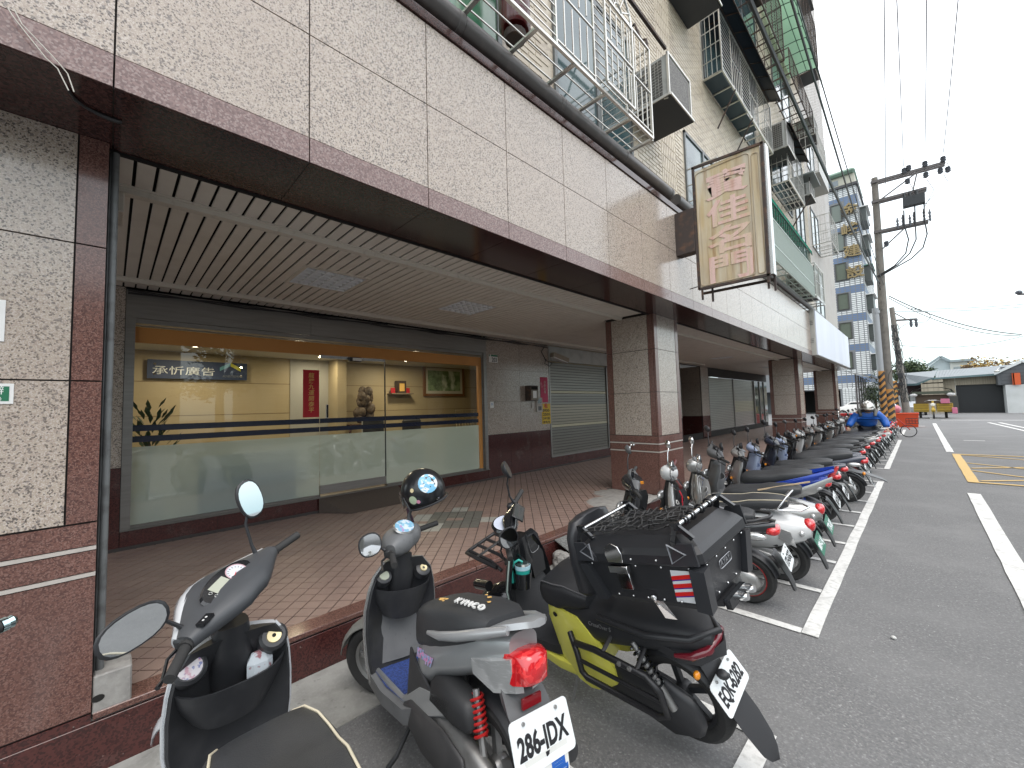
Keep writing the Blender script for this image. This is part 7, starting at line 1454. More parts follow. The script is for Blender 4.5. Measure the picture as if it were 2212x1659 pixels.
for sg in (1, -1):
    b = MB().use(YEL); b.loft([[(x, sg * y_, z0), (x, sg * (y_ + .012), (z0 + z1) / 2), (x, sg * y2, z1), (x, sg * (y2 - .03), z1), (x, sg * (y_ - .04), z0)] for x, z0, z1, y_, y2 in ((.115, .44, .60, .12, .115), (.06, .28, .605, .155, .135), (-.05, .18, .60, .172, .148), (-.14, .165, .595, .178, .152), (-.20, .18, .54, .178, .155), (-.27, .22, .44, .172, .158), (-.33, .26, .34, .16, .15))]); s.p('yellow_side_panel', b, sm=35)
    b = MB().use(DARK); b.disc((.04, sg * .150, .555), (0, sg, 0), .018, 14); s.p('lock_cap', b, sm=None)
s.body(MBL, [(.14, .46, .17, .10), (.08, .49, .19, .13), (-.05, .52, .16, .145), (-.22, .55, .13, .15), (-.40, .585, .11, .15), (-.56, .61, .095, .14), (-.70, .635, .08, .122), (-.82, .65, .06, .095), (-.88, .655, .035, .06)])
b = MB().use(MBL); b.loft([[(x, -w, z + .0), (x - .0, -w, z + .05), (x - .02, 0, z + .055), (x, w, z + .05), (x, w, z), (x - .02, 0, z - .02)] for x, z, w in ((-.62, .56, .12), (-.73, .55, .13), (-.83, .56, .115), (-.89, .585, .06))]); s.p('tail_cowl', b, sm=50)
b = MB().use(mat('smoked_red_lens', (.16, .01, .02), .15, coat=.8)); b.tube([(-.72, .135, .585), (-.80, .12, .60), (-.865, .075, .625), (-.88, 0, .64), (-.865, -.075, .625), (-.80, -.12, .60), (-.72, -.135, .585)], [.010, .018, .021, .022, .021, .018, .010], 10); s.p('tail_light', b, sm=60)
s.seat(mat('seat_matt', (.022, .023, .026), .5, bump=(300, .3)), [(.15, .63, .03, .10), (.14, .66, .075, .135), (.09, .675, .10, .16), (.0, .68, .10, .168), (-.08, .70, .085, .165), (-.16, .695, .07, .155), (-.22, .69, .045, .13)], piping=mat('grey_piping', (.10, .10, .105), .5), e=.6)
s.headset(BLKG, None, prof=[(0, .055, .045), (.06, .05, .04), (.12, .032, .03), (.17, .024, .024)], z=1.05)
b = MB().use(BLKG); b.lathe([(0, -.03), (.085, -.03), (.095, 0), (.085, .012)], (.45, .0, 1.04), (-.3, 0, 1), 24); o = s.p('round_dash', b, st=True); b = MB().use(mat('paper_pale', (.52, .56, .66), .5, var=[(14, (.4, .44, .55), .5, .7, 'noise', .6)])); b.lathe([(0, .0135), (.078, .0135)], (.45, 0, 1.04), (-.3, 0, 1), 24); s.p('folded_paper', b, st=True, parent=o)
Mp = basis((.33, -.02, 1.095), (0, -1, 0), (.62, 0, .78)); b = MB().use(BLKG); b.cbox((0, 0, 0), (.15, .085, .012), Mp); o = s.p('phone_holder', b, st=True, bevel=.003); b = MB().use(mat('phone_screen', (.03, .04, .045), .05, spec=1.)); b.add([Mp @ Vector(p) for p in ((-.07, -.037, .0065), (.07, -.037, .0065), (.07, .037, .0065), (-.07, .037, .0065))], [(0, 1, 2, 3)]); s.p('phone_screen', b, st=True, parent=o, sm=None)
s.bars(x=.42, z=1.045, w=.19, w2=.35, lever=BLKG, back=.06)
s.mirrors('round', size=(.062, .062), per={-1: (.03, .21, -.03, 5), 1: (.06, .06, -.06, 40)}, z=1.06, y=.20, x=.40)
b = MB().use(BLKG); b.loft([[(x, y0, z), (x, y1, z), (x - .02, y1, z + .0), (x - .02, y0, z)] for x, y0, y1, z in ((.385, -.15, -.03, .60), (.375, -.16, -.03, .75), (.37, -.15, -.03, .88), (.38, -.12, -.04, .93))]); s.p('key_console', b, sm=50)
b = MB().use(mat('console_rim', (.30, .31, .32), .4)); pts = [(-.03 + 0, 0)]; b.tube([Vector((.352, -.09 + .045 * math.copysign(abs(cos(a)) ** .6, cos(a)), .83 + .055 * math.copysign(abs(sin(a)) ** .6, sin(a)))) for a in [2 * pi * k / 20 for k in range(20)]], .0018, 4, closed=True); s.p('console_rim', b, sm=60)
letters('brand_lettering', 'gogoro', .02, basis((.3535, -.09, .845), (0, -1, .0), (.1, 0, 1)), WPL, s.t, width=.07, height=.018, depth=.0006, bold=.0008)
letters('model_lettering', 'CrossOver S', .02, basis((-.30, .1535, .60), (-1, -.0, .06), (0, -.2, 1)), mat('grey_ink', (.20, .20, .20), .4), s.t, width=.15, height=.022, depth=.0008)
for sg in (1, -1):
    b = MB().use(mat('rack_black', (.02, .02, .022), .35)); y = .235 * sg
    b.tube([(-.08, y * .75, .50), (-.16, y, .44), (-.16, y, .33), (-.19, y, .30), (-.62, y, .29), (-.67, y, .32), (-.66, y, .44), (-.60, y, .50), (-.30, y, .52), (-.14, y * .9, .48)], .017, 10); b.tube([(-.17, y, .40), (-.665, y, .385)], .011, 8); b.tube([(-.35, y, .52), (-.36, .13 * sg, .56)], .012, 6); b.tube([(-.55, y, .51), (-.55, .13 * sg, .55)], .012, 6); s.p('side_rack', b, sm=60)
    b = MB().use(ALU); [b.lathe([(0, .012), (.012, .012), (.012, 0)], (x, y * 1.03, .515), (0, sg, 0), 8) for x in (-.46, -.52)]; s.p('rack_bolts', b)
b = MB().use(BLK); b.tube([(-.30, .15, .655), (-.60, .165, .665), (-.80, .11, .68), (-.90, 0, .69), (-.80, -.11, .68), (-.60, -.165, .665), (-.30, -.15, .655)], .016, 8); s.p('grab_rail', b, sm=60)
b = MB().use(mat('motor_cover', (.03, .031, .034), .42, var=[(6, (.045, .046, .05), .5, .8, 'noise', .5)])); P = [(-.02, .28), (-.02, .36), (-.12, .39), (-.40, .36), (-.60, .40), (-.76, .34), (-.80, .24), (-.76, .14), (-.62, .08), (-.45, .12), (-.22, .17)]; b.prism(P, (0, .085, 0), (1, 0, 0), (0, 0, 1), (0, .055, 0)); s.p('swingarm_cover', b, bevel=.022, sm=50)
b = MB().use(GRPL); b.tube([Vector((-.22 - .09 * math.copysign(abs(cos(a)) ** .6, cos(a)), .141, .29 + .030 * math.copysign(abs(sin(a)) ** .6, sin(a)) - .05 * cos(a) * -.6)) for a in [2 * pi * k / 20 for k in range(20)]], .002, 4, closed=True); s.p('cover_badge', b)
for sg in (1, -1):
    p0, p1 = Vector((-.66, .155 * sg, .28)), Vector((-.50, .15 * sg, .58)); b = MB().use(ALU); b.tube([p0, p0.lerp(p1, .5), p1], [.020, .020, .012], 10); o = s.p('shock_absorber', b); b = MB().use(BLKG); d = p1 - p0; u, v = frame(d); n = 70; b.tube([p0.lerp(p1, .35 + .6 * k / n) + (u * cos(k * 2 * pi / 10) + v * sin(k * 2 * pi / 10)) * .027 for k in range(n + 1)], .006, 5); s.p('spring', b, parent=o, sm=60)
s.fender(-.64, .25, MBL, 50, 160, .075, name='rear_fender')
b = MB().use(MBL); b.loft([[(x, -w, z), (x - .012, 0, z - .003), (x, w, z), (x + .012, w * .95, z + .006), (x + .006, 0, z + .004), (x + .012, -w * .95, z + .006)] for x, z, w in ((-.78, .56, .07), (-.84, .44, .075), (-.90, .34, .085), (-.96, .24, .085), (-1.01, .15, .07), (-1.03, .115, .045), (-1.035, .10, .02))]); s.p('mud_flap', b, sm=50)
s.plate('EQK-6282', (-.895, 0, .415), w=.27, h=.145, tip=(.50, 0, .86)); s.signal((-.80, .115, .50)); s.signal((-.80, -.115, .50))
b = MB().use(BLK); b.ell((-.895, .055, .50), (.03, .025, .02), 10, 7); s.p('rear_camera', b, sm=60)
b = MB().use(ALU); b.tube([(-.04, .12, .25), (.0, .2, .07), (.03, .235, .0)], .010, 6); s.p('side_stand', b)
b = MB().use(mat('rack_black', (.02, .02, .022), .35))
for y in (-.13, -.045, .045, .13): b.tube([(.50, y, .72), (.60, y, .77), (.84, y, .80)], .012, 8)
b.tube([(.84, -.16, .80), (.85, -.12, .80), (.85, .12, .80), (.84, .16, .80), (.70, .17, .79), (.52, .15, .75)], .014, 8); b.tube([(.84, -.16, .80), (.70, -.17, .79), (.52, -.15, .75)], .014, 8); b.tube([(.72, -.16, .79), (.72, .16, .79)], .010, 6); s.p('front_rack', b, sm=60)
b = MB().use(BLKG); b.tube([(.60, .20, .62), (.74, .20, .60)], .035, 12); b.ell((.74, .20, .60), (.035, .035, .035), 10, 7); s.p('fog_lamp', b, sm=60)
# backrest and top box
b = MB().use(mat('backrest_vinyl', (.025, .026, .03), .4, bump=(200, .2))); b.loft([[(x + .035 * math.copysign(abs(cos(a)) ** .6, cos(a)), w * math.copysign(abs(sin(a)) ** .6, sin(a)), z) for a in [2 * pi * k / 18 for k in range(18)]] for z, x, w in ((.76, -.225, .12), (.80, -.23, .165), (.95, -.245, .18), (1.08, -.26, .175), (1.15, -.27, .14), (1.165, -.275, .08))]); s.p('backrest', b, sm=60)
BXM = mat('box_black', (.020, .021, .024), .38, var=[(5, (.03, .031, .034), .5, .8, 'noise', .5)], bump=(400, .15)); BXE = mat('box_edge', (.035, .037, .042), .30, .2)
bx0, bx1, bw, z0, z1, zl = -.34, -.86, .225, .80, 1.10, 1.00
M_ = Matrix.Translation((0, 0, 0))
def boxring(k, z, ch=.03):
    x0, x1, w = bx0 - k, bx1 + k, bw - k; return [(x0 - ch, -w, z), (x0, -w + ch, z), (x0, w - ch, z), (x0 - ch, w, z), (x1 + ch, w, z), (x1, w - ch, z), (x1, -w + ch, z), (x1 + ch, -w, z)]
b = MB().use(BXM); b.loft([boxring(.055, z0 + .0), boxring(.045, z0 + .02), boxring(.012, zl - .01)]); tb = s.p('top_box', b, sm=None)
b = MB().use(BXM); b.loft([boxring(.0, zl - .008), boxring(-.006, zl + .0), boxring(-.006, zl + .035), boxring(.008, zl + .06), boxring(.05, z1)]); s.p('box_lid', b, parent=tb, sm=None)
for sx in (bx0, bx1):
    for sy_ in (-1, 1):
        b = MB().use(BXE); dx = -.001 if sx == bx0 else .001; cx_ = sx + (-.03 if sx == bx0 else .03)
        b.bar((sx + (-.05 if sx == bx0 else .05), sy_ * (bw - .045), z0 + .01), (sx + (-.018 if sx == bx0 else .018), sy_ * (bw - .018), zl - .015), .05, .05)
        b.prism([(0, 0), (.10, 0), (.10, .02), (.055, .085), (.0, .085)], (sx if sx != bx1 else sx, sy_ * (bw + .002), zl - .0), ((-1 if sx == bx0 else 1), 0, 0), (0, 0, 1), (0, sy_ * .010, 0)); s.p('corner_guard', b, parent=tb, sm=None)
TRI = mat('triangle_grey', (.20, .21, .23), .4); b = MB().use(TRI)
for sy_ in (-1, 1):
    for sx in (-.405, -.79): c = Vector((sx, sy_ * (bw + .014), zl + .045)); P = [c + Vector((.038 * cos(a + (pi if sx < -.6 else 0)), 0, .042 * sin(a + (pi if sx < -.6 else 0)))) for a in (0, 2.1, 4.2)]; b.tube(P, .0045, 5, closed=True)
s.p('triangle_emblem', b, parent=tb, sm=60)
b = MB().use(CHROME); b.ell((0, 0, 0), (.005, .004, .005), 8, 5); _rv = b.mesh('rivet'); smooth(_rv, 180)
RV = [(bx0 - .06 - k * .066, y * (bw - .034), z0 + .035) for y in (-1, 1) for k in range(7)] + [(bx0 - .05 - k * .105, y * (bw - q), z) for y in (-1, 1) for k in range(5) for q, z in ((.012, zl - .02), (-.006, zl + .015))] + [(x, -.17 + k * .085, z) for k in range(5) for x, z in ((bx1 + .040, z0 + .035), (bx1 + .008, zl - .02))]
for p in RV: o = bpy.data.objects.new('rivet', _rv); COL.objects.link(o); o.parent = tb; o.location = p
b = MB().use(CHROME); b.tube([(bx0 - .03, bw - .03, z1 + .035), (bx0 - .03, -bw + .03, z1 + .035)], .009, 10); s.p('chrome_rail', b, parent=tb, sm=60); b = MB().use(CHROME); b.tube([(bx1 + .06, bw - .03, z1 + .04), (bx1 + .06, -bw + .03, z1 + .04)], .010, 10); s.p('chrome_rail', b, parent=tb, sm=60)
for x in (bx0 - .03, bx1 + .06):
    for y in (-bw + .03, bw - .03): b = MB().use(BLKG); b.bar((x, y, z1 + .05), (x + .03, y * 1.06, zl + .06), .016); b.bar((x, y, z1 + .05), (x - .05, y, z1 - .01), .016); b.cbox((x, y, z1 + .04), (.03, .02, .03)); s.p('rail_bracket', b, parent=tb)
for y in (-.10, -.02, .06, .12): b = MB().use(BLKG); b.tube([(bx1 + .06 + .017 * cos(a), y, z1 + .04 + .017 * sin(a)) for a in [2 * pi * k / 10 for k in range(10)]], .005, 5, closed=True); s.p('rail_clip', b, parent=tb)
b = MB().use(mat('cord_black', (.02, .02, .02), .6)); rr = random.Random(17)
for j in range(6):
    y = .20 - j * .062; b.tube([(bx0 - .03 + (bx1 + .06 - bx0 + .03) * k / 14, y * (1 - .25 * k / 14) + .012 * sin(k * 1.9 + j), z1 + .022 + .006 * sin(k * 1.1 + j * 2)) for k in range(15)], .0032, 5)
for k in range(1, 14):
    x = bx0 - .03 + (bx1 + .06 - bx0 + .03) * k / 14
    for j in range(5): y = .20 - j * .062; b.tube([(x + rr.uniform(-.012, .012), y * (1 - .25 * k / 14), z1 + .024), (x + rr.uniform(-.02, .02), y - .03 + rr.uniform(-.01, .01), z1 + .026 + rr.uniform(0, .018)), (x + rr.uniform(-.012, .012), (y - .062) * (1 - .25 * k / 14), z1 + .024)], .003, 4)
s.p('cargo_net', b, parent=tb, sm=60)
# latches on the left side and reflective tape
b = MB().use(CHROME); yl = bw + .008; b.prism([(-.034, 0), (.034, 0), (.04, .035), (.03, .07), (0, .085), (-.03, .07), (-.04, .035)], (-.53, yl, zl - .0), (1, 0, 0), (0, 0, 1), (0, .006, 0)); b.cbox((-.535, yl - .003, zl - .03), (.085, .026, .030)); b.prism([(-.027, 0), (.027, 0), (.027, .075), (-.027, .075)], (-.548, yl - .006, zl - .115), (1, 0, 0), (0, 0, 1), (0, .010, 0)); s.p('latch', b, parent=tb, bevel=.001)
b = MB().use(CHROME); b.add([(-.60, bw - .04, z0 + .07), (-.64, bw - .04, z0 + .07), (-.65, bw - .045, z0 + .02), (-.61, bw - .045, z0 + .02), (-.66, bw - .01, z0 - .03), (-.70, bw - .02, z0 - .035), (-.60, bw - .030, z0 + .07), (-.64, bw - .030, z0 + .07)], [(0, 1, 2, 3), (3, 2, 5, 4), (0, 6, 7, 1)]); b.ell((-.625, bw - .028, z0 + .04), (.012, .008, .012), 10, 6); s.p('hinge_strap', b, parent=tb, sm=None)
# striped reflective tape wraps the rear left edge on the side face
def side_pt(u, w_, off=.0): # u 0..1 along toward tail, w 0..1 up; on the left face
    z = z0 + .03 + (zl - .03 - z0 - .03) * w_; k = .045 + (.012 - .045) * ((z - z0 - .02) / (zl - .03 - z0)); return Vector((bx1 + k + .033 + (1 - u) * .075, bw - k + off, z))
PT = side_pt
b = MB().use(mat('tape_white', (.70, .72, .74), .3)); b.add([PT(0, 0, .0025), PT(1, 0, .0025), PT(1, 1, .0025), PT(0, 1, .0025)], [(0, 1, 2, 3)]); o = s.p('reflective_tape', b, parent=tb, sm=None)
b = MB().use(mat('tape_red', (.68, .015, .01), .3)); b2 = MB().use(mat('tape_blue', (.02, .02, .28), .3))
for k in range(3): w0 = .16 + k * .26; b.add([PT(0, w0 + .0, .0035), PT(1, w0 + .10, .0035), PT(1, w0 + .23, .0035), PT(0, w0 + .13, .0035)], [(0, 1, 2, 3)]); b2.add([PT(0, w0 - .035, .0034), PT(1, w0 + .065, .0034), PT(1, w0 + .10, .0034), PT(0, w0, .0034)], [(0, 1, 2, 3)])
s.p('red_tape_stripe', b, parent=tb, sm=None); s.p('blue_tape_stripe', b2, parent=tb, sm=None)
Mb = basis((bx1 + .022, .0, .93), (0, -1, 0), (-.12, 0, 1)); b = MB().use(mat('badge_rim', (.30, .31, .33), .3, .5)); b.tube([Mb @ Vector((.055 * math.copysign(abs(cos(a)) ** .35, cos(a)), .018 * math.copysign(abs(sin(a)) ** .35, sin(a)), .002)) for a in [2 * pi * k / 24 for k in range(24)]], .0016, 4, closed=True); s.p('badge', b, parent=tb)
o = letters('badge_lettering', 'AYAY', .03, Mb @ Matrix.Translation((0, 0, .001)), _mats['badge_rim'], tb, width=.085, height=.024, depth=.001)
b = MB().use(BLK); b.loft([[(x, -w, z), (x, w, z), (x, w, z - .02), (x, -w, z - .02)] for x, z, w in ((-.38, .795, .09), (-.55, .795, .10), (-.72, .795, .10), (-.82, .795, .08))]); s.p('box_mount', b, parent=tb, sm=None)
b = MB().use(BLKG); b.cbox((-.835, 0, .785), (.02, .16, .04)); b.use(CHROME)
for y in (-.07, .0): b.lathe([(0, .03), (.014, .03), (.018, .02), (.018, 0)], (-.845, y, .785), (-1, 0, 0), 10)
s.p('box_lock', b, parent=tb)
bpy.context.view_layer.update()
Wm = Matrix.Translation(s.t.location) @ s.M @ Matrix.Scale(s.sc, 4)
Mbx = Wm.inverted() @ Matrix.Translation((-.773, 1.688, .84)) @ Matrix.Rotation(radians(175.7), 4, 'Z') @ Matrix.Rotation(radians(-8), 4, 'X') @ Matrix.Rotation(radians(13), 4, 'Y') @ Matrix.Diagonal((.561 / .52, .414 / .45, .27 / .30, 1)) @ Matrix.Translation((.60, 0, -.80))
for o in s.t.children:
    if o.name.split('.')[0] in ('top_box', 'backrest', 'box_mount'): o.data.transform(Mbx)
for o in tb.children:
    if o.matrix_local.is_identity or o.type == 'MESH' and o.location.length < 1e-6: o.data.transform(Mbx)
    else: o.matrix_local = Mbx @ o.matrix_local
S3 = s
cp = s.world((.33, .085, .73)); t = thing('drink_cup', 'turquoise handled tumbler standing in the yellow scooter front cup holder', 'cup', tuple(cp))
TQ = mat('turquoise', (.03, .42, .36), .35); b = MB().use(TQ); b.lathe([(0, -.08), (.036, -.08), (.046, .04), (.0, .04)], (0, 0, 0), (0, 0, 1), 22); put('cup_body', b, parent=t, local=True, sm=50); b = MB().use(mat('cup_band', (.45, .68, .78), .3)); b.lathe([(.0468, .018), (.0478, .040), (.0, .0405)], (0, 0, 0), (0, 0, 1), 22); put('cup_band', b, parent=t, local=True, sm=50)
b = MB().use(mat('smoked_lid', (.03, .045, .045), .1, coat=1.)); b.lathe([(.0, .052), (.036, .052), (.045, .041)], (0, 0, 0), (0, 0, 1), 22); put('cup_lid', b, parent=t, local=True, sm=50); b = MB().use(TQ); b.tube([(.0, .0, .055), (-.015, -.015, .068), (-.03, -.04, .055), (-.035, -.055, .02), (-.035, -.05, -.06)], .007, 8); put('cup_handle', b, parent=t, local=True, sm=60)
b = MB().use(BLKG); o_ = s.world((.34, .085, .70)) - t.location; b.lathe([(.050, -.07), (.056, .02), (.052, .02), (.046, -.07)], (0, 0, -.02), (0, 0, 1), 20); put('cup_holder', b, parent=t, local=True, sm=50)
# ---- the row beyond: each kind built once with its parts, the far ones copied
ROW = 'scooters parked nose in along the kerb'
def generic(label, x, y, yaw, lean, steer, body, inner=BLK, plate=None, green=False, seat=None, mir='oval', mirm=None, retro=False, rimline=None, rail=None, flap=True, piping=None, tailc=None, barz=.985, sc=.89, spring=None, mper=None, front=None, lens=True, pz=.475, cover=None, muffler=True, handm=None):
    s = Sc('scooter', label, x, y, yaw, lean, steer, sc)
    s.wheel(-.60, 'rear_wheel', line=rimline); s.wheel(.68, 'front_wheel', st=True); s.fork(); s.fender(.68, .235, front or body, 20, 165, .075, st=True)
    if retro:
        s.shield(front or body, inner, [(.27, .42, .17, .04), (.38, .44, .20, .07), (.50, .46, .215, .10), (.62, .47, .21, .11), (.72, .465, .19, .10), (.82, .455, .14, .07), (.90, .44, .085, .04)], edge=front or body)
        s.body(body, [(.05, .42, .14, .09), (.02, .45, .18, .12), (-.06, .47, .19, .15), (-.20, .48, .20, .185), (-.38, .50, .195, .20), (-.55, .515, .175, .195), (-.70, .53, .14, .165), (-.80, .545, .105, .12), (-.87, .555, .065, .07)], e=.85)
        b = MB().use(front or body); b.ell((.43, 0, 1.0), (.10, .085, .09), 16, 10, e=.9); s.p('headlamp_pod', b, st=True, sm=60); b = MB().use(handm or GRPL); b.lathe([(0, .012), (.05, .012), (.06, 0)], (.39, 0, 1.075), (-.5, 0, .86), 18); s.p('speedometer', b, st=True)
    else:
        s.shield(front or body, inner); s.body(body); s.headset(handm or GRPL, front or body, z=barz); s.dash(BLKG, c=(.355, 0, barz + .045))
    s.column_cover(inner); s.pocket(inner); s.tray(GRPL if not retro else body)
    s.bars(z=barz, lever=CHROME if retro else BLK); s.mirrors(mir, m=mirm, stem=CHROME if mirm == CHROME else BLK, z=barz + .02, per=mper, size=(.065, .045) if mir == 'oval' else (.052, .052))
    s.seat(seat, piping=piping); s.engine(spring=spring, cover=cover, muffler=muffler); s.rear_guard(flap=flap)
    if retro: b = MB().use(REDL); b.ell((-.85, 0, .60), (.05, .075, .055), 16, 10, e=.8); s.p('tail_light', b, sm=60); [s.signal((-.80, sg * .12, .55), CLRL, .03) for sg in (-1, 1)]
    else:
        b = MB().use(REDL); b.ell((-.83, 0, .70), (.06, .085, .042), 16, 10, e=.75); s.p('tail_light', b, sm=60)
        for sg in (-1, 1): b = MB().use(CLRL); b.ell((-.70, sg * .10, .655), (.10, .028, .035), 12, 8); s.p('rear_turn_signal', b, sm=60)
    for sg in (-1, 1): s.signal((.50, sg * .155, .60), ORL, .024)
    if plate: s.plate(plate, (-.925, 0, pz), green=green)
    if rail: s.rail(rail, 'chrome' if rail is CHROME else 'grab')
    s.stand(); s.lamp(); return s
mk = {}
mk['a'] = generic('black scooter with red rimmed wheels and plate 173-GGQ behind the top box', -1.60, 3.62, 186, 7, 26, BLP, plate='173-GGQ', rimline=mat('rim_red', (.5, .02, .02), .3), mirm=GRPL, barz=1.0, rail=BLK)
b = MB().use(ORL); b.cbox((.30, .10, 1.03), (.03, .012, .025)); b.use(mat('yellow_tab', (.75, .45, .03), .4)); b.cbox((.335, -.14, .955), (.012, .05, .018)); mk['a'].p('yellow_tab', b, st=True)
mk['b'] = generic('white retro scooter with chrome rear rail and green plate 889-LAJ', -1.50, 4.28, 184, 8, 24, WHP, plate='889-LAJ', green=True, retro=True, mir='round', mirm=CHROME, rail=CHROME, piping=PIPING, pz=.44, sc=.90, cover=ALU)
b = MB().use(mat('maroon_grip', (.10, .02, .02), .5))
for sg in (-1, 1): b.tube([(.37, sg * .21, .985), (.334, sg * .357, .985)], .0195, 12)
mk['b'].p('maroon_grip_cover', b, st=True, sm=60); b = MB().use(mat('red_lanyard', (.5, .02, .04), .6)); b.tube([(.33, .02, .80), (.30, .03, .74), (.31, .02, .66), (.30, .04, .60)], .008, 6); mk['b'].p('key_lanyard', b); b = MB().use(CLRL); b.prism([(0, 0), (.14, -.06), (.10, .08), (.03, .10)], (-.62, .188, .50), (-1, 0, 0), (0, 0, 1), (0, .008, 0)); mk['b'].p('vent_lens', b)
b = MB().use(mat('cup_ring', (.5, .5, .48), .4)); b.lathe([(.018, .012), (.03, .012), (.032, 0)], (.345, .09, .68), (-.9, 0, .4), 16); mk['b'].p('lock_ring', b)
mk['c'] = generic('silver and black retro scooter with green plate and a wooden stick on its seat', -1.52, 4.98, 184, 8, 26, SGR, plate='TTB-585', green=True, retro=True, mir='round', mirm=CHROME, pz=.44, sc=.89, inner=SGR)
b = MB().use(mat('pale_stick', (.50, .38, .24), .6)); b.bar((-.30, .16, .80), (-.78, -.06, .88), .014); mk['c'].p('stick', b, sm=None)
mk['d'] = generic('tall blue and silver scooter with long sharp tail and blue shock springs', -1.60, 5.88, 186, 9, 30, BLUP, plate='MRT-915', mir='oval', spring=BLUP, barz=1.03, handm=BLK, front=GRPL, inner=mat('mid_grey_plastic', (.17, .175, .18), .45), pz=.50, sc=.93)
s = mk['d']
for sg in (1, -1):
    b = MB().use(BLUP); b.loft([[(x, sg * y, z), (x, sg * (y + .015), z - h * .5), (x, sg * y, z - h), (x, sg * (y - .03), z - h * .5)] for x, y, z, h in ((-.15, .155, .66, .10), (-.40, .16, .73, .10), (-.65, .13, .81, .09), (-.92, .06, .90, .04))]); s.p('blue_tail_fin', b, sm=50)
    b = MB().use(SGR); b.loft([[(x, sg * y, z), (x, sg * (y + .02), z - h * .5), (x, sg * y, z - h), (x, sg * (y - .03), z - h * .5)] for x, y, z, h in ((-.28, .15, .56, .04), (-.50, .155, .62, .12), (-.72, .12, .72, .13), (-.90, .05, .80, .06))]); s.p('silver_side_fin', b, sm=50)
b = MB().use(REDL); b.prism([(0, 0), (.10, .15), (.13, .15), (.05, -.03)], (-.84, -.04, .76), (-1, 0, 0), (0, 0, 1), (0, .08, 0)); s.p('tail_light', b, bevel=.006)
mk['e'] = generic('grey scooter with white plate hidden close behind the blue one', -1.56, 6.62, 186, 8, 20, GRPL, plate='NKX-206', mir='oval', front=SGR)
mk['f'] = generic('pale blue fronted electric scooter with dark tail', -1.56, 7.35, 186, 7, 24, DBLU, plate='EPG-7731', mir='round', front=PBL, inner=PBL, muffler=False)
mk['g'] = generic('dark slate electric scooter with round red tail lamp and orange reflector, last before the gap', -1.46, 8.15, 188, 10, 26, DBLU, plate='ENB-0528', mir='round', muffler=False, cover=BLK, flap=False, pz=.36, sc=.95)
b = MB().use(REDL); b.lathe([(0, .03), (.03, .028), (.04, .01), (.042, 0)], (-.86, 0, .72), (-1, 0, .1), 16); mk['g'].p('round_tail_lamp', b); mk['g'].signal((-.82, .11, .52), ORL, .028)
b = MB().use(GRPL); b.loft([[(x, -w, z), (x, w, z), (x, w * .8, z - .015), (x, -w * .8, z - .015)] for x, z, w in ((-.62, .54, .07), (-.85, .50, .08), (-1.05, .42, .05), (-1.10, .38, .02))]); mk['g'].p('fender_blade', b, sm=50)
b = MB().use(WHITE); b.bar((-.60, .10, .235), (-.60, .30, .20), .02) if 0 else b.tube([(-.35, .09, .30), (-.60, .10, .235), (-.64, .10, .235)], .022, 8); mk['g'].p('white_swingarm', b)
# second group, beyond the gap; copies of the kinds above, each with its own label
def again(k, label, x, y, yaw, lean):
    r = link_copy(mk[k].t); r.location = (x, y, 0); r['label'] = label; r.rotation_quaternion = (Matrix.Rotation(radians(yaw), 4, 'Z') @ Matrix.Rotation(radians(-lean), 4, 'X')).to_quaternion(); return r
again('f', 'pale blue fronted scooter first after the gap in the row', -1.52, 9.0, 184, 8)
again('a', 'black scooter with upright mirrors opposite the far shutters', -1.55, 9.9, 182, 7)
mk['h'] = generic('white fronted black scooter with striped grey seat beyond the gap', -1.56, 10.9, 186, 8, 20, BLP, plate='AEX-331', front=WHP, mir='round', rail=BLK, spring=WHITE)
again('e', 'grey scooter parked next after the white fronted one', -1.54, 11.8, 184, 6)
mk['i'] = generic('silver scooter with long tail lens nearer than the rider in blue', -1.50, 12.7, 187, 8, 24, SGR, plate='MTV-882', front=SGR, rail=SGR)
for k, (q, lab) in enumerate((('a', 'black scooter just before the rider in blue'), ('i', 'silver scooter whose seat the rider leans over'), ('h', 'white fronted scooter on the far side of the rider'), ('e', 'grey scooter second past the rider'), ('b', 'white retro scooter near the end of the row'), ('d', 'blue scooter near the end of the row'), ('a', 'black scooter in the shade of the third pillar'), ('i', 'silver scooter level with the far light box sign'), ('h', 'white fronted scooter by the last pillar'), ('e', 'grey scooter beside the last pillar'), ('a', 'last but one black scooter in the row'), ('f', 'farthest scooter in the row, before the striped pole'))):
    again(q, lab, -1.52 + .05 * sin(k * 2.1), 13.5 + .88 * k, 184 + 4 * sin(k * 1.7), 7)
# red bicycle-like scooter with a basket at the very end
t = thing('bicycle', 'small red bicycle with a wire basket at the end of the scooter row', 'bicycle', (-.75, 22.6, 0)); b = MB().use(mat('bike_red', (.45, .03, .03), .4))
b.tube([(-1.3, 22.6, .3), (-1.1, 22.6, .62), (-.75, 22.6, .35), (-1.1, 22.6, .3), (-1.3, 22.6, .3)], .02, 6); b.tube([(-.75, 22.6, .35), (-.70, 22.6, .75), (-.35, 22.6, .3)], .02, 6); put('frame', b, parent=t, sm=60)
for x in (-1.3, -.4): b = MB().use(RUB); b.lathe([(.22, -.02), (.25, 0), (.22, .02)], (x, 22.6, .25), (0, 1, 0), 20); put('wheel', b, parent=t, sm=60)
b = MB().use(BLK); [bars(b, (-.45, 22.45 + .3 * k, .55), 0, (.35, 0, 0), 4, (0, 0, .2), 2) for k in (0, 1)]; bars(b, (-.1, 22.45, .55), 0, (0, .3, 0), 4, (0, 0, .2), 2); put('basket', b, parent=t)

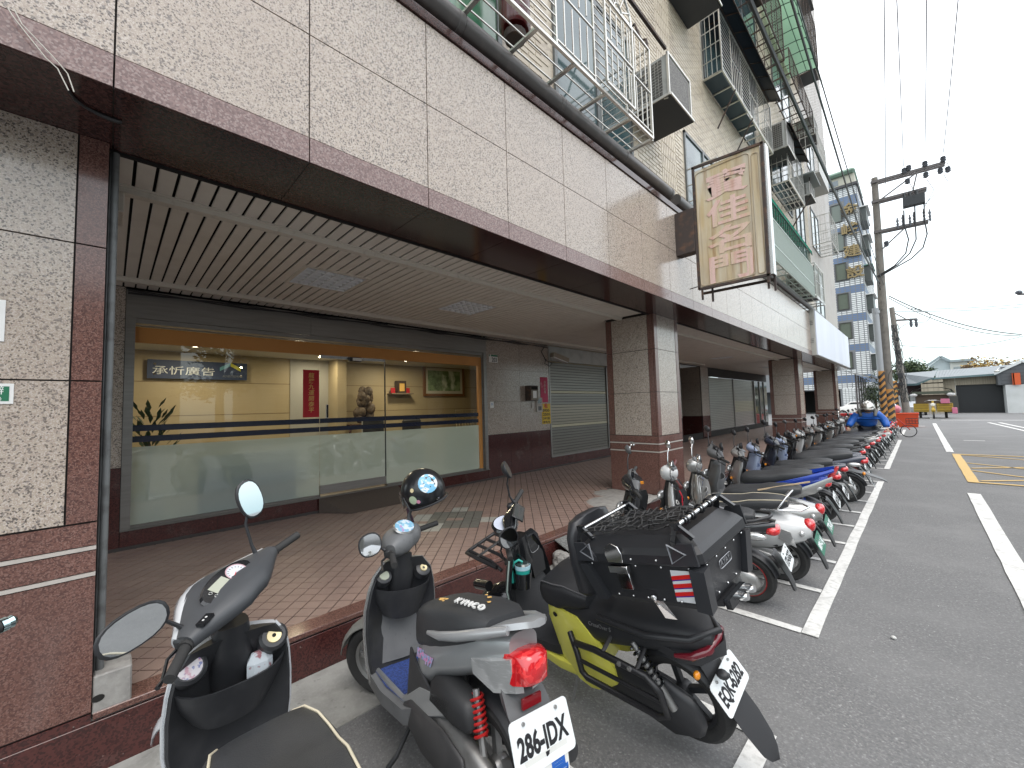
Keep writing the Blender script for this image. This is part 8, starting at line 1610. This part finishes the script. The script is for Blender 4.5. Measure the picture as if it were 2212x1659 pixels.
# ------------------------------------------------------------ the rider in blue
def skin_body(name, joints, edges, m, parent, sub=2):
    me = bpy.data.meshes.new(name); me.from_pydata([j[:3] for j in joints], edges, []); me.materials.append(m); o = bpy.data.objects.new(name, me); COL.objects.link(o)
    o.modifiers.new('skin', 'SKIN'); sv = me.skin_vertices[0].data
    for i, j in enumerate(joints): r = j[3]; sv[i].radius = (r, j[4] if len(j) > 4 else r)
    sv[0].use_root = True; sb = o.modifiers.new('sub', 'SUBSURF'); sb.levels = sub; sb.render_levels = sub
    dg = bpy.context.evaluated_depsgraph_get(); dg.update(); me2 = bpy.data.meshes.new_from_object(o.evaluated_get(dg)); bpy.data.objects.remove(o); me2.name = name
    smooth(me2, 180); o = bpy.data.objects.new(name, me2); COL.objects.link(o); o.parent = parent; return o
PY = 14.6; px_ = on(1, PY, 3412, 1610).x
PS = thing('person', 'person in a blue rain jacket and silver helmet leaning over the parked scooters', 'person', (px_, PY, 0), rot=(0, 0, radians(8)))
SKN = mat('skin', (.42, .26, .18), .5); JKT = mat('blue_jacket', (.015, .12, .50), .42, var=[(7, (.01, .07, .32), .45, .7, 'noise', .7)], bump=(26, 1.)); TRS = mat('dark_trousers', (.02, .022, .03), .7)
# faces the camera (-y); bent forward at the waist
PS.scale = (1.0, 1.0, .955)
J = [(0, .10, .86, .15, .12), (0, .05, 1.02, .165, .13), (0, -.06, 1.20, .19, .14), (0, -.13, 1.28, .13, .11), (0, -.20, 1.33, .062, .062), (0, -.25, 1.36, .07, .075), (0, -.27, 1.43, .09, .10),
     (-.19, -.12, 1.25, .085, .08), (-.33, -.15, 1.05, .062, .062), (-.42, -.26, .88, .048, .048), (.19, -.12, 1.25, .085, .08), (.33, -.12, 1.05, .062, .062), (.36, -.24, .86, .048, .048),
     (-.10, .08, .80, .10, .10), (-.12, .03, .46, .072, .072), (-.13, .08, .09, .045, .045), (.10, .08, .80, .10, .10), (.12, .03, .46, .072, .072), (.13, .08, .09, .045, .045), (-.14, -.06, .04, .04, .03), (.14, -.06, .04, .04, .03)]
Ed = [(0, 1), (1, 2), (2, 3), (3, 4), (4, 5), (5, 6), (3, 7), (7, 8), (8, 9), (3, 10), (10, 11), (11, 12), (0, 13), (13, 14), (14, 15), (0, 16), (16, 17), (17, 18), (15, 19), (18, 20)]
skin_body('body', J, Ed, SKN, PS)
def grow(idx, k): return [tuple(J[i][:3]) + (J[i][3] * k[n] if isinstance(k, list) else J[i][3] * k, (J[i][4] if len(J[i]) > 4 else J[i][3]) * (k[n] if isinstance(k, list) else k)) for n, i in enumerate(idx)]
ja = grow([0, 1, 2, 3, 7, 8, 9, 10, 11, 12], [1.4, 1.38, 1.3, 1.2, 1.3, 1.55, 1.6, 1.3, 1.55, 1.6]); skin_body('jacket', ja, [(0, 1), (1, 2), (2, 3), (3, 4), (4, 5), (5, 6), (3, 7), (7, 8), (8, 9)], JKT, PS)
tr = grow([0, 13, 14, 15, 16, 17, 18], [1.08, 1.15, 1.25, 1.45, 1.15, 1.25, 1.45]); skin_body('trousers', tr, [(0, 1), (1, 2), (2, 3), (0, 4), (4, 5), (5, 6)], TRS, PS)
for sx in (-.14, .14): b = MB().use(BLK); b.ell((sx, -.03, .045), (.05, .14, .045), 12, 7); put('shoe', b, parent=PS, local=True, sm=60)
b = MB().use(mat('collar_dark', (.05, .055, .07), .7)); b.tube([(.11 * cos(a), -.17 + .09 * sin(a), 1.335 + .02 * sin(a)) for a in [2 * pi * k / 14 for k in range(14)]], .034, 8, closed=True); put('hood', b, parent=PS, local=True, sm=60)
for sg in (-1, 1): b = MB().use(mat('strap_grey', (.13, .13, .12), .7)); b.tube([(sg * .15, -.02, 1.36), (sg * .17, -.20, 1.33), (sg * .14, -.27, 1.18)], [.04, .045, .03], 8); put('backpack_strap', b, parent=PS, local=True, sm=60)
b = MB().use(mat('helmet_silver', (.50, .49, .46), .2, .8)); R = []
for i in range(9): t_ = pi / 2 - (pi / 2 + .1) * i / 8; R.append([(.145 * max(.02, cos(t_)) * cos(a), -.27 + .165 * max(.02, cos(t_)) * sin(a), 1.43 + .155 * sin(t_) + .03 * sin(a)) for a in [2 * pi * k / 20 for k in range(20)]])
b.loft(R); put('helmet', b, parent=PS, local=True, sm=60); b = MB().use(_mats['helmet_silver']); b.loft([[(.14 * cos(a), -.27 + .16 * sin(a), 1.42 + .03 * sin(a)), (.12 * cos(a), -.30 + .22 * sin(a), 1.385 + .02 * sin(a)), (.12 * cos(a), -.30 + .215 * sin(a), 1.377 + .02 * sin(a))] for a in [radians(q) for q in range(200, 341, 14)]], caps=False, closed=False); put('helmet_peak', b, parent=PS, local=True, sm=60)
b = MB().use(SKN); b.ell((0, -.365, 1.365), (.016, .022, .022), 8, 6); put('nose', b, parent=PS, local=True, sm=60)
for sg in (-1, 1): b = MB().use(PLK); b.ell((sg * .032, -.345, 1.392), (.012, .006, .005), 8, 5); put('eye', b, parent=PS, local=True)
b = MB().use(mat('lips', (.30, .12, .10), .5)); b.ell((0, -.342, 1.328), (.022, .007, .006), 8, 5); put('mouth', b, parent=PS, local=True)
for sg, hx, hy, hz in ((-1, -.43, -.28, .86), (1, .36, -.26, .84)):
    jt = [(hx, hy, hz, .030, .02), (hx - sg * .0, hy - .05, hz - .035, .036, .018)]; ed = [(0, 1)]
    hand = skin_body('hand', jt + [(hx, hy - .075, hz - .05, .03, .016)], [(0, 1), (1, 2)], SKN, PS, 1)
    for f in range(4): x = hx - .028 + .019 * f; L = (.85, 1, .95, .75)[f]; skin_body('finger', [(x, hy - .06, hz - .045, .009), (x, hy - .06 - .035 * L, hz - .06, .0085), (x, hy - .06 - .05 * L, hz - .085, .008), (x, hy - .05 - .045 * L, hz - .105, .007)], [(0, 1), (1, 2), (2, 3)], SKN, hand, 1)
    skin_body('thumb', [(hx - sg * .025, hy - .02, hz - .02, .011), (hx - sg * .05, hy - .045, hz - .04, .010), (hx - sg * .045, hy - .07, hz - .06, .008)], [(0, 1), (1, 2)], SKN, hand, 1)
